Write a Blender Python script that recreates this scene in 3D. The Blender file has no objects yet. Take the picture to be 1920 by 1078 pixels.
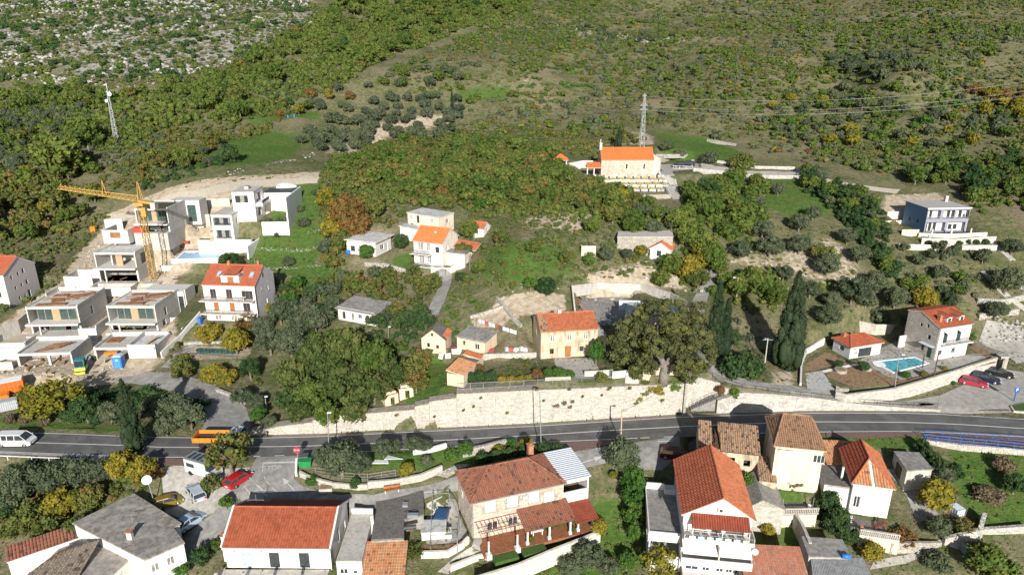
import bpy,bmesh,math,random
import numpy as np
from math import radians,sin,cos,pi,sqrt,atan2
from mathutils import Vector,Matrix
# camera, sky, sun, exposure
SC=bpy.context.scene
TH=radians(19.0);F=1280.0;H=56.0
ST,CT=sin(TH),cos(TH)
cam=bpy.data.cameras.new('camera');camo=bpy.data.objects.new('camera',cam)
SC.collection.objects.link(camo)
cam.sensor_width=36.0;cam.lens=36.0*F/1920.0
cam.clip_start=1.0;cam.clip_end=4000.0
camo.location=(0,0,H);camo.rotation_euler=(radians(90)-TH,0,0)
SC.camera=camo
SUN_EL=radians(23.0);SUN_AZ=radians(-5.0)
W=bpy.data.worlds.new('World');SC.world=W;W.use_nodes=True
wn=W.node_tree.nodes;wl=W.node_tree.links
sky=wn.new('ShaderNodeTexSky');sky.sky_type='NISHITA';sky.sun_disc=False
sky.sun_elevation=SUN_EL;sky.sun_rotation=radians(180)+SUN_AZ
wn['Background'].inputs['Strength'].default_value=0.058
wl.new(sky.outputs[0],wn['Background'].inputs['Color'])
sl=bpy.data.lights.new('sun','SUN');sl.energy=4.5;sl.angle=radians(0.5);sl.color=(1.0,0.955,0.88)
so=bpy.data.objects.new('sun',sl);SC.collection.objects.link(so)
sd=Vector((sin(SUN_AZ)*cos(SUN_EL),cos(SUN_AZ)*cos(SUN_EL),-sin(SUN_EL)))
so.rotation_euler=sd.to_track_quat('-Z','Y').to_euler()
SC.view_settings.view_transform='Standard';SC.view_settings.look='None'
SC.view_settings.gamma=1.0;SC.view_settings.use_curve_mapping=False
SC.view_settings.exposure=0.72
SC.render.engine='CYCLES'
SC.cycles.max_bounces=5;SC.cycles.diffuse_bounces=3;SC.cycles.glossy_bounces=2
SC.cycles.transmission_bounces=3;SC.cycles.transparent_max_bounces=6
SC.cycles.use_denoising=True
# helpers: pixels of the photo -> places
rng=random.Random(7);NR=np.random.default_rng(11)
def ray(px,py):
 a=(px-960)/F;b=(py-539)/F
 return Vector((a,CT-b*ST,-(ST+b*CT)))
CAM=Vector((0,0,H))
def P(px,py,z=0.0):
 r=ray(px,py);return CAM+r*((z-H)/r.z)
def zat(p,py):
 b=(py-539)/F
 return H-p[1]*(ST+b*CT)/(CT-b*ST)
def dep(p):return p[1]*CT+(H-p[2])*ST
def mpp(p):return dep(p)/F
def pix(p):
 d=dep(p);return(960+p[0]/d*F,539+((H-p[2])*CT-p[1]*ST)/d*F)
 # terrain heights
class TPS:
 def __init__(s,pts):
  p=np.array(pts,float);s.c=p[:,:2]/100.0;n=len(p)
  r2=((s.c[:,None]-s.c[None])**2).sum(-1)
  K=0.5*r2*np.log(r2+1e-12);K[np.arange(n),np.arange(n)]=2e-4
  A=np.zeros((n+3,n+3));A[:n,:n]=K;A[:n,n]=1;A[:n,n+1:]=s.c;A[n,:n]=1;A[n+1:,:n]=s.c.T
  s.w=np.linalg.solve(A,np.concatenate([p[:,2],np.zeros(3)]))
 def __call__(s,X,Y):
  q=np.stack([X,Y],-1)/100.0;n=len(s.c)
  out=np.full(X.shape,s.w[n])+q[...,0]*s.w[n+1]+q[...,1]*s.w[n+2]
  for i in range(n):
   r2=(q[...,0]-s.c[i,0])**2+(q[...,1]-s.c[i,1])**2
   out+=s.w[i]*0.5*r2*np.log(r2+1e-12)
  return out
def A3(l):return[tuple(P(x,y,z)) for x,y,z in l]
LOW=A3([(0,806,0),(300,818,0),(615,814,0),(860,803,0),(1160,786,0),(1400,775,0),(1700,771,0),(1920,783,0),(-400,800,0),(2300,805,0),(0,850,0),(300,862,0),(600,855,0),(1005,833,0),(1228,824,0),(1545,813,0),(1700,812,0),(1920,822,0),(-300,848,0),(2200,838,0),(520,885,-.5),(470,930,-1.6),(400,990,-3.4),(340,1050,-5),(420,900,-.9),(330,890,-.8),(300,950,-3),(620,915,-1.8),(760,935,-2.3),(640,870,0.2),(760,860,0.3),(640,895,-.6),(800,905,-1.7),(900,870,-.8),(1050,862,-.5),(1150,850,-.2),(830,975,-4),(780,1030,-5),(880,1015,-5),(1000,1000,-5),(1000,1050,-7),(1130,960,-4.5),(1180,900,-2),(1220,850,-.3),(1215,960,-4.5),(1225,1060,-7),(1430,1000,-5.5),(1470,960,-4),(1600,980,-5),(100,880,-1.2),(0,880,-1.3),(100,960,-4.5),(0,1000,-6),(100,1060,-7),(-300,950,-5),(-300,1100,-9),(600,1078,-5),(960,1150,-9),(300,1150,-8),(1400,1150,-8.5),(1800,1150,-9),(1700,860,-1.2),(1850,860,-1.2),(1860,930,-3),(1860,1000,-5),(1860,1060,-6.5),(1720,980,-4.5),(1650,1030,-6),(2200,900,-2.5),(2200,1060,-6)])
UP=A3([(-400,800,0),(0,805,.2),(300,812,.2),(450,812,.2),(530,803,.6),(615,784,1.9),(720,776,2.6),(806,760,3.7),(860,738,5.4),(1000,731,5.9),(1100,725,6.2),(1275,716,6.4),(1340,738,3.3),(1400,728,4.0),(1500,741,2.6),(1620,756,1.0),(1750,766,.2),(1920,772,.2),(2300,790,.2),(100,770,.5),(280,740,.6),(400,760,.5),(430,730,.9),(330,705,1.6),(480,740,1.0),(150,700,1.6),(0,720,1.4),(250,690,1.9),(60,640,2.6),(240,640,3.2),(400,655,3),(460,640,3.2),(420,600,6.4),(520,600,6.2),(120,600,3.6),(300,570,5.6),(30,600,5),(0,560,8),(215,525,8),(288,527,8.5),(130,520,8.6),(420,480,11.5),(350,440,14),(250,420,15),(480,410,18),(380,385,20),(220,390,17.5),(480,345,23.5),(580,335,24.5),(300,375,20.5),(560,480,12),(560,540,8.6),(540,400,18.5),(600,620,6),(650,700,4),(560,750,1.7),(700,600,7),(720,680,4.4),(800,700,4.8),(700,480,13.6),(800,490,13.2),(860,455,16),(810,415,19),(640,430,17),(820,560,9.5),(850,510,12),(820,640,6.2),(890,640,6.2),(940,700,5.9),(960,600,9.8),(960,520,14.6),(960,460,18.6),(1010,410,21),(1060,672,6.5),(1180,600,8.0),(1240,690,6.4),(1250,560,9.6),(1060,545,12.2),(1200,480,15.5),(1180,440,18.5),(1300,640,6.6),(1290,530,11),(1320,600,8),(1330,690,5.8),(1400,640,5.4),(1380,560,9.4),(1420,660,4.6),(1380,470,14.8),(1440,400,19.5),(1300,430,18.8),(1180,335,24.4),(1290,316,25.3),(1240,370,21.5),(1100,370,21.5),(1060,300,26.5),(1200,276,29),(1350,320,24.8),(1500,325,24.2),(1600,350,22.6),(1700,360,22),(1560,450,15.6),(1600,540,9.6),(1480,540,10),(1550,500,12.5),(1500,650,4),(1600,610,6),(1700,660,2.4),(1650,690,2),(1800,660,1.8),(1840,640,2),(1830,740,.6),(1900,660,1.6),(1920,600,5),(1760,437,17),(1700,470,14.2),(1850,440,17),(1750,540,9.6),(1850,530,10.4),(1920,500,12.6),(1900,400,20),(1560,300,26.5),(1750,300,27),(1900,300,27),(960,320,26),(700,330,24.5),(860,360,23),(0,440,15),(100,380,18.5),(0,330,22),(100,300,25.5),(220,265,30),(400,280,28.6),(520,260,30),(640,240,31.5),(800,220,33.5),(1000,200,36),(1200,200,37),(1400,200,38),(1600,200,37),(1800,200,38),(0,220,33),(-300,300,26),(2250,350,24),(-300,500,12),(2250,600,8),(2250,500,12),(1350,290,27.2),(1340,265,29)])
def hillz(x,y):pass
for d,py in((262,150),(300,98),(350,45),(405,0)):
 b=(py-539)/F
 for fx in(-1.3,-1,-.75,-.5,-.25,0,.25,.5,.75,1,1.3):
  dd=d*(1+.08*sin(fx*4+1))*(1+(.05 if fx<-.3 else 0))
  UP.append((fx*.75*dd,dd*(CT-b*ST),H-dd*(ST+b*CT)))
for fx in(-500,-300,-100,100,300,500):
 UP.append((fx,560,128+8*sin(fx/90.)));UP.append((fx,760,150+10*sin(fx/70.)))
tlow,tup=TPS(LOW),TPS(UP)
DIV=np.array([P(x,y,0)[:2] for x,y in[(-900,790),(0,804),(265,815),(468,817),(530,815),(618,814),(695,807),(771,808),(880,800),(1020,793),(1121,787),(1200,781),(1275,778),(1337,773.5),(1440,772),(1615,769.5),(1763,771),(1920,779),(2600,800)]])
def seg_dist(X,Y,poly,closed=False):
 n=len(poly);best=np.full(X.shape,1e18)
 for i in range(n if closed else n-1):
  a=poly[i];b=poly[(i+1)%n];d=b-a;L=d@d+1e-12
  t=np.clip(((X-a[0])*d[0]+(Y-a[1])*d[1])/L,0,1)
  best=np.minimum(best,(X-a[0]-t*d[0])**2+(Y-a[1]-t*d[1])**2)
 return np.sqrt(best)
def inside(X,Y,poly):
 c=np.zeros(X.shape,bool);n=len(poly)
 for i in range(n):
  a=poly[i];b=poly[i-1]
  c^=((a[1]>Y)!=(b[1]>Y))&(X<(b[0]-a[0])*(Y-a[1])/(b[1]-a[1]+1e-12)+a[0])
 return c
def divy(X):return np.interp(X,DIV[:,0],DIV[:,1])
def vnoise(X,Y,s,seed):
 x=X/s+seed*17.31;y=Y/s+seed*9.77
 xi=np.floor(x);yi=np.floor(y);fx=x-xi;fy=y-yi
 fx=fx*fx*(3-2*fx);fy=fy*fy*(3-2*fy)
 def h(a,b):v=np.sin(a*127.1+b*311.7+seed*74.7)*43758.5453;return v-np.floor(v)
 return(h(xi,yi)*(1-fx)+h(xi+1,yi)*fx)*(1-fy)+(h(xi,yi+1)*(1-fx)+h(xi+1,yi+1)*fx)*fy
PADS=[]
STEP=0.7
def Tn(X,Y):
 X=np.asarray(X,float);Y=np.asarray(Y,float)
 up=(Y-divy(X))>=STEP
 amp=np.clip((Y-165)/80,0,1)
 z=np.where(up,tup(X,Y),tlow(X,Y))+amp*((vnoise(X,Y,14,1)-.5)*2.4+(vnoise(X,Y,5,2)-.5)*.9+(vnoise(X,Y,45,3)-.5)*6)+(vnoise(X,Y,3,4)-.5)*.16
 for poly,h,w,side in PADS:
  m=((X>poly[:,0].min()-w)&(X<poly[:,0].max()+w)&(Y>poly[:,1].min()-w)&(Y<poly[:,1].max()+w))
  if side=='low':m&=~up
  if side=='up':m&=up
  if not m.any():continue
  x,y=X[m],Y[m]
  d=np.where(inside(x,y,poly),0,seg_dist(x,y,poly,True));k=np.clip(1-d/w,0,1);k=k*k*(3-2*k)
  z[m]=z[m]*(1-k)+h*k
 return z
def T(x,y):return float(Tn(np.array([x]),np.array([y]))[0])
TS=np.concatenate([np.arange(60,240,.6),np.arange(240,620,2.0)])
def G(px,py,up=0.0):
 """where the line of sight through a photo pixel meets the ground (or a level 'up' metres above it)"""
 r=ray(px,py);X=r.x*TS;Y=r.y*TS;Z=H+r.z*TS
 g=Z-(Tn(X,Y)+up)
 k=np.argmax(g<=0) if(g<=0).any() else len(TS)-1
 if k==0:t=TS[0]
 else:
  a,b=TS[k-1],TS[k];ga,gb=g[k-1],g[k];t=a+(b-a)*ga/(ga-gb+1e-9)
 return Vector((r.x*t,r.y*t,H+r.z*t-up))
def pad(pix_or_pts,z,w=2.5,side='',world=False):
 poly=np.array([p[:2] for p in pix_or_pts] if world else[P(x,y,z)[:2] for x,y in pix_or_pts],float)
 PADS.append((poly,z,w,side))
 # objects
def link(o,parent=None):
 SC.collection.objects.link(o)
 if parent is not None:o.parent=parent
 return o
def tag(o,label=None,cat=None,group=None,kind=None):
 if label:o['label']=label
 if cat:o['category']=cat
 if group:o['group']=group
 if kind:o['kind']=kind
 return o
def empty(name,loc,rz=0,label=None,cat=None,group=None):
 o=bpy.data.objects.new(name,None);o.location=loc;o.rotation_euler=(0,0,rz);o.empty_display_size=.5
 link(o);return tag(o,label,cat,group)
class MB:
 """collects shapes, then links them as ONE mesh object"""
 def __init__(s):s.v=[];s.f=[];s.t=[];s.tint=0.5;s.use=False
 def add(s,vs,fs):
  n=len(s.v);s.v+=[tuple(q) for q in vs];s.f+=[tuple(n+i for i in f) for f in fs];s.t+=[s.tint]*len(fs);return s
 def box(s,x0,y0,z0,x1,y1,z1,c=None):
  v=[(x0,y0,z0),(x1,y0,z0),(x1,y1,z0),(x0,y1,z0),(x0,y0,z1),(x1,y0,z1),(x1,y1,z1),(x0,y1,z1)]
  return s.add(v,[(3,2,1,0),(4,5,6,7),(0,1,5,4),(1,2,6,5),(2,3,7,6),(3,0,4,7)])
 def bar(s,a,b,w,h=None,up=(0,0,1)):
  a=Vector(a);b=Vector(b);h=h or w;d=(b-a).normalized();u=Vector(up)
  if abs(d.dot(u))>.95:u=Vector((1,0,0))
  x=d.cross(u).normalized()*(w/2);y=x.cross(d).normalized()*(h/2)
  v=[a-x-y,a+x-y,a+x+y,a-x+y,b-x-y,b+x-y,b+x+y,b-x+y]
  return s.add(v,[(0,1,2,3),(7,6,5,4),(4,5,1,0),(5,6,2,1),(6,7,3,2),(7,4,0,3)])
 def cyl(s,a,b,r0,r1=None,n=8,cap=True):
  a=Vector(a);b=Vector(b);r1=r0 if r1 is None else r1;d=(b-a).normalized()
  u=d.orthogonal().normalized();w=d.cross(u);v=[]
  for p,r in((a,r0),(b,r1)):
   for i in range(n):t=2*pi*i/n;v.append(p+u*(cos(t)*r)+w*(sin(t)*r))
  f=[(i,(i+1)%n,n+(i+1)%n,n+i) for i in range(n)]
  if cap:f+=[tuple(range(n-1,-1,-1)),tuple(range(n,2*n))]
  return s.add(v,f)
 def prism(s,pts,z0,z1):
  n=len(pts);v=[(p[0],p[1],z0) for p in pts]+[(p[0],p[1],z1) for p in pts]
  a=sum(pts[i-1][0]*pts[i][1]-pts[i][0]*pts[i-1][1] for i in range(n))
  f=[(i,(i+1)%n,n+(i+1)%n,n+i) for i in range(n)]+[tuple(range(n-1,-1,-1)),tuple(range(n,2*n))]
  if a<0:f=[q[::-1] for q in f]
  return s.add(v,f)
 def quad(s,*p):return s.add(p,[tuple(range(len(p)))])
 def sweep(s,pts,w,z0=0,z1=.3,closed=False):
  """a wall of width w along world points; heights are added to each point's z"""
  n=len(pts);L=[];R=[]
  for i,p in enumerate(pts):
   a=Vector(pts[max(i-1,0)]);b=Vector(pts[min(i+1,n-1)]);d=(b-a);d.z=0;d.normalize();k=Vector((-d.y,d.x,0))*(w/2)
   L.append(Vector(p)+k);R.append(Vector(p)-k)
  v=[]
  for i in range(n):
   for q,zz in((L[i],z0),(R[i],z0),(R[i],z1),(L[i],z1)):v.append((q.x,q.y,q.z+zz))
  f=[]
  for i in range(n-1):
   a=4*i;b=a+4
   f+=[(a,a+1,b+1,b),(a+1,a+2,b+2,b+1),(a+2,a+3,b+3,b+2),(a+3,a,b,b+3)]
  f+=[(3,2,1,0),(4*n-4,4*n-3,4*n-2,4*n-1)]
  return s.add(v,f)
 def mesh(s,name,mat,smooth=False):
  me=bpy.data.meshes.new(name);me.from_pydata(s.v,[],s.f);me.materials.append(mat)
  if s.use:
   a=me.attributes.new('tint','FLOAT','FACE');a.data.foreach_set('value',np.array(s.t,np.float32))
  if smooth:me.polygons.foreach_set('use_smooth',[True]*len(me.polygons))
  me.update();return me
 def obj(s,name,mat,parent=None,smooth=False,kind=None,loc=None):
  if not s.v:return None
  o=link(bpy.data.objects.new(name,s.mesh(name,mat,smooth)),parent)
  if kind:o['kind']=kind
  if loc is not None:o.location=loc
  return o
def np_mesh(name,V,Fq,mats,tint=None,midx=None,nv=4):
 """a mesh from arrays: V (n,3), Fq (m,nv)"""
 me=bpy.data.meshes.new(name);V=np.asarray(V,np.float32);Fq=np.asarray(Fq,np.int32)
 me.vertices.add(len(V));me.vertices.foreach_set('co',V.ravel())
 me.loops.add(Fq.size);me.loops.foreach_set('vertex_index',Fq.ravel())
 me.polygons.add(len(Fq));me.polygons.foreach_set('loop_start',np.arange(0,Fq.size,nv,dtype=np.int32))
 for m in(mats if isinstance(mats,(list,tuple)) else[mats]):me.materials.append(m)
 if midx is not None:me.polygons.foreach_set('material_index',np.asarray(midx,np.int32))
 me.update(calc_edges=True);me.validate()
 if tint is not None:
  a=me.attributes.new('tint','FLOAT','FACE');a.data.foreach_set('value',np.asarray(tint,np.float32))
 return me
 # materials
MATS={}
class NB:
 def __init__(s,name):
  s.m=bpy.data.materials.new(name);s.m.use_nodes=True;s.n=s.m.node_tree.nodes;s.l=s.m.node_tree.links;s.b=s.n['Principled BSDF']
  s.pos=s.n.new('ShaderNodeNewGeometry').outputs['Position'];s.oc=s.n.new('ShaderNodeTexCoord').outputs['Object']
 def set(s,i,v):
  s.l.new(v,i) if hasattr(v,'links') else setattr(i,'default_value',v)
 def noise(s,scale,detail=3,vec=None,rough=.6):
  n=s.n.new('ShaderNodeTexNoise');s.l.new(vec or s.pos,n.inputs['Vector']);n.inputs['Scale'].default_value=scale;n.inputs['Detail'].default_value=detail;n.inputs['Roughness'].default_value=rough
  return n.outputs['Fac']
 def scalev(s,v,sc):
  n=s.n.new('ShaderNodeVectorMath');n.operation='MULTIPLY';s.l.new(v,n.inputs[0]);n.inputs[1].default_value=sc;return n.outputs[0]
 def vor(s,scale,feat='F1',vec=None,out='Distance'):
  n=s.n.new('ShaderNodeTexVoronoi');n.feature=feat;s.l.new(vec or s.pos,n.inputs['Vector']);n.inputs['Scale'].default_value=scale;return n.outputs[out]
 def ramp(s,f,a,b,lo=0.,hi=1.):
  n=s.n.new('ShaderNodeMapRange');n.interpolation_type='SMOOTHSTEP';s.set(n.inputs[0],f);n.inputs[1].default_value=a;n.inputs[2].default_value=b;n.inputs[3].default_value=lo;n.inputs[4].default_value=hi;return n.outputs[0]
 def math(s,op,a,b=0.):
  n=s.n.new('ShaderNodeMath');n.operation=op;s.set(n.inputs[0],a);s.set(n.inputs[1],b);return n.outputs[0]
 def mix(s,f,a,b,mode='MIX'):
  n=s.n.new('ShaderNodeMix');n.data_type='RGBA';n.blend_type=mode;s.set(n.inputs[0],f)
  for i,v in((6,a),(7,b)):
   if hasattr(v,'links'):s.l.new(v,n.inputs[i])
   else:n.inputs[i].default_value=(v[0],v[1],v[2],1)
  return n.outputs[2]
 def attr(s,name):
  n=s.n.new('ShaderNodeAttribute');n.attribute_name=name;return n.outputs['Fac']
 def rnd(s):return s.n.new('ShaderNodeObjectInfo').outputs['Random']
 def bump(s,h,k,dist=.05):
  n=s.n.new('ShaderNodeBump');n.inputs['Strength'].default_value=k;n.inputs['Distance'].default_value=dist;s.l.new(h,n.inputs['Height']);s.l.new(n.outputs[0],s.b.inputs['Normal'])
 def done(s,col,rough=.8,metal=0.,spec=.3):
  s.set(s.b.inputs['Base Color'],col if hasattr(col,'links') else(col[0],col[1],col[2],1));s.set(s.b.inputs['Roughness'],rough)
  s.b.inputs['Metallic'].default_value=metal;s.b.inputs['Specular IOR Level'].default_value=spec;return s.m
def plain(name,c,rough=.7,metal=0.,var=.12,scale=3.,dirt=0.,dirtc=(.12,.10,.08),spec=.3,bump=0.):
 """paint, plaster, concrete: two octaves of unevenness and blotchy dirt"""
 if name in MATS:return MATS[name]
 b=NB(name);n=b.noise(scale,5);n2=b.noise(scale*.17,3)
 lo=tuple(x*(1-var) for x in c);hi=tuple(min(.95,x*(1+var)) for x in c)
 col=b.mix(b.ramp(n,.3,.7),lo,hi)
 if dirt:
  st=b.noise(1.0,4,b.scalev(b.pos,(1.6,1.6,.35)))
  col=b.mix(b.math('MULTIPLY',b.ramp(b.math('ADD',st,b.math('MULTIPLY',n2,.5)),.68,.95),dirt),col,dirtc)
 if bump:b.bump(b.noise(scale*6,3),bump,.03)
 MATS[name]=b.done(col,rough,metal,spec);return MATS[name]
def stone_mat(name,c1,c2,mortar,sc=(1.9,1.9,3.2),bump=.6):
 b=NB(name);v=b.scalev(b.pos,sc);wob=b.noise(6,2)
 cell=b.vor(1,'F1',v,'Color');edge=b.vor(1,'DISTANCE_TO_EDGE',v)
 g=b.n.new('ShaderNodeSeparateColor');b.l.new(cell,g.inputs[0])
 col=b.mix(g.outputs[0],c1,c2);col=b.mix(b.ramp(b.noise(.5,4),.35,.75,0,.45),col,tuple(x*.72 for x in c1));col=b.mix(b.ramp(wob,.4,.75,0,.25),col,(.1,.09,.07))
 e=b.ramp(edge,.01,.07);col=b.mix(e,mortar,col)
 b.bump(b.math('ADD',e,b.math('MULTIPLY',g.outputs[1],.8)),bump,.06)
 MATS[name]=b.done(col,.9);return MATS[name]
def block_mat(name,c1,c2,stain=(.16,.14,.11)):
 """dressed stone that already has its joints as geometry: colour per block from the attribute"""
 b=NB(name);t=b.attr('tint');col=b.mix(t,c1,c2)
 st=b.noise(.45,5,b.scalev(b.pos,(1.3,1.3,.6)));col=b.mix(b.ramp(st,.55,.8,0,.5),col,stain)
 n=b.noise(9,4);col=b.mix(b.ramp(n,.45,.8,0,.3),col,tuple(x*.5 for x in c1));b.bump(n,.4,.04)
 MATS[name]=b.done(col,.9);return MATS[name]
def tile_mat(name,c1,c2,c3,moss=0.):
 b=NB(name);t=b.attr('tint');col=b.mix(b.ramp(t,0,.75),c1,c2);col=b.mix(b.ramp(t,.8,1.),col,c3)
 n=b.noise(.6,4);n2=b.noise(7,3);col=b.mix(b.ramp(n,.48,.75,0,.45+moss*.25),col,tuple(x*.62 for x in c1));col=b.mix(b.ramp(b.noise(2.3,4),.58,.75,0,.3),col,(.17,.15,.12))
 if moss:col=b.mix(b.ramp(b.math('MULTIPLY',n2,b.math('ADD',t,.5)),.42,.7,0,moss),col,(.06,.055,.04))
 MATS[name]=b.done(col,.85);return MATS[name]
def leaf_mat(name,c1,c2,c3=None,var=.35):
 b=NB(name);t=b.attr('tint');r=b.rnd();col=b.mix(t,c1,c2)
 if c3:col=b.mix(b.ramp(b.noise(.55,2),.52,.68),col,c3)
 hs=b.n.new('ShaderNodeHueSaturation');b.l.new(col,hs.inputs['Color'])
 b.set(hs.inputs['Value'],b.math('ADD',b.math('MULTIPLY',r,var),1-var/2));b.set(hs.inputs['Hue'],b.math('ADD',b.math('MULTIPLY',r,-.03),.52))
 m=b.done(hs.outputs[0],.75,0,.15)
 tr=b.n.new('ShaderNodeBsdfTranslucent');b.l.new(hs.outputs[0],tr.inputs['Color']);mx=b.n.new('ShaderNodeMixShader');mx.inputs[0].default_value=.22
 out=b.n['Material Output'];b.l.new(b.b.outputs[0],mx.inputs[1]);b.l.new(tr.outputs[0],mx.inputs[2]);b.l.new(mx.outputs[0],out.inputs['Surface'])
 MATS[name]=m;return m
white=plain('white plaster',(.62,.61,.59),.85,var=.06,dirt=.42,dirtc=(.42,.39,.34))
cream=plain('cream plaster',(.60,.53,.42),.88,var=.08,dirt=.35,dirtc=(.34,.28,.2))
oldpl=plain('weathered ochre plaster',(.52,.43,.31),.92,var=.18,dirt=.75,dirtc=(.17,.14,.1),scale=1.4,bump=.3)
pinkpl=plain('pale peach plaster',(.62,.5,.37),.9,var=.1,dirt=.4,dirtc=(.3,.24,.17))
bluepl=plain('steel blue paint',(.15,.25,.40),.8,var=.06)
lilacpl=plain('grey violet front',(.24,.25,.31),.8,var=.06)
conc=plain('pale concrete',(.46,.44,.40),.9,var=.14,dirt=.4,dirtc=(.24,.22,.19),bump=.2)
concd=plain('grey concrete',(.27,.26,.245),.92,var=.2,dirt=.55,dirtc=(.11,.1,.09),scale=1.6,bump=.25)
concf=plain('fresh cast concrete',(.53,.52,.495),.9,var=.1,dirt=.3,dirtc=(.3,.28,.25))
bitum=plain('bitumen roofing',(.15,.14,.13),.92,var=.25,dirt=.4,dirtc=(.06,.055,.05))
roofw=plain('pale roof membrane',(.52,.52,.51),.85,var=.12,dirt=.6,dirtc=(.2,.18,.16),scale=.8)
def asphalt(name,c):
 b=NB(name);n=b.noise(.5,5);f=b.noise(14,3);v=b.scalev(b.pos,(.16,.3,.3));cell=b.vor(1,'F1',v,'Color');g=b.n.new('ShaderNodeSeparateColor');b.l.new(cell,g.inputs[0])
 col=b.mix(b.ramp(n,.3,.7),tuple(x*.8 for x in c),tuple(x*1.25 for x in c));col=b.mix(b.ramp(g.outputs[0],.62,.64,0,.35),col,tuple(x*.62 for x in c));col=b.mix(b.ramp(f,.5,.8,0,.4),col,tuple(x*1.6 for x in c))
 w=b.scalev(b.pos,(.35,.35,.35));col=b.mix(b.ramp(b.vor(1,'DISTANCE_TO_EDGE',w),.004,.014,.55,0),col,tuple(x*.4 for x in c));b.bump(f,.3,.01)
 MATS[name]=b.done(col,.92);return MATS[name]
asph=asphalt('worn asphalt',(.115,.114,.112))
paintf=plain('faded road paint',(.38,.38,.37),.85,var=.2,scale=5)
lane=plain('pale lane asphalt',(.235,.23,.22),.93,var=.2,scale=.9,dirt=.35,dirtc=(.1,.095,.09))
pave=plain('concrete paving',(.36,.345,.315),.92,var=.16,scale=1.5,dirt=.3)
redpv=plain('red pavement',(.17,.11,.095),.92,var=.2)
paint=plain('road paint',(.58,.58,.57),.8,var=.12,scale=6)
glass=plain('dark window glass',(.035,.045,.05),.08,var=.3,spec=.6)
glassb=plain('curtained window glass',(.24,.24,.23),.15,var=.4,scale=2,spec=.6)
wood=plain('orange brown wood',(.30,.12,.045),.7,var=.2)
woodd=plain('dark brown wood',(.09,.055,.035),.75,var=.25)
plank=plain('rusty formwork ply',(.27,.13,.06),.85,var=.35,scale=1.2,dirt=.4)
green=plain('dark green paint',(.03,.06,.05),.6)
steel=plain('galvanised steel',(.42,.43,.44),.5,.6)
dkst=plain('dark iron',(.06,.06,.065),.6,.3)
rust=plain('rust red iron',(.22,.06,.04),.7,.1)
yellow=plain('crane yellow paint',(.40,.25,.07),.55)
brick=plain('hollow clay block',(.50,.27,.16),.9,var=.15)
bark=plain('grey brown bark',(.16,.135,.11),.95,var=.3,bump=.5)
soil=plain('ploughed soil',(.26,.17,.10),.98,var=.25,scale=3,bump=.7)
whitep=plain('white paint',(.78,.78,.77),.5,var=.03)
bluep=plain('bright blue paint',(.03,.16,.5),.5)
redp=plain('red paint',(.45,.03,.03),.4)
rockm=plain('white limestone',(.34,.335,.32),.95,var=.3,scale=.9,dirt=.7,dirtc=(.15,.14,.11),bump=.7)
stonew=stone_mat('pale rubble stone',(.36,.33,.285),(.48,.45,.39),(.21,.19,.165))
stoneg=stone_mat('grey rubble stone',(.40,.37,.33),(.52,.49,.44),(.27,.25,.22))
drys=stone_mat('dry stone',(.40,.38,.34),(.56,.54,.50),(.13,.12,.1),(2.4,2.4,3.4),1.)
blockm=block_mat('dressed limestone block',(.36,.335,.29),(.53,.50,.445))
blockc=block_mat('coursed white stone',(.33,.31,.28),(.55,.525,.475))
blockh=block_mat('pinkish house stone',(.38,.315,.245),(.57,.50,.42))
t_red=tile_mat('red clay tile',(.29,.075,.036),(.35,.10,.05),(.26,.066,.034))
t_org=tile_mat('orange clay tile',(.37,.115,.05),(.45,.155,.075),(.31,.105,.055))
t_house=tile_mat('brown red clay tile',(.25,.095,.06),(.34,.14,.085),(.13,.06,.045),.6)
t_brn=tile_mat('tan brown clay tile',(.28,.16,.095),(.37,.22,.13),(.2,.11,.07),.3)
t_old=tile_mat('old mottled clay tile',(.30,.19,.12),(.48,.31,.2),(.16,.12,.09),.75)
t_mix=tile_mat('patched orange clay tile',(.46,.19,.09),(.56,.32,.17),(.32,.15,.09),.3)
t_maroon=tile_mat('maroon roof tone',(.24,.055,.03),(.28,.07,.04),(.24,.06,.03))  # awnings and porches; also painted shade on the white house back slopes
L=leaf_mat
lf_oak=L('oak leaves',(.055,.092,.017),(.125,.165,.036),(.145,.148,.034))
lf_grn=L('fresh green leaves',(.042,.098,.016),(.10,.175,.036))
lf_olv=L('olive leaves',(.062,.08,.043),(.125,.148,.084))
lf_drk=L('dark evergreen leaves',(.026,.056,.02),(.072,.118,.036))
lf_cyp=L('cypress leaves',(.024,.042,.02),(.05,.078,.036),var=.2)
lf_yel=L('yellowing leaves',(.17,.15,.02),(.28,.22,.03),(.1,.12,.02))
lf_rus=L('rust brown leaves',(.13,.075,.025),(.22,.12,.04),(.12,.11,.03))
lf_mix=L('turning leaves',(.075,.095,.022),(.145,.165,.045),(.18,.115,.036))
lf_big=L('olive brown leaves',(.06,.07,.026),(.135,.145,.055),(.15,.15,.04))
lf_wal=L('walnut leaves',(.045,.07,.018),(.105,.13,.036),(.12,.12,.04))
lf_brn=L('dry brown twigs',(.12,.09,.055),(.2,.155,.1))
lf_scr=L('scrub leaves',(.07,.1,.028),(.145,.17,.055),(.185,.15,.066))
lf_pnk=L('magenta flowers',(.25,.05,.17),(.4,.12,.3))
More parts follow.
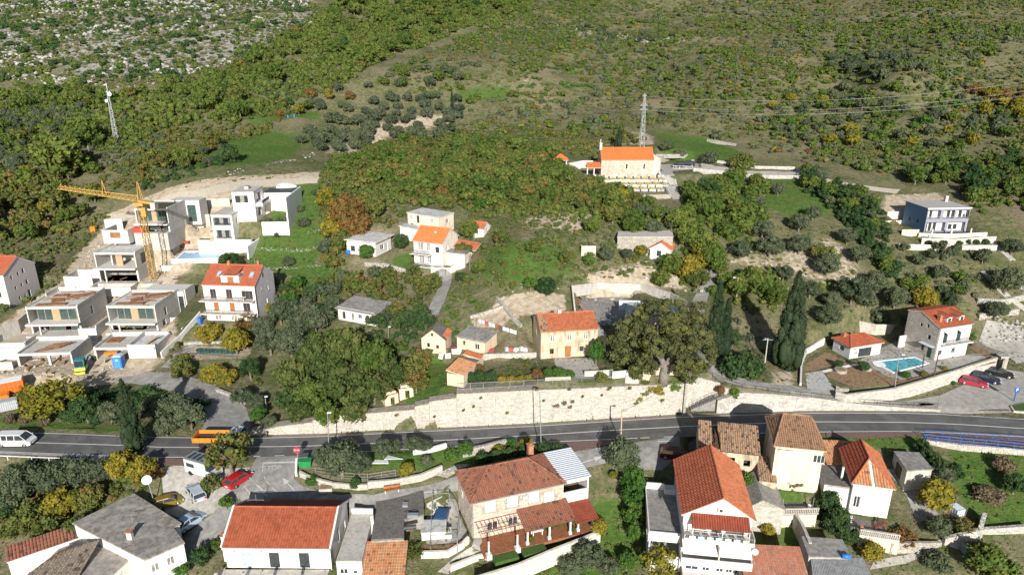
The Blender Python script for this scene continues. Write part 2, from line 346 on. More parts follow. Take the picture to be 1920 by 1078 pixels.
# footprints: frames (corner, heading, length, depth, base, eaves)
class Fr:
 def __init__(s,o,ang,L,D,z,ze):s.o=Vector((o[0],o[1],z));s.a=ang;s.L=L;s.D=D;s.z=z;s.ze=ze;s.h=ze-z
 def w(s,u,v,z=0.):c,n=cos(s.a),sin(s.a);return Vector((s.o.x+u*c-v*n,s.o.y+u*n+v*c,s.z+z))
 def pad(s,m=.4,w=2.,side='',dz=-.02):PADS.append((np.array([s.w(-m,-m)[:2],s.w(s.L+m,-m)[:2],s.w(s.L+m,s.D+m)[:2],s.w(-m,s.D+m)[:2]],float),s.z+dz,w,side));return s
def fr(a,b,zr,D,base,ang=None,L=None,ze=None):
 A=P(a[0],a[1],zr);B=P(b[0],b[1],zr);d=B-A
 return Fr(A,atan2(d.y,d.x) if ang is None else radians(ang),L or d.length,D,base,zr if ze is None else ze)
road_back=[(-500,797),(0,808),(133,811.6),(265,817.5),(369,819),(468,820),(618,816),(754,808.7),(880,803),(1005,797),(1160,787),(1278,780),(1400,776),(1543,772.5),(1700,773),(1766,775),(1920,784),(2500,812)]
road_ctr=[(-500,818),(0,827.5),(80,830),(218,834),(295,838),(375,838.5),(541,836.5),(586,835.5),(813,826),(1005,815.5),(1160,805.7),(1278,799.5),(1396,794),(1543,790.3),(1705,791.6),(1794,795),(1920,803),(2500,836)]
road_front=[(-500,838),(0,848),(127,853),(298,859),(488,857),(600,852.5),(760,844),(1005,831),(1120,826),(1228,821.5),(1400,814),(1546,811),(1694,810),(1800,814),(1920,820.5),(2500,860)]
pad(road_back+road_front[::-1],-.04,2.2,'low')
pad([(1700,766),(1720,748),(1800,726),(1870,700),(1990,700),(2100,772),(1920,778),(1766,772)],.22,2.2,'up')
STW=[P(1280,777,0),P(1346,773,0)];pad([STW[0],STW[1],STW[1]+Vector((0,3.0,0)),STW[0]+Vector((0,2.6,0))],-.02,.25,'up',True)
FR={}
FR['townhouse']=fr((379,533),(476.6,535.6),13.8,8.8,6.4).pad(w=2)
FR['greyhouse']=fr((5,515.5),(40,515),13.1,8.8,5.6,ang=-4,L=11);FR['greyhouse'].o=FR['greyhouse'].w(-11,0);FR['greyhouse'].pad(w=2)
FR['u1']=fr((49,577.7),(134,572.7),8.9,10.5,3.6,ang=3,L=9.6).pad(w=2)
FR['u2']=fr((200.5,575),(287,575),8.8,13.6,3.9,ang=-1,L=9.4).pad(w=2)
FR['u3']=fr((176.7,475.4),(252,475.4),14.8,13.5,8.5,ang=0).pad(w=2)
FR['u4']=fr((253,392.7),(313,392.7),22.5,8.5,17.4,ang=-1).pad(w=2)
FR['w1']=fr((395,404),(434,404),20.6,8,14.6,ang=-1).pad(w=1.2)
FR['w2']=fr((434,361.4),(476.6,359),25.1,7.5,18.2,ang=3).pad(w=1.2)
FR['orangehouse']=fr((775,449),(830.6,452.7),18.5,7,13.2,ang=-22,L=7.0).pad(w=2)
FR['flatcream']=fr((764,399),(823,410),22,5.2,18.3,ang=-33,L=9.0).pad(w=2)
FR['flatwhite']=fr((649,449),(703,455),17,6.6,13.8,ang=-21).pad(w=2)
FR['shedroof']=fr((633,575),(702,587.6),9.6,5.4,7.0,ang=-24).pad(w=1.5)
FR['gableruin']=fr((790,634),(834,642.8),8.9,4.2,6.2,ang=-9,L=4.3).pad(w=1.5)
FR['greyshed']=fr((856.6,630),(908,641.5),8.6,4.4,6.3,ang=-27).pad(w=1.2)
FR['stonehouse']=fr((1014.5,621.5),(1121,615),11.5,7,6.5).pad(w=1.5)
FR['outhouse']=fr((838,699),(869,700.5),7.6,8.2,5.5,ang=-20,L=2.9).pad(w=1)
FR['chapel']=fr((1128,299.4),(1222,297),28.9,6.4,24.4,ang=1).pad(4,3)
FR['bluehouse']=fr((1740.7,391.5),(1819.7,390),22.5,8.2,17,ang=4).pad(1.2,2)
FR['villa']=fr((1763,615),(1823.5,605.7),8.8,7,2.4).pad(1,2)
FR['poolhouse']=fr((1595.4,651),(1646.8,639),4.75,4.2,2.4,ang=18).pad(w=1)
FR['whitehouse']=fr((420,1022),(617,1024),-1.0,8.8,-4.3).pad(w=2)
FR['stonehip']=fr((885,941),(1056,904),1.0,7.0,-4.9).pad(w=1.5)
FR['bighouse']=fr((1282.5,959),(1411,970),2.5,11.2,-6.6).pad(w=1.5)
FR['creamhouse']=fr((1455,835),(1545,844),5.2,7.5,-1.6).pad(w=1.5)
FR['hiphouse']=fr((1600.7,905),(1673.6,913),1.0,8.6,-3.8,ang=-14).pad(w=1.5)
FR['ruin']=fr((1312,838),(1424,853),2.5,6.6,-3,ang=-12).pad(w=1.5)
pad([(1508,662),(1570,640),(1640,612),(1700,640),(1850,648),(1858,672),(1690,722),(1620,722),(1566,728),(1515,733)],2.38,.9,'up')
pad([(1000,674),(1140,668),(1150,706),(1012,716)],6.42,1.2,'up')
pad([(860,690),(1000,668),(1010,712),(880,720)],5.75,1.,'up')
pad([(1090,552),(1200,548),(1295,575),(1290,596),(1100,606)],10.2,1.2,'up')
pad([(1085,560),(1180,556),(1190,612),(1105,620)],9.2,1.,'up')
pad([(1240,300),(1300,302),(1310,326),(1240,330)],25.3,2.,'up')
pad([(320,470),(420,462),(425,490),(325,492)],11.6,1.2,'up')
pad([(30,640),(160,640),(130,700),(0,700)],2.4,2.5,'up')
pad([(190,640),(310,635),(290,672),(190,672)],2.6,2.0,'up')
pad([(345,650),(470,650),(470,672),(345,678)],2.9,1.5,'up')
pad([(800,975),(870,965),(890,1020),(800,1020)],-4.6,1.5,'low')
# the ground: one sheet to the hilltop
def axis(pts):
 out=[]
 for a,b,s in pts:out+=list(np.arange(a,b,s))
 return np.array(out)
gx=axis([(-900,-420,24),(-420,-240,6),(-240,-130,2.4),(-130,130,.9),(130,240,2.4),(240,420,6),(420,901,24)])
gy=axis([(20,54,3),(54,84,.9),(84,112,.55),(112,170,.8),(170,240,1.6),(240,380,2.6),(380,560,6),(560,781,20)])
GX,GY=np.meshgrid(gx,gy);GZ=Tn(GX,GY)
def pxpoly(l):return np.array([G(x,y)[:2] for x,y in l],float)
MASK={'grass':np.zeros(GX.shape),'dirt':np.zeros(GX.shape),'rock':np.zeros(GX.shape)}
def paintm(kind,l,w=2.,k=1.,world=None):
 poly=pxpoly(l) if world is None else world
 m=((GX>poly[:,0].min()-w)&(GX<poly[:,0].max()+w)&(GY>poly[:,1].min()-w)&(GY<poly[:,1].max()+w))
 if not m.any():return
 x,y=GX[m],GY[m];sdist=seg_dist(x,y,poly,True)*np.where(inside(x,y,poly),1,-1)
 v=np.clip(.5+sdist/(2*w),0,1)*k
 for q in MASK:MASK[q][m]=np.maximum(MASK[q][m],v) if q==kind else MASK[q][m]*(1-v)
paintm('rock',[(-200,0),(560,0),(600,30),(560,60),(470,100),(400,130),(290,150),(180,150),(60,110),(-200,70)],15,.85)
paintm('rock',[(1040,45),(1100,52),(1200,66),(1290,72),(1270,84),(1110,78),(1040,64)],5,.55)
paintm('dirt',[(0,610),(60,565),(120,525),(145,475),(195,425),(205,400),(260,376),(350,345),(460,330),(600,322),(600,336),(500,350),(440,372),(440,400),(440,470),(330,520),(330,640),(290,690),(255,715),(0,735)],2)
paintm('dirt',[(1660,365),(1760,362),(1780,378),(1740,392),(1690,410),(1655,395)],2.5)
paintm('dirt',[(700,235),(830,215),(850,232),(700,262)],4)
paintm('dirt',[(620,265),(720,250),(780,280),(700,290),(600,290)],4,.7)
paintm('dirt',[(920,150),(1000,120),(1080,160),(1000,190),(900,190)],12,.45)
paintm('dirt',[(980,410),(1100,395),(1130,415),(1080,440),(980,430)],2.5,.8)
paintm('dirt',[(1340,440),(1420,470),(1560,430),(1620,480),(1660,560),(1600,560),(1440,520),(1350,500)],4,.55)
paintm('dirt',[(1090,505),(1200,490),(1290,520),(1290,545),(1080,545)],2,.7)
paintm('dirt',[(345,650),(470,650),(470,670),(345,676)],1)
paintm('dirt',[(930,560),(1060,552),(1060,585),(960,600),(925,575)],1.2)
paintm('dirt',[(880,590),(945,578),(950,612),(890,615)],1.2)
paintm('dirt',[(580,775),(700,760),(780,745),(760,762),(600,786)],1.5,.6)
paintm('dirt',[(1440,690),(1500,690),(1500,735),(1440,735)],1.5,.6)
paintm('dirt',[(1150,240),(1260,255),(1250,275),(1120,275)],4,.6)
for l,w in(([(380,268),(500,248),(585,258),(550,295),(470,312),(345,325)],7),([(1230,248),(1330,262),(1400,290),(1380,310),(1270,306),(1240,290)],3),([(545,350),(605,345),(605,460),(580,520),(460,500),(490,430)],2.5),([(560,490),(640,500),(640,560),(520,560)],2.5),([(910,470),(1000,455),(1080,470),(1080,515),(960,540),(905,520)],5),([(1410,340),(1500,335),(1560,400),(1500,420),(1420,380)],3.5),([(770,690),(830,660),(850,730),(760,760)],2),([(1780,840),(1930,850),(1930,990),(1840,1000),(1790,920)],2.5),([(1545,823),(1730,818),(1740,846),(1560,838)],1),([(0,780),(230,800),(260,812),(0,802)],1),([(640,850),(830,820),(1000,820),(860,880),(640,890)],1.2),([(980,990),(1140,930),(1230,960),(1200,1078),(900,1078)],2),([(470,210),(600,210),(600,225),(470,235)],4),([(860,165),(960,160),(940,190),(850,185)],5),([(1420,850),(1510,960),(1500,1030),(1410,1020)],1.5),([(740,480),(790,480),(790,500),(730,505)],1.5),([(1790,990),(1920,960),(1920,1000),(1800,1010)],1)):paintm('grass',l,w)
V=np.stack([GX,GY,GZ],-1).reshape(-1,3);nx,ny=len(gx),len(gy)
i0=(np.arange(ny-1)[:,None]*nx+np.arange(nx-1)[None]).ravel()
gm=np_mesh('ground',V,np.stack([i0,i0+1,i0+nx+1,i0+nx],-1),[])
for q in MASK:
 a=gm.attributes.new(q,'FLOAT','POINT');a.data.foreach_set('value',MASK[q].ravel().astype(np.float32))
gm.polygons.foreach_set('use_smooth',[True]*len(gm.polygons))
b=NB('hillside earth and grass')
n1,n2,n3,n4=b.noise(.16,5),b.noise(.9,5),b.noise(4,4),b.noise(.045,3)
col=b.mix(b.ramp(n2,.35,.68),(.185,.165,.10),(.085,.105,.038))
col=b.mix(b.ramp(n1,.46,.66,0,.75),col,(.07,.09,.03));col=b.mix(b.ramp(n4,.5,.7,0,.75),col,(.23,.19,.125));col=b.mix(b.ramp(b.noise(.07,4),.55,.68,0,.5),col,(.17,.13,.10));col=b.mix(b.ramp(b.noise(2.1,4),.5,.68,0,.6),col,(.05,.065,.025))
col=b.mix(b.ramp(n3,.56,.76,0,.5),col,(.22,.19,.135))
def mk(a,f=.7):return b.ramp(b.math('ADD',b.attr(a),b.math('MULTIPLY',b.math('SUBTRACT',n2,.5),f)),.38,.62)
gcol=b.mix(b.ramp(n2,.3,.7),(.05,.105,.018),(.09,.15,.034));gcol=b.mix(b.ramp(b.noise(1.7,4),.52,.7,0,.5),gcol,(.14,.13,.06));gcol=b.mix(b.ramp(n1,.5,.72,0,.6),gcol,(.12,.12,.045));gcol=b.mix(b.ramp(n3,.55,.8,0,.4),gcol,(.04,.06,.012))
col=b.mix(mk('grass'),col,gcol)
dcol=b.mix(b.ramp(n2,.3,.7),(.33,.265,.185),(.50,.43,.34));dcol=b.mix(b.ramp(n3,.5,.75,0,.5),dcol,(.25,.195,.13));col=b.mix(mk('dirt'),col,dcol)
vr=b.vor(.55,'DISTANCE_TO_EDGE');rc=b.mix(b.ramp(n3,.3,.7),(.25,.245,.23),(.38,.38,.365));rc=b.mix(b.ramp(vr,.0,.1),(.13,.125,.11),rc);rc=b.mix(b.ramp(b.noise(.28,5),.47,.6,0,.9),rc,(.15,.14,.075))
col=b.mix(mk('rock',1.3),col,rc)
b.bump(b.math('ADD',n3,b.math('MULTIPLY',n2,1.5)),.8,.25)
gm.materials.append(b.done(col,.95,0,.1))
link(tag(bpy.data.objects.new('ground',gm),'rising hillside ground of dry grass, earth and bare limestone',None,None,'structure'))
# roads and markings as sheets laid on the ground
EXCL=[]
def strip(name,left,right,mat,lift=.02,kind='structure',cross=4,z=None,label=None,n=3):
 """a sheet between two pixel polylines with equal point counts, draped over the ground"""
 q=[]
 for l,r in zip(left,right):
  a=P(*l,z) if z is not None else G(*l);c=P(*r,z) if z is not None else G(*r);q.append((a,c))
 EXCL.append(np.array([p[0][:2] for p in q]+[p[1][:2] for p in q[::-1]],float)) if 'line' not in name and 'dash' not in name else 0
 rows=[]
 for i in range(len(q)-1):
  for k in range(n):
   t=k/n;rows.append((q[i][0].lerp(q[i+1][0],t),q[i][1].lerp(q[i+1][1],t)))
 rows.append(q[-1]);vs=[];fs=[]
 for a,c in rows:
  for j in range(cross+1):p=a.lerp(c,j/cross);vs.append(p)
 if z is None:
  zz=Tn(np.array([p.x for p in vs]),np.array([p.y for p in vs]));vs=[(p.x,p.y,h+lift) for p,h in zip(vs,zz)]
 else:vs=[(p.x,p.y,z+lift) for p in vs]
 for i in range(len(rows)-1):
  for j in range(cross):k=i*(cross+1)+j;fs.append((k,k+cross+1,k+cross+2,k+1))
 m=MB();m.add(vs,fs);o=m.obj(name,mat,None,True);tag(o,label,None,None,kind);return o
def resample(l,n):
 p=np.array(l,float);d=np.r_[0,np.cumsum(np.hypot(*np.diff(p,axis=0).T))];t=np.linspace(0,d[-1],n)
 return list(zip(np.interp(t,d,p[:,0]),np.interp(t,d,p[:,1])))
def xs(poly,X):a=np.array(poly);return[(x,float(np.interp(x,a[:,0],a[:,1]))) for x in X]
RX=list(range(-400,2400,35))
strip('main_road',xs(road_back,RX),xs(road_front,RX),asph,.0,z=0.,cross=2,n=1)
def line(name,l,wpx,z=None,lift=.012,label=None,mat=None,par=None):
 up_=[(x,y-wpx/2) for x,y in l];dn=[(x,y+wpx/2) for x,y in l]
 return strip(name,up_,dn,mat or paint,lift if z is not None else lift+.03,'structure',1,z,label,1)
line('edge_line',xs([(x,y+1.6) for x,y in road_back],RX),1.0,0.)
line('centre_line',xs(road_ctr,RX),1.2,0.)
X1=[x for x in RX if x<500];line('edge_line',xs([(x,y-1.8) for x,y in road_front],X1),1.1,0.)
X1=[x for x in RX if 590<x<1190]+[1195];line('edge_line',xs([(x,y-1.8) for x,y in road_front],X1),1.1,0.)
X1=[x for x in RX if 1290<x];line('edge_line',xs([(x,y-1.8) for x,y in road_front],X1),1.1,0.)
for x0 in(425,470,515,560,1200,1245):line('edge_dash',xs([(x,y-1.8) for x,y in road_front],[x0,x0+18]),1.1,0.)
for x0 in(1800,1845,1890):line('edge_dash',xs([(x,y+2.0) for x,y in road_back],[x0,x0+22]),1.2,0.)
strip('road_gutter',xs([(x,y-4.) for x,y in road_back],[x for x in RX if 500<x<1790]),xs(road_back,[x for x in RX if 500<x<1790]),plain('dusty gutter concrete',(.22,.19,.15),.95,var=.2,dirt=.4),.004,z=-.0,cross=1,n=1)
strip('pavement',xs(road_front,[-400,-100,0,80,127,200,298]),xs([(x,y+7) for x,y in road_front],[-400,-100,0,80,127,200,298]),pave,.1,z=0.,cross=1)
strip('red_pavement',[(300,859),(345,860),(392,860)],[(290,872),(335,873),(375,873)],redpv,.05,z=0.,cross=2)
strip('red_pavement',xs(road_front,[1020,1060,1120,1180]),[(1022,841),(1075,845),(1122,838),(1182,829)],redpv,.06,z=0.,cross=2)
strip('red_pavement',xs(road_front,[1548,1600,1650,1694,1735]),[(1550,819),(1600,822),(1650,821),(1694,819),(1735,817)],redpv,.06,z=0.,cross=2)
strip('red_pavement',xs(road_front,[1735,1800,1920,2100,2300]),[(1738,826),(1800,832),(1920,838),(2100,855),(2300,880)],redpv,.10,z=0.,cross=1)
strip('village_lane',[(482,857),(470,880),(440,912),(400,962),(352,1000),(290,1060),(270,1085)],[(602,853),(556,880),(548,905),(520,935),(470,975),(400,1022),(340,1085)],lane,.05,cross=8,n=5)
strip('village_lane',[(545,893),(565,910),(600,921),(640,928),(700,928),(770,915),(840,898),(900,880),(990,866),(1070,848),(1130,838),(1182,829)],[(480,965),(520,962),(580,958),(640,955),(700,953),(780,940),(850,922),(920,910),(1000,900),(1080,880),(1150,865),(1230,848)],lane,.06,cross=8,n=4)
strip('parking_court',[(300,862),(345,874),(400,880),(470,876)],[(310,960),(350,975),(400,962),(440,912)],pave,.03,cross=6,n=5)
strip('forecourt',[(1180,830),(1235,823),(1310,820)],[(1195,880),(1240,882),(1310,850)],lane,.05,cross=6,n=4)
strip('site_lane',[(372,819),(385,790),(383,765),(368,748),(330,735),(270,722),(200,712)],[(470,819),(470,790),(462,765),(445,745),(400,722),(340,700),(280,698)],lane,.06,cross=6,n=5)
strip('hill_lane',[(1313,690),(1345,712),(1400,731),(1480,746),(1570,760),(1640,769),(1690,770)],[(1330,682),(1372,702),(1420,716),(1500,726),(1600,742),(1690,752),(1760,757)],lane,.06,cross=4,n=4)
strip('hill_lane',[(1298,580),(1298,600),(1300,640),(1305,670),(1313,690)],[(1322,580),(1320,600),(1318,640),(1322,670),(1330,682)],lane,.06,cross=3,n=4)
strip('hill_lane',[(1325,500),(1316,530),(1300,560),(1298,580)],[(1348,500),(1340,530),(1326,560),(1322,580)],lane,.05,cross=3,n=4)
strip('car_park',[(1690,752),(1760,742),(1830,712),(1868,690),(1940,700)],[(1760,774),(1800,776),(1850,775),(1920,772),(2050,775)],pave,.06,cross=8,n=5)
strip('church_road',[(1232,308),(1300,306),(1340,312),(1420,322),(1490,322),(1508,308)],[(1238,324),(1300,318),(1340,322),(1420,330),(1500,332),(1520,318)],pave,.06,cross=3,n=5)
strip('church_ramp',[(1232,308),(1240,330),(1248,350),(1262,375)],[(1256,308),(1262,326),(1270,348),(1276,374)],pave,.07,cross=3,n=3)
strip('hill_track',[(1500,322),(1560,338),(1620,348),(1688,356)],[(1500,331),(1560,346),(1620,356),(1680,364)],plain('pale gravel track',(.40,.36,.29),.95,var=.15,scale=2),.06,cross=3,n=5)
strip('site_road',[(200,402),(300,374),(380,355),(470,338),(598,332)],[(205,412),(310,384),(400,366),(480,352),(600,344)],MATS['pale gravel track'],.06,cross=4,n=5)
strip('house_drive',[(822,505),(826,530),(812,560),(800,586)],[(848,505),(846,530),(834,565),(820,592)],lane,.05,cross=3,n=5)
strip('site_track',[(290,520),(240,560),(170,620),(110,690)],[(335,520),(300,560),(225,630),(190,700)],plain('trodden site dust',(.42,.36,.28),.97,var=.14,scale=2.2),.03,cross=5,n=6)
# plants: leafy crowns from clumps of small faces
ICO=None
def ico():
 bm=bmesh.new();bmesh.ops.create_icosphere(bm,subdivisions=1,radius=1);v=np.array([q.co[:] for q in bm.verts]);f=np.array([[w.index for w in q.verts] for q in bm.faces]);bm.free();return v,f
IV,IF=ico()
def clumps(r,blobs,nleaf,leaf,core=.78,upb=.25):
 """blobs: (centre, radius, tint). Returns verts, quads, tints: leaf-sized faces over each clump and a rough dark core inside"""
 Vs=[];Fs=[];Ts=[];n0=0
 for c,rad,t in blobs:
  rad=np.asarray(rad)*np.ones(3)
  d=r.normal(size=(nleaf,3));d[:,2]+=upb;d/=np.linalg.norm(d,axis=1,keepdims=True)
  p=np.asarray(c)+d*rad*r.uniform(.78,1.12,(nleaf,1))
  nrm=d+r.normal(size=(nleaf,3))*.75;nrm/=np.linalg.norm(nrm,axis=1,keepdims=True)
  a=np.cross(nrm,r.normal(size=(nleaf,3)));a/=np.linalg.norm(a,axis=1,keepdims=True)+1e-9;bb=np.cross(nrm,a)
  s=leaf*r.uniform(.6,1.35,(nleaf,1));e=s*r.uniform(.5,.8,(nleaf,1))
  q=np.stack([p-a*s,p-bb*e,p+a*s,p+bb*e],1)
  Vs.append(q.reshape(-1,3));Fs.append(n0+np.arange(nleaf*4).reshape(-1,4));Ts.append(np.clip(t+r.normal(size=nleaf)*.22,0,1));n0+=nleaf*4
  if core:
   Vs.append(np.asarray(c)+IV*rad*core*r.uniform(.85,1.12,(len(IV),1)));Fs.append(np.c_[n0+IF,n0+IF[:,2]]);Ts.append(np.full(len(IF),max(0,t-.35)));n0+=len(IV)  # core blocks light; its darker tint is painted shade inside the clump
 return np.concatenate(Vs),np.concatenate(Fs),np.concatenate(Ts)
def tri_fix(F_):return F_
def crown_blobs(r,nb,ax,az,cz,br=(.26,.46),low=-.75,lump=.25):
 out=[]
 k=0
 while len(out)<nb:
  k+=1;d=r.normal(size=3);d/=np.linalg.norm(d)
  if d[2]<low:continue
  rb=r.uniform(*br);q=(1-rb)*r.uniform(.72,1.0+lump*.3)
  out.append(((d[0]*ax*q,d[1]*ax*q,cz+d[2]*az*q),(rb,rb,rb*r.uniform(.7,.95)),r.uniform(.12,.88)))
 out.append(((0,0,cz),(ax*.55,ax*.55,az*.55),.2))
 return out
def mesh_ngon(name,V,Fq,mats,tint,midx=None):
 """quads where the last two indices repeat are triangles"""
 tri=Fq[:,2]==Fq[:,3];order=np.r_[np.flatnonzero(~tri),np.flatnonzero(tri)]
 Q=Fq[~tri];Tn_=Fq[tri][:,:3];loops=np.r_[Q.ravel(),Tn_ .ravel()]
 st=np.r_[np.arange(len(Q))*4,len(Q)*4+np.arange(len(Tn_))*3].astype(np.int32)
 me=bpy.data.meshes.new(name);me.vertices.add(len(V));me.vertices.foreach_set('co',np.asarray(V,np.float32).ravel())
 me.loops.add(len(loops));me.loops.foreach_set('vertex_index',loops.astype(np.int32));me.polygons.add(len(st));me.polygons.foreach_set('loop_start',st)
 for m in mats:me.materials.append(m)
 if midx is not None:me.polygons.foreach_set('material_index',np.asarray(midx)[order].astype(np.int32))
 me.update(calc_edges=True)
 a=me.attributes.new('tint','FLOAT','FACE');a.data.foreach_set('value',np.asarray(tint,np.float32)[order]);return me
def trunk_mb(r,h,rad,nl=4,spread=.5):
 m=MB();top=Vector((r.uniform(-.06,.06),r.uniform(-.06,.06),h*.62));m.cyl((0,0,-.15),top,rad,rad*.7,7)
 for i in range(nl):
  a=2*pi*i/nl+r.uniform(-.4,.4);e=top+Vector((cos(a)*spread,sin(a)*spread,h*r.uniform(.3,.5)));mid=top.lerp(e,.55)+Vector((0,0,.05));m.cyl(top,mid,rad*.55,rad*.35,5,False);m.cyl(mid,e,rad*.35,rad*.14,5,False)
 return m
KIND={'oak':(.82,1.0,46,46,.075,(.22,.40)),'olive':(.72,.95,38,60,.058,(.22,.4)),'bush':(.66,.52,26,52,.085,(.28,.48)),'citrus':(.9,1.12,26,60,.085,(.28,.46)),'dense':(.95,1.0,40,60,.055,(.2,.34)),'loose':(.8,1.0,34,26,.075,(.16,.32))}
NEAR={};FAR={}
def near_proto(kind,leafm,v):
 k=(kind,leafm.name,v)
 if k in NEAR:return NEAR[k]
 az,cz,nb,nl,ls,br=KIND[kind];r=np.random.default_rng(hash(kind)%1+v*31+len(kind)*7)
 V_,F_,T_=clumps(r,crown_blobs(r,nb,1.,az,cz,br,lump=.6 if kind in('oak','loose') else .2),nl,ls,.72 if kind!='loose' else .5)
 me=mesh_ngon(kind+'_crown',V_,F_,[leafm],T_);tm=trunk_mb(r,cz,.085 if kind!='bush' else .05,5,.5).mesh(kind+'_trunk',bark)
 NEAR[k]=(me,tm);return NEAR[k]
def far_proto(kind,leafm,v,lod=1):
 k=(kind,leafm.name,v,lod)
 if k in FAR:return FAR[k]
 az,cz,nb,nl,ls,br=KIND[kind];r=np.random.default_rng(v*13+len(kind)*5+lod)
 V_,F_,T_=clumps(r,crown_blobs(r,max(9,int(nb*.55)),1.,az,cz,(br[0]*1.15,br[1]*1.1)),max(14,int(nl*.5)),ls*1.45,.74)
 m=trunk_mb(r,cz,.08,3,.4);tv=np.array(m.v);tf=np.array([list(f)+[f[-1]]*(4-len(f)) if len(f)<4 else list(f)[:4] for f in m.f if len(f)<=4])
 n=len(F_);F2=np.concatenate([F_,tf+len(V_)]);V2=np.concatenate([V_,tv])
 FAR[k]=mesh_ngon('tree',V2,F2,[leafm,bark],np.r_[T_,np.full(len(tf),.5)],np.r_[np.zeros(n),np.ones(len(tf))]);return FAR[k]
def crown_at(cx,cy,rx,kind,asp=1.):
 """ground point and radius of a plant whose crown is seen centred at a photo pixel, rx pixels wide to each side"""
 az,cz=KIND[kind][0]*asp,KIND[kind][1]*asp;p=G(cx,cy)
 for _ in range(3):R=rx*mpp(p);p=G(cx,cy,cz*R)
 return p,rx*mpp(p)
CNT=[0]
NAMES={'oak':'broadleaf_tree','olive':'olive_tree','bush':'shrub','citrus':'citrus_tree','dense':'evergreen_tree','loose':'open_tree'}
def tree(kind,leafm,cx,cy,rx,label,group=None,asp=1.,name=None,cat=None):
 p,R=crown_at(cx,cy,rx,kind,asp);CNT[0]+=1;v=CNT[0]%3
 cm,tm=near_proto(kind,leafm,v);nm=name or kname(kind,leafm)
 r=rng.uniform(.93,1.07);e=empty(nm,(p.x,p.y,p.z-.05),rng.uniform(0,6.28),label,cat or('shrub' if kind=='bush' else 'tree'),group);e.scale=(R*r,R/r,R*asp*rng.uniform(.95,1.05))
 link(bpy.data.objects.new('crown',cm),e);link(bpy.data.objects.new('trunk',tm),e);return e
def kname(kind,leafm):
 return 'shrub' if kind=='bush' else 'olive_tree' if leafm is lf_olv else 'evergreen_tree' if leafm in(lf_drk,lf_cyp) else 'autumn_tree' if leafm in(lf_yel,lf_rus,lf_mix) else 'oak_tree' if kind=='oak' else NAMES[kind]
ORD=['first','second','third','fourth','fifth','sixth','seventh','eighth','ninth','tenth','eleventh','twelfth','thirteenth','fourteenth']
def ordl(i,n):return 'leftmost' if i==0 else 'rightmost' if i==n-1 else ORD[i]+' from the left'
def trees(kind,leafm,spots,label,group,asp=1.,**k):
 s=sorted(spots);n=len(s)
 for i,q in enumerate(s):tree(kind,q[3] if len(q)>3 else leafm,q[0],q[1],q[2],label+', '+ordl(i,n),group,asp,**k)
def far_tree(kind,leafm,x,y,R,label,group,name=None,asp=1.):
 CNT[0]+=1;o=bpy.data.objects.new(name or kname(kind,leafm),far_proto(kind,leafm,CNT[0]%4));o.location=(x,y,T(x,y)-.1-.14*R);o.rotation_euler=(0,0,rng.uniform(0,6.28))
 o.scale=(R*rng.uniform(.88,1.12),R*rng.uniform(.88,1.12),R*asp*rng.uniform(.85,1.15));link(o);return tag(o,label,'shrub' if kind=='bush' else 'tree',group)
def mass(name,leafm,pts,label,nb=3,nl=16,flat=.75,lsz=.17,group=None,core=.8):
 """countless low plants as one object: pts (x, y, radius)"""
 r=np.random.default_rng(len(pts));pts=np.asarray(pts,float);zz=Tn(pts[:,0],pts[:,1])
 prot=[]
 for k in range(6):
  bl=[((r.uniform(-.5,.5),r.uniform(-.5,.5),r.uniform(.25,.5)*flat),(r.uniform(.42,.68),)*2+(r.uniform(.4,.6)*flat,),r.uniform(.1,.9)) for _ in range(nb)]
  prot.append(clumps(r,bl,nl,lsz,core))
 Vs=[];Fs=[];Ts=[];n0=0
 for(x,y,R),z in zip(pts,zz):
  v,f,t=prot[r.integers(6)];a=r.uniform(0,6.28);c,s=cos(a),sin(a);sx=R*r.uniform(.85,1.2);sz=R*r.uniform(.8,1.25)
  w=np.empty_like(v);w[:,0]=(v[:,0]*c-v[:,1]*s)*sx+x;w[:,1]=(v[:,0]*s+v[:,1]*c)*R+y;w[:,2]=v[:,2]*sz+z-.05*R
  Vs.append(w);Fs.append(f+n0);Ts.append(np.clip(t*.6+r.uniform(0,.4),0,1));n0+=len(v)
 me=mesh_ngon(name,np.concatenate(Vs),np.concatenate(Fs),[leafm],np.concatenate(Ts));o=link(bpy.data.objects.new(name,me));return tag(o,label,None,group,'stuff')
def scatter(poly_px,gap,world=None,avoid=None,seed=0,jitter=1.):
 """points about 'gap' metres apart inside a pixel polygon laid on the ground"""
 poly=pxpoly(poly_px) if world is None else world;r=np.random.default_rng(seed+int(abs(poly[0,0])*7)%9973)
 x0,y0=poly.min(0);x1,y1=poly.max(0);out=[]
 X,Y=np.meshgrid(np.arange(x0,x1,gap),np.arange(y0,y1,gap));X=X+r.uniform(-.48,.48,X.shape)*gap*jitter;Y=Y+r.uniform(-.48,.48,X.shape)*gap*jitter
 m=inside(X,Y,poly);return np.stack([X[m],Y[m]],-1)
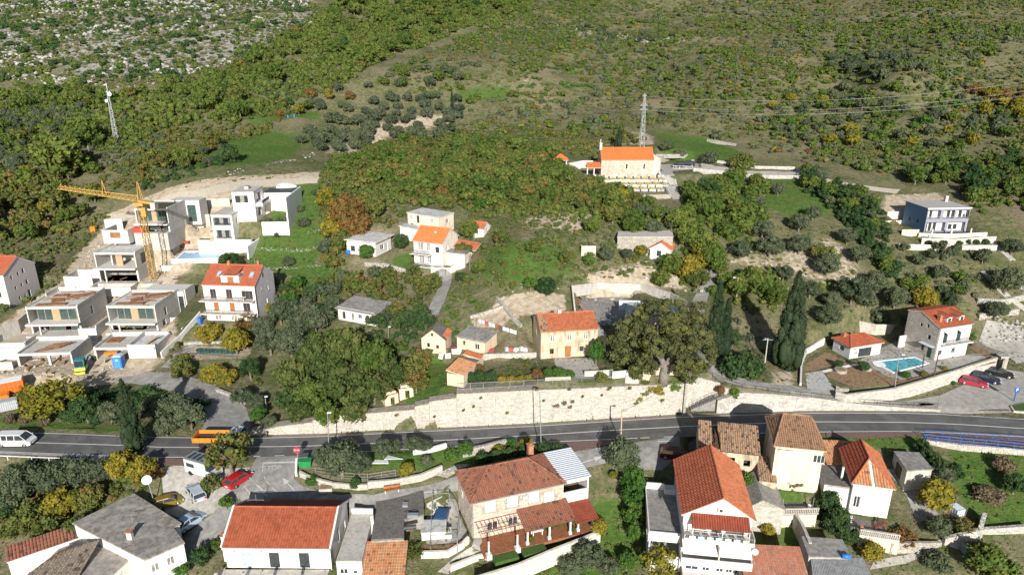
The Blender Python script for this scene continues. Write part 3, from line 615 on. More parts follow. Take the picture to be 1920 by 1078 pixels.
 # the wooded hill
def pick(opts):
 t=rng.random()*sum(o[2] for o in opts)
 for o in opts:
  t-=o[2]
  if t<=0:return o
 return opts[-1]
TONE={}
def grove(poly,gap,opts,label,group,seed=0,cap=999,world=None):
 """trees one can tell apart; each option: kind, leaves, weight, radius range"""
 pts=scatter(poly,gap,world,seed=seed);idx=list(range(len(pts)));rng.shuffle(idx);idx=idx[:cap]
 if not idx:return
 px=np.array([pix((pts[i][0],pts[i][1],T(*pts[i]))) for i in idx]);q=[np.quantile(px[:,k],(.33,.67)) for k in(0,1)]
 for i,(x_,y_) in zip(idx,px):
  k,lm,_,rr=pick(opts);R=rng.uniform(*rr);sz='small' if R<rr[0]+(rr[1]-rr[0])*.33 else 'large' if R>rr[0]+(rr[1]-rr[0])*.67 else 'middling'
  tn={lf_oak:'olive green',lf_mix:'turning',lf_drk:'dark green',lf_yel:'yellow',lf_rus:'rust brown',lf_grn:'bright green',lf_olv:'grey green'}[lm]
  wh=('top','middle','bottom')[int(np.searchsorted(q[1],y_))]+' '+('left','centre','right')[int(np.searchsorted(q[0],x_))]
  far_tree(k,lm,pts[i][0],pts[i][1],R,'%s %s %s, %s part'%(sz,tn,label,wh),group)
OAKS=[('oak',lf_oak,6,(2.8,4.6)),('oak',lf_mix,1.6,(2.2,3.6)),('oak',lf_drk,.6,(2,3.4))]
grove([(-90,190),(40,160),(130,165),(200,185),(300,170),(400,140),(480,100),(570,55),(620,15),(800,-4),(1010,-4),(990,32),(860,55),(740,105),(650,165),(560,190),(500,225),(400,230),(300,240),(240,290),(150,270),(-90,330)],6.0,OAKS,'tree in the wood below the limestone slope','oaks in the wood below the limestone slope',3,125)
grove([(-60,330),(60,325),(140,300),(185,330),(200,372),(165,400),(110,440),(50,452),(-60,470)],4.6,[('loose',lf_mix,3,(2.2,3.6)),('oak',lf_oak,3,(2.2,3.4)),('oak',lf_yel,1,(1.6,2.4))],'tree in the copse behind the crane','trees in the copse behind the crane',5,60)
grove([(-60,215),(150,205),(215,215),(200,250),(110,250),(60,300),(40,340),(-60,350)],4.6,[('olive',lf_olv,1,(1.7,2.4))],'tree on the shaded slope beside the mast','olives on the western slope',6,60)
grove([(300,290),(420,270),(450,300),(350,325),(270,350),(240,360)],4.2,[('olive',lf_olv,2,(1.5,2.2)),('oak',lf_mix,2,(1.6,2.4))],'tree on the bank above the site road','trees on the bank above the site road',7,40)
grove([(604,345),(640,305),(740,272),(860,266),(960,276),(1040,292),(1062,335),(1110,352),(1190,372),(1210,392),(1150,402),(1060,395),(1000,405),(930,398),(860,384),(760,372),(690,372),(640,345)],4.3,[('oak',lf_mix,4,(1.9,3.1)),('oak',lf_oak,4,(2,3.2)),('oak',lf_grn,.7,(1.5,2.4)),('loose',lf_rus,.5,(1.6,2.4))],'tree in the thicket below the chapel','trees of the thicket below the chapel',8,170)
grove([(560,270),(600,228),(640,205),(700,192),(850,178),(866,215),(850,262),(760,268),(700,275),(630,292),(570,292)],5.2,[('olive',lf_olv,1,(2.0,2.9))],'tree in the terraced hill grove','olives in the terraced hill grove',9,80)
grove([(560,185),(700,165),(800,130),(860,120),(870,160),(700,190),(580,215),(500,230),(490,215)],6,[('olive',lf_olv,3,(2,2.8)),('oak',lf_yel,1,(1.8,2.6)),('oak',lf_rus,.6,(1.6,2.4)),('oak',lf_oak,2,(2,3))],'tree above the olive grove','trees along the upper edge of the grove',10,40)
grove([(1540,110),(1690,100),(1740,150),(1700,170),(1560,165)],6,[('olive',lf_olv,1,(2.2,3.2))],'tree in the clump high on the slope','olives on the upper slope',11,24)
grove([(1510,160),(1700,160),(1860,190),(1920,230),(1900,285),(1700,290),(1560,280),(1440,250),(1440,200)],7.5,[('olive',lf_olv,3,(1.8,2.8)),('oak',lf_yel,1,(1.6,2.6)),('oak',lf_grn,1,(1.6,2.4)),('oak',lf_oak,1,(1.8,2.6))],'tree on the slope beside the pylon','trees scattered on the eastern slope',12,70)
grove([(1060,50),(1290,60),(1270,82),(1110,80)],6.5,[('olive',lf_olv,1,(1.9,2.6))],'tree on the pale stony terrace','olives on the stony terrace',13,16)
grove([(1690,328),(1760,318),(1900,300),(1960,330),(1960,400),(1830,398),(1810,372),(1720,352)],4.4,[('dense',lf_drk,3,(1.8,2.8)),('oak',lf_oak,3,(2,3)),('oak',lf_mix,1,(1.6,2.2))],'tree behind the blue house','trees behind the blue house',14,40)
grove([(1500,325),(1525,322),(1560,355),(1640,385),(1650,420),(1610,425),(1560,395),(1520,370)],3.2,[('dense',lf_drk,3,(1.7,2.5)),('oak',lf_oak,3,(1.7,2.6)),('olive',lf_olv,1,(1.5,2.1))],'tree in the diagonal row below the track','trees of the diagonal row',15,40)
grove([(1590,425),(1650,425),(1665,470),(1690,500),(1665,530),(1640,490)],3.2,[('dense',lf_drk,3,(1.5,2.2)),('oak',lf_oak,2,(1.6,2.2))],'tree low in the diagonal row','trees of the diagonal row',16,30)
grove([(1690,470),(1840,466),(1850,500),(1700,505)],3.3,[('olive',lf_olv,1,(1.3,1.8))],'tree below the blue house terraces','olives below the blue house',17,30)
grove([(1680,525),(1830,515),(1840,560),(1780,575),(1690,575)],3.2,[('olive',lf_olv,3,(1.3,1.9)),('oak',lf_oak,1,(1.3,1.9))],'tree on the terrace above the villa','olives above the pool villa',18,30)
grove([(1290,370),(1330,345),(1420,345),(1440,420),(1400,450),(1330,440)],4.0,[('oak',lf_oak,4,(2.4,3.4)),('dense',lf_drk,1,(2,3))],'tree in the stand beside the chapel steps','oaks beside the chapel steps',19,26)
grove([(1100,415),(1200,395),(1290,400),(1300,470),(1250,430),(1150,425)],4.0,[('olive',lf_olv,3,(1.7,2.3)),('oak',lf_oak,2,(1.6,2.4)),('oak',lf_mix,1,(1.6,2.2))],'tree on the bank under the graveyard','trees under the graveyard',20,30)
grove([(600,460),(650,470),(660,500),(620,520),(600,500)],3.4,[('olive',lf_olv,1,(1.6,2.2)),('oak',lf_mix,1,(1.6,2.4))],'tree at the edge of the grass terraces','trees beside the grassy terraces',21,10)
grove([(620,520),(700,512),(790,515),(815,545),(790,580),(740,560),(640,550)],3.6,[('loose',lf_mix,3,(2,2.6)),('oak',lf_mix,2,(1.8,2.4)),('olive',lf_olv,1,(1.6,2))],'tree below the flat white house','trees below the flat roofed house',22,30)
grove([(690,600),(800,590),(820,620),(785,640),(745,625),(700,640)],3.4,[('olive',lf_olv,2,(1.4,2)),('dense',lf_drk,2,(1.4,2))],'tree beside the gabled ruin','trees beside the gabled ruin',23,14)
grove([(500,540),(580,530),(640,560),(640,600),(600,620),(520,600)],3.4,[('olive',lf_olv,2,(1.7,2.3)),('dense',lf_drk,2,(1.6,2.2)),('oak',lf_grn,.6,(1.3,1.8))],'tree beside the town house gable','trees behind the red roofed town house',24,24)
def clear(q,dirt=False):
 ok=np.ones(len(q),bool)
 for e in EXCL+[np.array([f.w(-.3,-.3)[:2],f.w(f.L+.3,-.3)[:2],f.w(f.L+.3,f.D+.3)[:2],f.w(-.3,f.D+.3)[:2]]) for f in FR.values()]:
  n=ok&(q[:,0]>e[:,0].min())&(q[:,0]<e[:,0].max())&(q[:,1]>e[:,1].min())&(q[:,1]<e[:,1].max())
  if n.any():i=np.flatnonzero(n);ok[i[inside(q[i,0],q[i,1],e)]]=False
 if dirt:ok&=MASK['dirt'][np.clip(np.searchsorted(gy,q[:,1]),0,len(gy)-1),np.clip(np.searchsorted(gx,q[:,0]),0,len(gx)-1)]<.4
 return q[ok]
UPPER=[(700,160),(870,70),(985,26),(1000,-14),(1250,-14),(2050,-14),(2050,330),(1700,335),(1560,310),(1420,300),(1400,262),(1250,238),(1100,250),(900,262),(870,190)]
def mpts(poly,gap,r0,r1,seed=0,world=None,thr=.36):
 p=scatter(poly,gap,world,seed=seed);r=np.random.default_rng(seed+5);R=r0+(r1-r0)*r.random(len(p))**2;d=vnoise(p[:,0],p[:,1],22,seed+3)*.6+vnoise(p[:,0],p[:,1],8,seed+4)*.4
 return clear(np.c_[p,R][d>thr])
mass('scrub',lf_scr,mpts(UPPER,2.9,.45,1.7,1,thr=.42),'low green and dry scrub covering the open hillside',3,18,.75,.2)
mass('scrub',lf_oak,mpts(UPPER,4.0,.9,2.8,2,thr=.42),'taller leafy bushes dotted over the open hillside',3,24,.85,.19)
mass('scrub',lf_olv,mpts(UPPER,6.5,1.0,2.8,3),'grey green bushes dotted over the open hillside',3,24,.85,.19)
mass('scrub',lf_rus,mpts(UPPER,8,.5,1.7,4),'rust and ochre bushes dotted over the open hillside',3,20,.8,.18)
mass('scrub',lf_yel,mpts(UPPER,9,.5,1.7,14),'yellow bushes dotted over the open hillside',3,20,.8,.18)
mass('scrub',lf_brn,mpts(UPPER,4.0,.4,1.1,5),'dry brown scrub on the open hillside',3,18,.6,.18)
ROCKY=[(-160,-6),(580,-6),(610,30),(560,65),(470,105),(400,135),(290,160),(180,165),(60,150),(-160,170)]
mass('scrub',lf_brn,mpts(ROCKY,2.2,.4,1.2,111),'dry grass tussocks between the limestone outcrops',2,16,.5,.22)
mass('scrub',lf_drk,mpts(ROCKY,5.2,.9,3.0,6),'dark bushes growing between the limestone outcrops',3,26,.85,.18)
mass('scrub',lf_scr,mpts(ROCKY,2.3,.5,1.6,7),'low dry scrub between the limestone outcrops',3,16,.7,.2)
MIDL=[(180,380),(240,350),(350,320),(470,325),(480,260),(600,215),(620,260),(560,330),(440,345),(300,365)]
mass('scrub',lf_mix,mpts([(200,240),(330,240),(480,230),(470,260),(350,290),(330,330),(240,360),(170,330)],2.4,.7,1.9,8),'brownish bushes on the slope around the lattice mast',3,22,.8,.18)
mass('scrub',lf_scr,mpts([(-40,455),(120,440),(180,400),(206,402),(192,430),(148,474),(120,524),(60,562),(-40,610)],1.4,.4,1.3,9,thr=.3),'rough bushes on the bank beside the excavated site',3,20,.75,.18)
mass('scrub',lf_scr,mpts([(330,335),(480,328),(590,290),(600,325),(480,340),(350,352)],2.6,.3,.9,10),'low weeds along the site road',2,16,.6,.2)
mass('scrub',lf_scr,mpts([(880,400),(1000,395),(1130,420),(1220,440),(1260,520),(1100,540),(960,560),(880,560),(850,520),(870,450)],1.25,.3,1.2,11,thr=.4),'low weeds and brambles on the grassy knoll',3,18,.7,.19)
mass('scrub',lf_grn,mpts([(880,440),(1090,440),(1100,520),(940,550)],2.2,.3,.8,12),'bright green tufts on the grassy knoll',2,16,.5,.2)
mass('scrub',lf_scr,mpts([(1340,440),(1440,430),(1560,420),(1640,470),(1690,580),(1600,600),(1500,600),(1480,520),(1350,530)],1.9,.25,.8,13),'dry weeds between the olives on the eastern terraces',2,16,.6,.2)
mass('scrub',lf_scr,mpts([(1680,480),(1900,480),(1940,640),(1860,640),(1700,580)],1.9,.25,.8,15),'weeds on the terraces above the pool villa',2,16,.6,.2)
mass('scrub',lf_grn,mpts([(545,350),(605,345),(612,460),(640,560),(520,560),(460,500),(490,430)],2.3,.2,.55,16),'grass tufts on the green terraces',2,14,.5,.22)
mass('scrub',lf_mix,mpts([(275,680),(330,640),(350,672),(470,678),(500,720),(420,720),(340,700),(300,700)],1.25,.5,1.15,17),'brown green bushes along the bank of the site lane',3,24,.8,.17)
mass('scrub',lf_scr,mpts([(560,775),(700,756),(850,720),(850,690),(790,650),(760,700),(620,740)],1.4,.2,.7,18),'weeds on the strip behind the retaining wall',2,16,.6,.2)
mass('scrub',lf_grn,mpts([(775,690),(830,665),(852,735),(770,762)],1.2,.2,.6,19),'lush weeds around the tumbledown sheds',2,16,.6,.2)
mass('scrub',lf_scr,mpts([(1330,560),(1440,560),(1490,690),(1500,735),(1440,725),(1335,690)],1.5,.2,.6,20),'weeds on the bank around the cypresses',2,16,.6,.2)
mass('scrub',lf_scr,mpts([(900,1020),(1100,990),(1180,940),(1230,990),(1215,1095),(880,1095)],1.0,.25,.8,21),'weeds in the garden below the stone house',3,20,.6,.16)
mass('scrub',lf_scr,mpts([(1750,850),(1960,850),(1960,1000),(1830,1000),(1770,920)],1.5,.15,.55,22),'weeds in the meadow below the blue railing',2,16,.55,.2)
mass('scrub',lf_olv,mpts([(-60,880),(60,868),(200,858),(240,880),(160,920),(60,930),(-60,930)],1.5,.9,1.8,23),'grey green thicket along the road edge',3,40,.9,.13)
mass('scrub',lf_mix,mpts([(-60,920),(130,920),(250,900),(300,905),(250,935),(150,985),(60,1000),(-60,1010)],1.5,.8,1.7,24),'yellow green thicket above the flat concrete roof',3,40,.9,.13)
mass('scrub',lf_mix,mpts([(880,668),(1000,660),(1012,690),(900,712)],1.0,.3,.75,25),'overgrown vegetable patch beside the old stone house',3,22,.6,.15)
mass('scrub',lf_drk,mpts([(95,745),(200,730),(290,740),(385,760),(385,795),(260,800),(120,795),(90,770)],1.6,1.0,2.0,26),'dark green thicket between the main road and the lane',3,40,1.0,.13)
mass('undergrowth',lf_oak,mpts(ROCKY,7,1.0,2.8,60),'leafy bushes spread over the limestone slope',3,26,.9,.18)
mass('scrub',lf_scr,mpts([(840,222),(1000,238),(1170,252),(1215,262),(1112,300),(1040,285),(960,270),(850,262)],2.3,.5,1.5,93),'low scrub above the thicket',3,22,.8,.18)
mass('undergrowth',lf_mix,mpts([(840,222),(1000,238),(1170,252),(1215,262),(1112,300),(1040,285),(960,270),(850,262)],3.2,.9,2.0,94),'green and brown bushes above the thicket',3,30,1.0,.16)
mass('undergrowth',lf_mix,mpts([(880,440),(960,420),(1100,430),(1150,480),(1100,500),(980,545),(890,540)],3.6,.6,1.5,95),'bushes dotted over the grassy knoll',3,30,.9,.16)
mass('undergrowth',lf_oak,mpts([(1330,440),(1450,430),(1560,420),(1660,480),(1660,580),(1500,600),(1480,520),(1350,520)],4.6,.6,1.5,96),'bushes between the olives on the dry terraces',3,30,.9,.16)
mass('undergrowth',lf_olv,mpts([(1330,560),(1420,560),(1440,690),(1340,680)],2.6,.5,1.2,97),'shaded bushes around the cypresses',3,30,.9,.16)
WOOD=[(-90,190),(40,160),(130,165),(200,185),(300,170),(400,140),(480,100),(570,55),(620,15),(800,-4),(1010,-4),(990,32),(860,55),(740,105),(650,165),(560,190),(500,225),(400,232),(300,242),(240,290),(150,275),(-90,335)]
mass('undergrowth',lf_oak,mpts(WOOD,3.0,1.3,2.9,50,thr=.25),'dense green undergrowth filling the wood below the limestone slope',3,30,1.05,.17)
mass('undergrowth',lf_mix,mpts(WOOD,6.0,1.2,2.6,51),'turning undergrowth filling the wood',3,30,1.05,.17)
THICK=[(604,340),(640,300),(740,268),(860,262),(960,272),(1040,286),(1062,330),(1110,345),(1200,368),(1215,395),(1150,405),(1060,398),(1000,408),(930,402),(860,392),(760,385),(700,400),(660,420),(610,420)]
mass('undergrowth',lf_mix,mpts(THICK,2.1,1.0,2.1,52,thr=.2),'turning leafy undergrowth of the thicket below the chapel',3,36,1.2,.15)
mass('undergrowth',lf_oak,mpts(THICK,2.6,1.0,2.2,53,thr=.2),'green leafy undergrowth of the thicket below the chapel',3,36,1.3,.15)
mass('undergrowth',lf_mix,mpts([(-60,330),(60,322),(150,296),(195,330),(210,372),(165,405),(110,445),(40,455),(-60,470)],2.6,1.0,2.3,54,thr=.25),'yellow green undergrowth of the copse behind the crane',3,36,1.2,.15)
mass('undergrowth',lf_olv,mpts([(-60,215),(150,205),(240,215),(320,240),(330,330),(200,330),(120,290),(60,310),(40,345),(-60,350)],3.2,1.0,2.2,55),'grey green undergrowth on the shaded western slope',3,32,1.0,.16)
mass('undergrowth',lf_mix,mpts([(330,235),(500,228),(560,200),(480,262),(360,262),(330,335),(230,345),(200,330)],3.0,.9,2.2,56),'brownish undergrowth between the wood and the meadow',3,32,1.0,.16)
mass('undergrowth',lf_drk,mpts([(300,330),(420,290),(450,305),(350,335),(270,358),(240,365)],2.2,.8,1.6,57),'dark undergrowth on the bank above the site road',3,30,1.0,.16)
mass('undergrowth',lf_oak,mpts([(880,395),(1000,405),(1100,405),(1200,400),(1290,400),(1330,440),(1300,470),(1240,440),(1150,425),(1060,410),(900,420)],2.2,.8,1.8,58),'green undergrowth on the bank under the graveyard',3,32,1.1,.15)
mass('undergrowth',lf_oak,mpts([(1280,372),(1330,345),(1420,345),(1445,420),(1400,455),(1330,445),(1290,410)],2.4,1.0,2.2,59,thr=.2),'dense green undergrowth of the stand beside the chapel steps',3,36,1.2,.15)
mass('undergrowth',lf_drk,mpts([(1500,322),(1530,322),(1570,355),(1650,388),(1668,470),(1690,505),(1668,535),(1640,500),(1590,425),(1555,395),(1515,365)],2.0,.8,1.7,61,thr=.2),'dark undergrowth of the diagonal tree row',3,34,1.2,.15)
mass('undergrowth',lf_oak,mpts([(1690,322),(1760,312),(1900,296),(1980,330),(1980,400),(1830,400),(1810,372),(1720,352)],2.6,.9,2.1,62),'green undergrowth behind the blue house',3,34,1.1,.15)
mass('undergrowth',lf_mix,mpts([(610,520),(700,508),(790,512),(820,545),(790,585),(720,560),(640,555),(600,600),(520,600),(515,540)],2.2,.8,1.8,63),'olive brown undergrowth below the flat white house',3,34,1.1,.15)
mass('undergrowth',lf_drk,mpts([(690,605),(800,590),(830,620),(785,645),(745,630),(700,645)],1.9,.7,1.5,64,thr=.2),'dark undergrowth beside the gabled ruin',3,34,1.1,.15)
mass('undergrowth',lf_oak,mpts([(540,650),(620,625),(720,640),(790,660),(800,720),(740,755),(600,780),(540,740)],2.0,.8,1.8,65,thr=.15),'green undergrowth of the walnut thicket',3,36,1.2,.14)
mass('undergrowth',lf_mix,mpts([(690,440),(640,470),(600,520),(600,440),(640,410),(720,395),(770,400),(740,430)],2.3,.8,1.7,66),'brown green undergrowth above the flat white house',3,34,1.1,.15)
mass('undergrowth',lf_olv,mpts([(1680,472),(1860,470),(1870,520),(1830,560),(1690,580),(1640,600),(1560,610),(1550,570),(1640,545)],3.0,.7,1.4,67),'grey green bushes between the eastern olives',3,30,.9,.16)
mass('undergrowth',lf_oak,mpts([(1250,470),(1330,470),(1340,560),(1300,560),(1260,520),(1235,500)],1.9,.8,1.7,68,thr=.2),'green bushes above the concrete yard',3,34,1.1,.14)
mass('undergrowth',lf_oak,mpts([(1355,515),(1450,500),(1490,540),(1480,580),(1400,590),(1350,560)],2.2,.7,1.6,69),'green bushes behind the tall cypresses',3,34,1.1,.14)
def rocks(name,pts,label,flat=.7,mat=None):
 r=np.random.default_rng(len(pts));pts=np.asarray(pts);zz=Tn(pts[:,0],pts[:,1]);Vs=[];Fs=[];n0=0
 for(x,y,R),z in zip(pts,zz):
  v=IV*r.uniform(.65,1.2,(len(IV),1))*np.array([r.uniform(.8,1.4),r.uniform(.7,1.1),r.uniform(.5,1.)*flat])*R;a=r.uniform(0,6.28);c,s=cos(a),sin(a)
  Vs.append(np.stack([v[:,0]*c-v[:,1]*s+x,v[:,0]*s+v[:,1]*c+y,v[:,2]+z+R*.1],-1));Fs.append(IF+n0);n0+=len(IV)
 me=np_mesh(name,np.concatenate(Vs),np.concatenate(Fs),mat or rockm,nv=3);o=link(bpy.data.objects.new(name,me));return tag(o,label,None,None,'stuff')
rocks('limestone_rubble',mpts(ROCKY,1.7,.2,1.5,31,thr=.53),'broken white limestone outcrops on the bare upper slope',.8)
rocks('limestone_rubble',mpts([(1040,45),(1200,66),(1290,72),(1270,84),(1040,64)],2.4,.3,1.0,32),'pale stones of the terrace high on the hill')
rocks('limestone_rubble',np.r_[mpts([(1090,505),(1200,488),(1290,520),(1290,545),(1080,540)],1.4,.2,.7,33),mpts([(1380,450),(1600,470),(1660,560),(1480,560)],2.6,.15,.5,34),mpts([(950,540),(1060,535),(1060,555),(960,560)],1.3,.15,.5,35)],'loose pale stones on the terraces')
rocks('limestone_rubble',np.r_[mpts([(205,690),(285,690),(275,712),(215,712)],.7,.12,.4,36),mpts([(150,480),(215,440),(250,420),(230,470),(150,510)],1.2,.15,.5,37)],'heap of broken stone beside the site entrance')
rocks('limestone_rubble',np.r_[mpts([(540,374),(600,374),(600,378),(530,380)],.45,.08,.26,38,thr=.5),mpts([(490,430),(600,429),(600,434),(490,435)],.42,.08,.28,39,thr=.5),mpts([(470,462),(600,460),(600,466),(470,468)],.42,.08,.28,40,thr=.5),mpts([(500,500),(600,496),(600,500),(500,504)],.42,.08,.28,43,thr=.5),mpts([(420,325),(590,285),(595,292),(430,333)],1.1,.15,.45,41)],'tumbled dry stone terrace edges in the grass')
def tufts(world,gap,lm,label,seed,r0=.12,r1=.34):
 p=scatter(None,gap,np.array(world,float),seed=seed);r=np.random.default_rng(seed);d=vnoise(p[:,0],p[:,1],5,seed);q=clear(np.c_[p,r0+(r1-r0)*r.random(len(p))**2][d>.33],True)
 mass('grass_tufts',lm,q,label,1,11,.7,.3,core=0)
BAND=[(-95,97),(95,97),(120,140),(120,178),(-60,178),(-110,150)]
tufts(BAND,1.0,lf_scr,'grass and weed tufts all over the village slope',71);tufts(BAND,1.7,lf_grn,'fresh green tufts all over the village slope',72);tufts(BAND,1.9,lf_brn,'dry straw tufts all over the village slope',73,.12,.4)
LOWB=[(-70,64),(60,64),(80,96),(-95,96)]
tufts(LOWB,.9,lf_scr,'grass and weed tufts in the gardens below the road',74);tufts(LOWB,1.6,lf_grn,'fresh green tufts in the gardens below the road',75)
grove([(1800,160),(1960,175),(1960,235),(1850,222)],4.2,[('oak',lf_rus,2,(1.8,2.8)),('oak',lf_yel,3,(1.8,2.8))],'tree in the autumn patch on the far slope','autumn patch on the far slope',25,40)
for k,y in enumerate((128,140,152,164,178,192)):mass('hedge_row',lf_grn if k%2 else lf_oak,mpts([(960+k*4,y-2.5),(1090+k*6,y-4),(1092+k*6,y+1.5),(958+k*4,y+3)],2.0,.9,1.7,80+k,thr=.38),'row of leafy bushes along a hill terrace, %s from the top'%ORD[k],3,26,.8,.18)
mass('undergrowth',lf_oak,mpts([(-160,120),(60,120),(190,165),(300,160),(420,120),(540,75),(610,10),(640,30),(500,120),(380,170),(240,195),(60,170),(-160,190)],5,1.2,2.8,112),'leafy bushes along the edge of the limestone slope',3,28,1.0,.17)
mass('undergrowth',lf_mix,mpts([(810,470),(900,450),(1000,470),(1010,545),(930,560),(830,600),(800,560)],2.6,.5,1.3,113),'bushes in the gardens of the centre',3,32,.9,.15)
mass('undergrowth',lf_grn,mpts([(830,540),(930,545),(930,565),(880,600),(870,640),(830,620)],2.2,.4,1.0,114),'bright bushes around the ploughed plots',3,30,.8,.15)
mass('undergrowth',lf_oak,mpts([(1130,640),(1180,620),(1200,690),(1180,705),(1135,700)],1.6,.4,1.0,115),'bushes beside the old stone house',3,34,.9,.13)
mass('undergrowth',lf_oak,mpts([(1095,470),(1250,478),(1300,520),(1290,545),(1200,530),(1090,525)],2.8,.4,1.2,116),'bushes on the rocks above the concrete yard',3,32,.9,.14)
tufts([tuple(G(*q)[:2]) for q in((300,345),(360,255),(520,235),(620,250),(600,320),(400,345))],1.1,lf_grn,'grass tufts on the hill meadow',117,.14,.4)
tufts([tuple(G(*q)[:2]) for q in((1220,245),(1340,255),(1420,290),(1390,318),(1260,312))],1.0,lf_grn,'grass tufts on the lawn above the chapel',118)
# trees and shrubs one can point at
TT='thicket of walnuts above the retaining wall'
for i,(cx,cy,r,a,lm) in enumerate(((548,705,33,1.25,lf_wal),(560,770,24,1.0,lf_wal),(585,738,36,.8,lf_oak),(596,668,40,1.3,lf_wal),(615,775,26,1.1,lf_oak),(640,715,44,.9,lf_wal),(652,652,42,1.25,lf_wal),(664,765,30,1.2,lf_wal),(700,728,38,.85,lf_wal),(706,672,38,1.2,lf_oak),(737,702,28,1.3,lf_wal),(625,700,22,1.5,lf_wal),(680,700,20,1.6,lf_wal))):
 tree('oak',lm,cx,cy,r,'walnut in the thicket above the retaining wall, '+ordl(i,13),TT,a,'walnut_tree')
trees('loose',lf_mix,((770,690,30),(790,672,24),(780,715,24)),'brownish tree between the walnuts and the tumbledown shed','brownish trees beside the walnuts')
trees('olive',lf_olv,((505,640,30),(490,610,24),(545,640,34),(560,610,30),(525,585,26),(590,600,28)),'tall grey olive between the vegetable plot and the concrete roofed shed','olives beside the vegetable plot')
tree('dense',lf_drk,468,690,24,'dark evergreen at the corner of the vegetable plot')
trees('olive',lf_olv,((452,742,22),(480,752,20)),'small olive at the edge of the lane where it bends','olives at the lane bend')
tree('citrus',lf_grn,483,775,17,'round bright green tree beside the lamp on the lane')
tree('dense',lf_drk,535,750,26,'shaded dark tree at the end of the retaining wall');tree('olive',lf_olv,505,790,15,'low bush beneath the lamp on the lane',cat='shrub')
tree('citrus',lf_yel,440,635,28,'yellow green tree in front of the town house balconies');tree('loose',lf_rus,462,607,26,'orange brown tree in front of the town house');tree('citrus',lf_grn,449,630,22,'bright orange tree under the town house');tree('oak',lf_yel,390,622,24,'yellowing fig tree beside the construction lane')
tree('citrus',lf_grn,545,560,16,'bright lemon tree beside the shaded gable of the town house');tree('citrus',lf_yel,508,578,14,'small yellow lemon tree beside the town house wall')
tree('dense',lf_drk,430,492,24,'dark tree below the empty swimming pool')
tree('oak',lf_yel,400,700,24,'yellow green bush below the vegetable plot',cat='shrub');tree('oak',lf_mix,340,692,22,'brown green bush on the corner of the site lane',cat='shrub');tree('oak',lf_yel,425,705,20,'second yellow bush below the vegetable plot',cat='shrub')
trees('loose',lf_yel,((110,740,44),(75,760,34),(60,735,26)),'yellow autumn tree beside the orange container','yellow trees beside the container')
tree('dense',lf_drk,160,765,30,'dark round evergreen between the yellow tree and the cypress')
trees('olive',lf_olv,((205,772,26),(290,765,34),(330,760,30),(355,780,30),(310,795,26)),'dusty grey olive between the main road and the site lane','olives between the road and the lane')
trees('bush',lf_brn,((20,785,15),(48,785,14),(82,790,12)),'clipped brown bush on the grass beside the road','clipped bushes beside the road')
trees('olive',lf_olv,((40,900,40),(95,890,38),(140,885,36),(185,880,30),(20,930,36)),'grey olive in the row along the road edge','olives along the road edge')
tree('oak',lf_yel,225,868,30,'yellow green tree at the foot of the tall roadside cypress');tree('oak',lf_yel,265,878,28,'yellow fig beside the courtyard with the cars');tree('loose',lf_rus,285,885,20,'rusty shrub above the courtyard with the cars',cat='shrub')
trees('oak',lf_mix,((55,965,38),(120,940,34,lf_yel),(90,990,30),(150,985,30),(170,930,26),(10,985,30)),'yellow green fruit tree behind the flat concrete roof','fruit trees behind the flat roof')
tree('dense',lf_drk,5,950,34,'dark evergreen at the left border of the orchard')
tree('loose',lf_mix,430,846,44,'big sparse tree over the parked red car',asp=1.1);tree('loose',lf_mix,395,905,22,'low sparse tree beside the silver hatchback');tree('citrus',lf_grn,424,940,16,'green shrub at the lane corner',cat='shrub')
tree('citrus',lf_grn,340,1065,18,'bright green shrub beside the dark car',cat='shrub');tree('dense',lf_drk,378,1040,22,'dark shrub beside the gable of the tiled white house',cat='shrub');tree('oak',lf_oak,405,1020,14,'shrub under the gable chimney',cat='shrub')
trees('olive',lf_olv,((640,858,40),(608,850,24),(672,866,28),(655,838,22)),'full dark olive in the walled island beside the stop sign','olives in the walled island',1.05)
trees('olive',lf_olv,((718,838,22),(740,834,16),(775,832,20),(798,834,15)),'low olive on the grass strip beside the road','low olives on the roadside strip')
tree('bush',lf_grn,846,853,15,'clipped round shrub nearest the stone steps',asp=1.2);tree('dense',lf_grn,872,840,17,'larger clipped round shrub beside the road')
tree('citrus',lf_yel,762,880,17,'small yellow leaved tree growing from the lane edge');tree('bush',lf_olv,800,862,15,'grey lavender bush behind the white wall');tree('bush',lf_drk,666,905,12,'dark bush against the curved stone wall',asp=1.4);tree('bush',lf_grn,586,900,14,'shaded shrub at the corner of the island wall')
tree('citrus',lf_yel,985,828,15,'yellow green bush beside the steel lamp post',cat='shrub');tree('bush',lf_yel,935,843,16,'yellow shrub at the top of the lane hedge');tree('bush',lf_grn,958,830,14,'green shrub behind the lane hedge')
trees('bush',lf_drk,((905,862,18),(930,858,18),(955,852,18),(985,848,18),(1020,840,18),(1045,842,16)),'dark hedge plant on the shaded bank behind the hipped house','hedge behind the hipped house',1.3)
tree('olive',lf_olv,1168,852,38,'large full olive beside the forecourt',asp=1.15)
trees('dense',lf_grn,((1190,900,27),(1188,932,26),(1189,962,24),(1190,992,20)),'ivy clad green tree in the tall hedge beside the shaded passage','tall hedge beside the passage',1.3)
tree('citrus',lf_yel,1122,985,20,'yellow orange tree at the porch of the stone house');tree('citrus',lf_yel,1150,888,10,'small yellow bush under the large olive',cat='shrub');tree('bush',lf_grn,1073,994,9,'round clipped bush beside the porch wall',asp=1.3);tree('citrus',lf_yel,996,1013,10,'small lemon tree on the lawn edge')
trees('olive',lf_olv,((1105,1035,34),(1070,1060,26),(1140,1060,24)),'dark olive in the garden below the stone house','olives below the stone house')
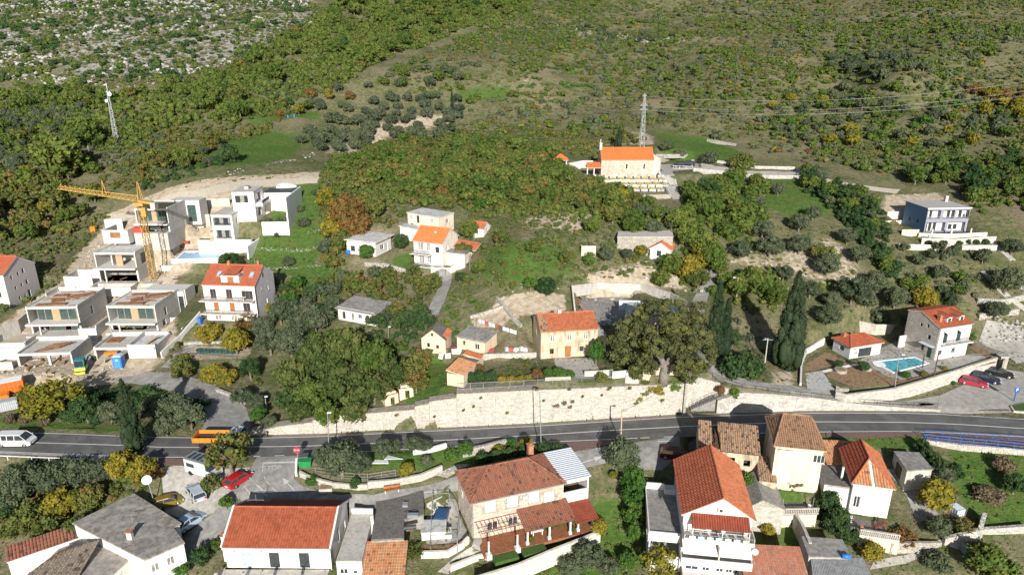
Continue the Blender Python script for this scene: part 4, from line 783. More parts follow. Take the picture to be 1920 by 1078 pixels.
tree('loose',lf_yel,1240,1050,36,'yellow green fruit tree at the corner of the big white house',asp=1.2);tree('citrus',lf_grn,1175,1050,20,'green citrus in the passage garden')
tree('citrus',lf_grn,1404,905,17,'green shrub squeezed behind the big orange roof',cat='shrub',asp=1.5);tree('citrus',lf_yel,1440,992,16,'yellow green tree behind the stone shed gable')
tree('loose',lf_mix,1490,897,26,'vine canopy over the balustraded terrace',asp=.5,name='grape_vine',cat='vine')
trees('dense',lf_drk,((1553,945,28),(1572,975,30),(1590,1000,22)),'dense green tree between the cream house and the terraces','dense trees between the cream house and the terraces',1.1)
tree('citrus',lf_yel,1634,1030,24,'lemon tree with yellow fruit below the balustrade');tree('loose',lf_rus,1695,1005,26,'red brown creeper on the terrace wall',asp=.7,name='creeper',cat='creeper')
trees('dense',lf_drk,((1728,835,14),(1738,850,15),(1752,862,17),(1768,880,20),(1790,885,18)),'trimmed dark tree of the hedge running down from the road','hedge running down from the road',1.2)
tree('oak',lf_yel,1757,925,34,'golden yellow round tree beside the white water tank',asp=1.1);tree('olive',lf_olv,1770,890,26,'olive above the golden tree');tree('olive',lf_olv,1760,985,26,'grey leaved tree below the golden tree');tree('bush',lf_olv,1756,1052,30,'silver grey shrub beside the garden path',asp=.8)
tree('oak',lf_oak,1860,1050,46,'wide green tree at the end of the dry stone wall',asp=.8);tree('oak',lf_drk,1905,905,24,'dark bush at the edge of the meadow',cat='shrub');tree('bush',lf_brn,1880,870,22,'dry brown bush on the meadow');tree('bush',lf_brn,1850,925,34,'heap of dry cut branches on the meadow',asp=.5,name='brushwood',cat='brushwood');tree('loose',lf_mix,1808,985,18,'thin bush on the stepped garden',cat='shrub')
p,R=crown_at(1232,632,62,'loose',1.15)
BT=empty('plane_tree',G(1243,716),.4,'huge old spreading tree with pale twisted trunk above the wall','tree')
gt=G(1243,716)
def big_tree():
 m=MB();s=mpp(gt)
 def q(px,py,dy=0):d=dep(gt)+dy;return Vector(((px-960)/F*d,gt.y+dy,zat((0,gt.y+dy),py)))-gt
 m.cyl((0,0,-.4),q(1246,690),.95,.7,9);pts=[(q(1246,690),q(1222,650,1),.55,.35),(q(1246,690),q(1262,640,1.5),.6,.4),(q(1222,650,1),q(1190,615,2),.34,.15),(q(1222,650,1),q(1225,600,-1),.3,.12),(q(1262,640,1.5),q(1290,610,2),.36,.15),(q(1262,640,1.5),q(1250,590,3),.32,.12),(q(1190,615,2),q(1165,640,0),.15,.06),(q(1246,690),q(1190,668,-1),.22,.08)]
 for a,c,r0,r1 in pts:mid=a.lerp(c,.5)+Vector((.15,0,-.15));m.cyl(a,mid,r0,(r0+r1)/2,7,False);m.cyl(mid,c,(r0+r1)/2,r1,6,False)
 o=m.obj('trunk',plain('pale grey bark',(.17,.155,.135),.95,var=.3,bump=.6),BT,True);BT.rotation_euler=(0,0,0)
 r=np.random.default_rng(3);bl=[]
 for px,py,rp,dy in((1170,640,26,1),(1185,605,28,2),(1160,665,20,0),(1215,590,32,3),(1250,585,30,3),(1280,600,30,2),(1305,625,28,1),(1310,655,24,0),(1295,680,22,-1),(1270,655,26,3),(1225,635,28,4),(1195,655,22,3),(1190,680,18,-1),(1285,640,24,0),(1240,620,26,0),(1200,625,24,-1),(1315,690,14,-1),(1150,640,14,1),(1228,652,20,-4),(1258,650,20,-4),(1205,672,16,-3),(1278,676,14,-3),(1240,600,22,-3),(1195,695,16,-1),(1292,702,15,-2),(1218,690,14,-3),(1272,694,13,-3),(1325,665,14,1),(1160,620,18,2),(1300,585,20,3)):
  c=q(px,py,dy);R_=rp*s
  for _ in range(9):
   d=r.normal(size=3);d/=np.linalg.norm(d);bl.append((np.array(c)+d*R_*.7,(R_*.5,)*2+(R_*.42,),r.uniform(.1,.9)))
 V_,F_,T_=clumps(r,bl,70,.16,.7);link(bpy.data.objects.new('crown',mesh_ngon('crown',V_,F_,[lf_big],T_)),BT)
big_tree()
tree('citrus',lf_grn,1118,655,17,'bright green clipped tree at the corner of the stone house',asp=1.7);tree('bush',lf_grn,1048,698,15,'leafy palm like shrubs in front of the stone house',asp=1.1);tree('bush',lf_grn,1068,700,11,'small bright bush on the courtyard');tree('bush',lf_mix,1128,707,14,'yellow green creeper on the garden wall',asp=1.1)
trees('bush',lf_drk,((882,707,12),(900,705,13),(922,705,12)),'dark round shrub of the hedge behind the railing','dark hedge behind the railing',1.3)
trees('bush',lf_yel,((940,712,11),(958,712,11),(976,711,11),(992,708,10)),'yellow green shrub behind the railing','yellow shrubs behind the railing')
tree('loose',lf_rus,898,690,12,'reddish shrub beside the long outbuilding',cat='shrub');tree('loose',lf_rus,1008,700,12,'brown shrub at the corner of the patch',cat='shrub')
tree('bush',lf_mix,1207,722,14,'hanging green vine spilling over the high wall',asp=1.2,name='creeper',cat='creeper');tree('bush',lf_yel,1232,728,13,'yellow vine spilling over the high wall',asp=1.4,name='creeper',cat='creeper');tree('bush',lf_grn,1262,722,17,'pale green oleander on top of the high wall',asp=1.1)
tree('bush',lf_grn,1377,738,13,'green shrub in the planter beside the stairs',asp=1.2);tree('bush',lf_rus,1352,730,9,'brown potted shrub beside the stair pillar',asp=1.2)
trees('bush',lf_drk,((1375,688,30),(1410,690,28),(1395,675,24)),'broad dark spreading shrub beside the hill lane','dark shrubs beside the hill lane',1.2)
tree('dense',lf_drk,1375,632,14,'narrow dark shrub between the tall cypresses',asp=1.5,cat='shrub')
trees('oak',lf_oak,((1385,535,26),(1410,520,26),(1440,530,28),(1460,555,24),(1362,525,18)),'green tree on the bank behind the tall cypresses','trees behind the tall cypresses')
tree('loose',lf_yel,1312,480,24,'bright orange yellow tree beside the small orange roofed cottage',asp=1.2);tree('oak',lf_yel,1290,500,28,'yellow green tree in front of the small cottage');tree('oak',lf_oak,1255,495,24,'olive green tree in front of the small cottage');tree('oak',lf_mix,1310,520,22,'turning tree above the concrete yard')
tree('oak',lf_oak,1240,520,20,'green bush on the rocks above the concrete yard',cat='shrub');tree('citrus',lf_yel,1202,468,14,'yellow tree beside the cottage roof');tree('olive',lf_olv,1136,475,18,'grey olive beside the leaning concrete slab');tree('citrus',lf_grn,1105,487,13,'green bush in front of the leaning concrete slab',cat='shrub');tree('olive',lf_olv,1175,475,14,'small olive in the cottage garden')
trees('oak',lf_oak,((1335,480,30),(1320,450,28),(1290,440,26)),'tall green oak behind the orange yellow tree','oaks behind the cottage',1.1)
for cx,cy,r,l in((1388,465,24,'round olive nearest the stand of oaks'),(1445,460,26,'round olive above the dry terrace'),(1500,415,22,'round olive under the diagonal row'),(1553,493,27,'round olive in the middle of the dry terraces'),(1600,540,34,'broadest olive on the dry terraces'),(1500,455,24,'olive beside the brown bush'),(1612,475,22,'olive at the foot of the diagonal row'),(1460,352,15,'small olive on the grass below the church road'),(1525,398,17,'small olive on the edge of the grass'),(1640,525,24,'olive between the row and the terraces'),(1680,555,26,'olive above the pool house wall'),(1650,590,24,'olive on the bank above the pool house'),(1555,588,26,'low olive beside the cypress tip'),(1890,520,34,'large olive beside the stepped path'),(1900,460,20,'olive beside the white terrace wall'),(1870,580,22,'shrubby olive behind the villa')):
 tree('olive',lf_olv,cx,cy,r,l)
tree('oak',lf_mix,1535,470,18,'brown bush between two olives',cat='shrub');tree('oak',lf_yel,1735,560,26,'yellow green tree behind the villa gable');tree('dense',lf_cyp,1775,570,18,'dark cypress like tree behind the villa',asp=1.6)
trees('bush',lf_olv,((1250,274,15),(1275,288,13),(1330,297,19),(1390,305,26,lf_mix)),'round shrub on the lawn above the church car park','shrubs above the church car park')
trees('oak',lf_rus,((648,395,36,lf_rus),(622,425,24,lf_yel),(665,425,30,lf_rus),(610,370,20,lf_yel),(700,385,24,lf_mix),(640,450,22,lf_mix)),'rust orange tree beside the grassy terraces','rust coloured trees beside the grassy terraces',1.1)
tree('dense',lf_drk,1024,535,22,'dark round bush at the top of the ploughed plot',cat='shrub');tree('citrus',lf_grn,995,530,16,'bright bush at the top of the ploughed plot',cat='shrub');tree('citrus',lf_drk,862,517,12,'clipped dark tree at the gate of the orange roofed house')
tree('citrus',lf_grn,687,470,18,'bright green tree in front of the flat white roof');tree('dense',lf_drk,752,452,17,'dark round tree between the two white houses');tree('bush',lf_pnk,806,470,10,'magenta bougainvillea climbing the balcony front',asp=2.2,name='bougainvillea',cat='climber');tree('bush',lf_yel,840,483,22,'vine pergola in front of the orange roofed house',asp=.7,name='grape_vine',cat='vine')
trees('bush',lf_olv,((537,362,10),(590,362,8),(563,392,9),(502,417,12),(528,417,14),(570,417,14),(540,490,14),(520,440,8)),'dark olive bush on the green terraces','olive bushes on the green terraces',1.1)
tree('citrus',lf_grn,1028,698,11,'second palm like shrub in front of the stone house',cat='shrub')
tree('citrus',lf_drk,1620,685,12,'small olive tree in the round stone planter',name='olive_tree')
tree('citrus',lf_drk,1573,681,9,'sparse young tree in the second round planter');tree('bush',lf_grn,1699,702,9,'green ball shrub beside the pool',asp=1.3);tree('bush',lf_mix,1732,700,8,'brownish ball shrub beside the pool',asp=1.3);tree('bush',lf_yel,1771,690,6,'small ball shrub beside the boundary wall',asp=1.3);tree('bush',lf_grn,1787,717,6,'weed tuft on the car park edge');tree('bush',lf_grn,1823,632,8,'shrub at the villa corner',asp=1.4)
def cypress(bx,by,tx,ty,wpx,label,lean=0):
 b_=G(bx,by);h=zat(b_,ty)-b_ .z;w=wpx*mpp(b_);r=np.random.default_rng(int(bx));e=empty('cypress',b_,0,label,'cypress')
 bl=[];n=max(40,int(h*11))
 for i in range(n):
  t=r.random()**1.15;prof=(min(1,(t+.06)/.2)**.6)*(1-max(0,t-.2)/.82)**.7;a=r.uniform(0,6.28);rr=w*prof*r.uniform(.35,.72);k=w*prof*r.uniform(.3,.46)+.09;bl.append(((cos(a)*rr+lean*t,sin(a)*rr,.3+t*h*.95),(k,k,k*r.uniform(1.7,2.8)),r.uniform(.1,.9)))
 V_,F_,T_=clumps(r,bl,52,.12,.66,.9);link(bpy.data.objects.new('crown',mesh_ngon('crown',V_,F_,[lf_cyp],T_)),e)
 MB().cyl((0,0,-.3),(0,0,h*.6),.2,.08,7).obj('trunk',bark,e)
cypress(1474,690,1490,505,34,'tallest broad cypress beside the hill lane');cypress(1336,672,1337,520,19,'slim cypress left of the pair above the stairs');cypress(1356,668,1356,556,15,'shorter cypress of the pair above the stairs')
cypress(254,846,228,710,23,'tall narrow cypress standing at the edge of the main road');cypress(848,212,847,170,4,'thin cypress at the end of the olive grove');cypress(866,224,866,198,3.2,'short thin cypress below the olive grove');cypress(1160,279,1160,240,9,'pointed conifer behind the chapel roof')
trees('oak',lf_oak,((345,290,22),(395,262,20,lf_mix),(430,285,20,lf_drk),(300,300,26,lf_mix),(105,290,48),(160,250,34)),'broad tree on the slope between the mast and the meadow','trees between the mast and the meadow')
trees('olive',lf_olv,((1420,375,18),(1560,560,20),(1470,510,20),(1520,540,22),(1625,560,22),(1700,600,16),(1350,500,18,lf_oak),(1430,430,22),(1590,440,20)),'rounded olive scattered on the eastern terraces','olives scattered on the eastern terraces')
trees('oak',lf_oak,((1190,420,22),(1150,400,20,lf_mix),(1225,425,18,lf_olv),(1110,420,18),(1270,410,24)),'tree on the bank between graveyard and barn','trees between graveyard and barn')
trees('oak',lf_mix,((870,470,18),(900,500,16,lf_oak),(880,430,20,lf_oak),(940,440,18),(1000,460,16,lf_oak),(1060,480,15)),'leafy bush on the grassy knoll','bushes on the grassy knoll',cat='shrub')
trees('dense',lf_drk,((760,600,22),(790,585,20),(740,580,20,lf_mix),(830,610,16,lf_oak),(710,560,18,lf_mix)),'dark tree between the concrete house and the drive','trees between the concrete house and the drive')
trees('oak',lf_mix,((1078,345,22),(1105,352,22),(1135,362,20),(1165,368,18,lf_yel),(1190,372,16),(1060,325,20,lf_oak),(1215,380,16,lf_oak)),'tree in front of the graveyard terraces','trees in front of the graveyard')
# building kit
def tiles(m,poly,colw=.36,course=.46,amp=.09,lift=.055,jit=.0):
 """rows of barrel tiles over a planar polygon whose first edge is the eaves (seen from outside, left to right)"""
 p=[Vector(q) for q in poly];u=(p[1]-p[0]).normalized();n=None
 for q in p[2:]:
  c=u.cross(q-p[0])
  if c.length>1e-4:n=c.normalized();break
 v=n.cross(u);Q=[((q-p[0]).dot(u),(q-p[0]).dot(v)) for q in p];u0=min(q[0] for q in Q);u1=max(q[0] for q in Q);nc=max(2,round((u1-u0)/colw));w=(u1-u0)/nc
 prof=[(-.5,0),(-.3,.8),(0,1),(.3,.8),(.5,0)];m.use=True
 for i in range(nc):
  uc=u0+(i+.5)*w;vs=[]
  for k in range(len(Q)):
   a,b_=Q[k],Q[(k+1)%len(Q)]
   if(a[0]-uc)*(b_[0]-uc)<0:vs.append(a[1]+(b_[1]-a[1])*(uc-a[0])/(b_[0]-a[0]))
  if len(vs)<2:continue
  va,vb=min(vs),max(vs);ns=max(1,round((vb-va)/course));ct=rng.random()
  for j in range(ns):
   y0=va+(vb-va)*j/ns;y1=va+(vb-va)*(j+1)/ns+.03;m.tint=min(1,max(0,rng.gauss(.45,.3)));dz=rng.uniform(-jit,jit);du=rng.uniform(-jit,jit);V0=[]
   for yy,lf in((y0,lift),(y1,0.)):
    for a,h in prof:V0.append(p[0]+u*(uc+a*w+du)+v*yy+n*(h*amp+lf+dz))
   m.add(V0,[(k,k+1,k+6,k+5) for k in range(4)]+[(4,3,2,1,0)])
def slab(m,poly,t=.14,off=0.):
 p=[Vector(q) for q in poly];n=(p[1]-p[0]).cross(p[2]-p[0]).normalized();k=len(p);top=[q+n*off for q in p];bot=[q-n*t for q in p]
 m.add(top+bot,[tuple(range(k)),tuple(range(2*k-1,k-1,-1))]+[(i,i+k,(i+1)%k+k,(i+1)%k) for i in range(k)])
class House:
 def __init__(s,f,name,label,cat='house',group=None):
  s.f=f;s.L,s.D,s.h=f.L,f.D,f.h;s.e=empty(name,f.o,f.a,label,cat,group);s.holes={q:[] for q in 'frbl'};s.wins=[]
 def len(s,face):return s.L if face in 'fb' else s.D
 def loc(s,face,u,d,z):
  return Vector({'f':(u,d,z),'r':(s.L-d,u,z),'b':(s.L-u,s.D-d,z),'l':(d,s.D-u,z)}[face])
 def win(s,face,u,z,w,h,style='white',**k):s.holes[face].append((u,z,u+w,z+h));s.wins.append((face,u,z,w,h,style,k));return s
 def hole(s,face,u,z,w,h):s.holes[face].append((u,z,u+w,z+h));return s
 def boxf(s,m,face,u0,u1,d0,d1,z0,z1):
  a,b_=s.loc(face,u0,d0,z0),s.loc(face,u1,d1,z1);m.box(min(a.x,b_ .x),min(a.y,b_ .y),z0,max(a.x,b_ .x),max(a.y,b_ .y),z1);return m
 def walls(s,mats,z0=-2.5,h=None,name='wall',faces='frbl',rev=.2,tops=None):
  h=h or s.h
  for face in faces:
   mt=mats[face] if isinstance(mats,dict) else mats;m=MB();Lf=s.len(face);H_=[q for q in s.holes[face]]
   us=sorted({0,Lf}|{min(max(q[i],0),Lf) for q in H_ for i in(0,2)});zs=sorted({z0,h}|{min(max(q[i],z0),h) for q in H_ for i in(1,3)})
   for i in range(len(us)-1):
    for j in range(len(zs)-1):
     cu,cz=(us[i]+us[i+1])/2,(zs[j]+zs[j+1])/2
     if any(q[0]<cu<q[2] and q[1]<cz<q[3] for q in H_):continue
     m.quad(*[s.loc(face,*c) for c in((us[i],0,zs[j]),(us[i+1],0,zs[j]),(us[i+1],0,zs[j+1]),(us[i],0,zs[j+1]))])
   for a,b_,c,d in H_:
    for q in(((a,b_),(a,d)),((c,d),(c,b_)),((a,d),(c,d)),((c,b_),(a,b_))):
     (ua,za),(ub,zb)=q;m.quad(s.loc(face,ua,0,za),s.loc(face,ub,0,zb),s.loc(face,ub,rev+.02,zb),s.loc(face,ua,rev+.02,za))
   if tops and face in tops:
    a=tops[face];m.quad(s.loc(face,0,0,h),s.loc(face,Lf,0,h),s.loc(face,a[0],0,a[1]))
   m.obj(name,mt,s.e)
  for w in s.wins:s.window(*w)
  s.wins=[];return s
 def window(s,face,u,z,w,h,style,k):
  fm,gm_={'white':(whitep,glass),'wcurt':(whitep,glassb),'dark':(dkst,glass),'wood':(wood,glass),'open':(woodd,glass),'dcurt':(dkst,glassb),'alu':(steel,glass),'green':(green,glass),'shut':(k.get('sm',whitep),None),'void':(dkst,None),'door':(wood,None)}[style]
  t=.06;d0,d1=.1,.17;m=MB();nm='door' if h>1.75 and z<.6 or style=='door' else 'window';nz=k.get('n',2 if w>.75 else 1)
  if style in('shut','door'):
   d0,d1=(.0,.06);s.boxf(m,face,u+.02,u+w-.02,.03,.09,z+.02,z+h-.02);o=m.obj('shutter' if style=='shut' else 'door',fm,s.e)
   for i in range(nz):
    g=MB();a=u+w*i/nz+.05;b_=u+w*(i+1)/nz-.05;nn=max(3,int(h/.22))
    for j in range(nn):s.boxf(g,face,a,b_,.005,.035,z+.06+(h-.12)*j/nn,z+.06+(h-.12)*(j+.72)/nn)
    g.obj('louvre',fm,o)
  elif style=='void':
   s.boxf(m,face,u,u+w,.85,.9,z,z+h);m.obj('recess_shade',plain('interior shade',(.05,.045,.04),.95),s.e)  # dark sheet stands in for the shade inside the opening
  else:
   s.boxf(m,face,u,u+t,d0,d1,z,z+h);s.boxf(m,face,u+w-t,u+w,d0,d1,z,z+h);s.boxf(m,face,u+t,u+w-t,d0,d1,z,z+t);s.boxf(m,face,u+t,u+w-t,d0,d1,z+h-t,z+h)
   for i in range(1,nz):s.boxf(m,face,u+w*i/nz-t/2,u+w*i/nz+t/2,d0+.003,d1-.003,z+t,z+h-t)
   o=m.obj(nm,fm,s.e)
   for i in range(nz):s.boxf(MB(),face,0,0,0,0,0,0);g=MB();s.boxf(g,face,u+w*i/nz+t*.5,u+w*(i+1)/nz-t*.5,d1-.04,d1-.02,z+t*.5,z+h-t*.5);g.obj('pane',gm_,o)
   if z>.6 and k.get('sill',True):g=MB();s.boxf(g,face,u-.08,u+w+.08,-.09,.1,z-.07,z-.004);g.obj('sill',k.get('sillm',conc),o)
  sh=k.get('sh')
  if sh:
   for a in(u-w*.5-.03,u+w+.03):
    g=MB();s.boxf(g,face,a,a+w*.5,-.07,-.02,z,z+h);ob=g.obj('shutter',sh,s.e)
 def roof_plane(s,poly,tm,parent=None,t=.14,sm=None,colw=.36,course=.46,amp=.09,jit=.006,name='roof',edge=None):
  m=MB();slab(m,poly,t);o=m.obj(name,sm or white,parent or s.e);q=MB();tiles(q,poly,colw,course,amp,jit=jit);q.obj('roof_tiles',tm,o,kind='stuff');return o
 def ridge_caps(s,a,b_,tm,r=.13,parent=None):
  a=Vector(a);b_=Vector(b_);n=max(1,int((b_-a).length/.5));m=MB();m.use=True
  for i in range(n):m.tint=rng.random();m.cyl(a.lerp(b_,i/n),a.lerp(b_,min(1,(i+1.08)/n)),r*1.08,r*.95,6)
  m.obj('ridge_tiles',tm,parent or s.e,kind='stuff')
 def gable_u(s,rise,tm,ov=.3,vr=None,wm=None,mid=.5,ge=.15,**k):
  """ridge parallel to the front"""
  h=s.h+.05;vm=s.D*mid;r=h+rise;of=ov*rise/vm;ob=ov*rise/(s.D-vm)
  fp=[(-ge,-ov,h-of),(s.L+ge,-ov,h-of),(s.L+ge,vm,r),(-ge,vm,r)];bp=[(s.L+ge,s.D+ov,h-ob),(-ge,s.D+ov,h-ob),(-ge,vm,r),(s.L+ge,vm,r)]
  a=s.roof_plane(fp,tm,**k);s.roof_plane(bp,tm,**k);s.ridge_caps((-ge,vm,r+.08),(s.L+ge,vm,r+.08),tm)
  if wm:
   m=MB();m.quad((s.L,0,s.h),(s.L,s.D,s.h),(s.L,vm,r-.06));m.quad((0,s.D,s.h),(0,0,s.h),(0,vm,r-.06));m.obj('gable',wm,s.e)
  s.rf=a;s.rz=lambda v:h+rise*(v/vm if v<vm else(s.D-v)/(s.D-vm));return s
 def gable_v(s,rise,tm,ov=.3,wm=None,mid=.5,ge=.3,tm2=None,**k):
  """ridge runs away from the front"""
  h=s.h+.05;um=s.L*mid;r=h+rise;ol=ov*rise/um;orr=ov*rise/(s.L-um)
  lp=[(-ov,s.D+ge,h-ol),(-ov,-ge,h-ol),(um,-ge,r),(um,s.D+ge,r)];rp=[(s.L+ov,-ge,h-orr),(s.L+ov,s.D+ge,h-orr),(um,s.D+ge,r),(um,-ge,r)]
  s.roof_plane(lp,tm,**k);s.roof_plane(rp,tm2 or tm,**k);s.ridge_caps((um,-ge,r+.08),(um,s.D+ge,r+.08),tm2 or tm)
  if wm:m=MB();m.quad((0,0,s.h),(s.L,0,s.h),(um,0,r-.06));m.quad((s.L,s.D,s.h),(0,s.D,s.h),(um,s.D,r-.06));m.obj('gable',wm,s.e)
  return s
 def hip(s,rise,tm,a,b_,ov=.35,vm=None,**k):
  """hipped roof; the ridge runs from a to b_ along the front"""
  h=s.h+.03;vm=vm or s.D/2;r=h+rise;q=[(-ov,-ov,h),(s.L+ov,-ov,h),(s.L+ov,s.D+ov,h),(-ov,s.D+ov,h)];A,B=(a,vm,r),(b_,vm,r)
  for poly in([q[0],q[1],B,A],[q[1],q[2],B],[q[2],q[3],A,B],[q[3],q[0],A]):s.roof_plane(poly,tm,**k)
  for e,f in((q[0],A),(q[3],A),(q[1],B),(q[2],B),(A,B)):
   if(Vector(e)-Vector(f)).length>.2:s.ridge_caps(Vector(e)+Vector((0,0,.07)),Vector(f)+Vector((0,0,.07)),tm)
  return s
 def flat(s,mat,t=.2,ov=.0,par=0.,pm=None,u0=0,u1=None,v0=0,v1=None,h=None,name='roof'):
  u1=s.L if u1 is None else u1;v1=s.D if v1 is None else v1;h=s.h if h is None else h
  m=MB().box(u0-ov,v0-ov,h-.02,u1+ov,v1+ov,h+t);o=m.obj(name,mat,s.e)
  if par:
   g=MB();w=.18;a,b_,c,d=u0-ov,u1+ov,v0-ov,v1+ov;z0,z1=h-.02,h+t+par
   g.box(a-.02,c-.02,z0,b_+.02,c+w,z1);g.box(a-.02,d-w,z0,b_+.02,d+.02,z1);g.box(a-.02,c+w,z0,a+w,d-w,z1);g.box(b_-w,c+w,z0,b_+.02,d-w,z1);g.obj('parapet',pm or white,s.e)
  return o
 def part(s,name,mat,fn,parent=None,**k):m=MB();fn(m);return m.obj(name,mat,parent or s.e,**k)
 def chimney(s,u,v,z0,z1,w=.5,mat=None,cap=True):
  m=MB().box(u-w/2,v-w/2,z0,u+w/2,v+w/2,z1);o=m.obj('chimney',mat or white,s.e)
  if cap:MB().box(u-w*.65,v-w*.65,z1-.01,u+w*.65,v+w*.65,z1+.1).box(u-w*.3,v-w*.3,z1+.1,u+w*.3,v+w*.3,z1+.3).obj('chimney_cap',t_cap,o)
  return o
 def rail(s,pts,z,h=.95,mat=None,gap=.14,name='railing'):
  m=MB();mat=mat or dkst
  for a,b_ in zip(pts[:-1],pts[1:]):
   A,B=Vector((*a,z)),Vector((*b_,z));n=max(1,int((B-A).length/gap));m.bar(A+Vector((0,0,h)),B+Vector((0,0,h)),.06);m.bar(A+Vector((0,0,.1)),B+Vector((0,0,.1)),.04)
   for i in range(n+1):q=A.lerp(B,i/n);m.bar(q,q+Vector((0,0,h)),.045 if i%8==0 else .025)
  return m.obj(name,mat,s.e)
t_cap=plain('chimney clay',(.36,.16,.09),.9,var=.2)
def blocks(m,a,b_,ta,tb,bw=.6,bh=.34,out=None,base=None,dep_=.12):
 """courses of separate stones on the upright face between a and b_ (world points at the foot), tops at heights ta, tb"""
 a=Vector(a);b_=Vector(b_);d=b_-a;Lh=sqrt(d.x**2+d.y**2);ux=Vector((d.x,d.y,0))/Lh;n=Vector((ux.y,-ux.x,0));m.use=True
 za,zb=a.z,b_ .z;z=min(za,zb);top=max(ta,tb);row=0
 while z<top-.05:
  hh=bh*rng.uniform(.8,1.2);x=-rng.random()*bw
  while x<Lh:
   w=bw*rng.uniform(.55,1.5);x0,x1=max(x,0)+.012,min(x+w,Lh)-.012;x+=w
   if x1-x0<.06:continue
   xm=(x0+x1)/2/Lh;lo=za+(zb-za)*xm;hi=ta+(tb-ta)*xm
   z0,z1=max(z,lo)+.01,min(z+hh,hi)-.012
   if z1-z0<.05:continue
   o=rng.uniform(.02,dep_*.6);m.tint=min(1,max(0,rng.gauss(.5,.28)));e=.03;f0=[]
   for(xx,zz) in((x0,z0),(x1,z0),(x1,z1),(x0,z1)):q=a+ux*xx;f0.append(Vector((q.x,q.y,zz)))
   f1=[q+n*o+(ux*(e if i in(0,3) else-e)+Vector((0,0,e if i<2 else-e))) for i,q in enumerate(f0)]
   m.add(f0+f1,[(4,5,6,7),(0,1,5,4),(1,2,6,5),(2,3,7,6),(3,0,4,7)])
  z+=hh;row+=1
def stone_wall(name,label,pts,tops,th=.6,mat=None,bm=None,bw=.6,bh=.34,cap=None,cat='wall',back=False,group=None,capt=.08):
 """pts: foot points along the front (left to right); tops: absolute heights"""
 e=empty(name,pts[0],0,label,cat,group);o=Vector(pts[0]);body=MB();st=MB();cp=MB()
 for(a,b_,ta,tb) in zip(pts[:-1],pts[1:],tops[:-1],tops[1:]):
  a=Vector(a);b_=Vector(b_);d=b_-a
  if sqrt(d.x**2+d.y**2)<.05:continue
  ux=Vector((d.x,d.y,0)).normalized();n=Vector((ux.y,-ux.x,0));A,B=a-o,b_-o;dn=Vector((0,0,-.8))
  for(m,f,z0a,z0b,z1a,z1b) in((body,0,A.z-.8,B.z-.8,ta-o.z,tb-o.z),)+(((cp,-.08,ta-o.z+.004,tb-o.z+.004,ta-o.z+capt,tb-o.z+capt),) if cap else()):
   k0=n*(-f);k1=-n*(th-f);v=[]
   for q,z0,z1 in((A,z0a,z1a),(B,z0b,z1b)):
    for kk in(k0,k1):v+=[(q.x+kk.x,q.y+kk.y,z0),(q.x+kk.x,q.y+kk.y,z1)]
   m.add(v,[(0,4,5,1),(2,3,7,6),(1,5,7,3),(0,2,6,4),(0,1,3,2),(4,6,7,5)])
  if bm:blocks(st,A,B,ta-o.z,tb-o.z,bw,bh);
  if bm and back:blocks(st,B-n*th,A-n*th,tb-o.z,ta-o.z,bw,bh)
 body.obj('wall_core',mat or stoneg,e);st.obj('stones',bm,e,kind='stuff') if bm else None
 if cap:cp.obj('coping',cap,e)
 return e
def pxwall(name,label,foot,top,**k):
 """wall whose foot and top edges are given as photo pixels"""
 pts=[G(*q) for q in foot];ys=np.array(top,float);tops=[zat(p,float(np.interp(q[0],ys[:,0],ys[:,1]))) for p,q in zip(pts,foot)]
 return stone_wall(name,label,pts,tops,**k)
def low_wall(name,label,pix_pts,h,th=.3,mat=None,cat='wall',group=None,cap=None):
 pts=[G(*q) for q in pix_pts];return stone_wall(name,label,pts,[p.z+h for p in pts],th=th,mat=mat or white,cat=cat,group=group,cap=cap)
def railing(name,label,pts,h=1.0,mat=None,gap=.15,post=1.6,group=None,cat='railing',rails=2,w=.05):
 """pts: world points along the foot"""
 e=empty(name,pts[0],0,label,cat,group);o=Vector(pts[0]);m=MB();r=MB();mat=mat or dkst;pm=MB().box(-w/2,-w/2,-.2,w/2,w/2,h).mesh('post',mat)
 for a,b_ in zip(pts[:-1],pts[1:]):
  A,B=Vector(a)-o,Vector(b_)-o;L_=(B-A).length;n=max(1,round(L_/post))
  for i in range(n):p=link(bpy.data.objects.new('post',pm),e);p.location=A.lerp(B,i/n)
  for k in range(rails):z=Vector((0,0,h-.03-k*(h-.15)/max(1,rails-1)));r.bar(A+z,B+z,w*.9)
  if gap:
   for i in range(1,int(L_/gap)):q=A.lerp(B,i*gap/L_);m.bar(q+Vector((0,0,.1)),q+Vector((0,0,h-.03)),w*.45)
 r.obj('rail',mat,e);m.obj('balusters',mat,e,kind='stuff') if gap else None
 p=link(bpy.data.objects.new('post',pm),e);p.location=Vector(pts[-1])-o;return e
def block(name,label,poly_px,ztop,zbase,wm,rm,ov=.15,t=.2,cat='building',group=None,par=0.,world=None):
 """flat roofed building over a footprint seen at roof height"""
 pts=world or[P(x,y,ztop) for x,y in poly_px];c=sum(pts,Vector())/len(pts);e=empty(name,(c.x,c.y,zbase),0,label,cat,group);q=[(p.x-c.x,p.y-c.y) for p in pts]
 MB().prism(q,-1.5,ztop-zbase-t).obj('wall',wm,e);k=[(x*(1+ov/max(.1,sqrt(x*x+y*y))),y*(1+ov/max(.1,sqrt(x*x+y*y)))) for x,y in q]
 MB().prism(k,ztop-zbase-t,ztop-zbase).obj('roof',rm,e)
 if par:
  m=MB();n=len(k)
  for i in range(n):a,b_=Vector((*k[i],ztop-zbase)),Vector((*k[(i+1)%n],ztop-zbase));m.sweep([a,b_],.18,-.02,par)
  m.obj('parapet',wm,e)
 return e,q
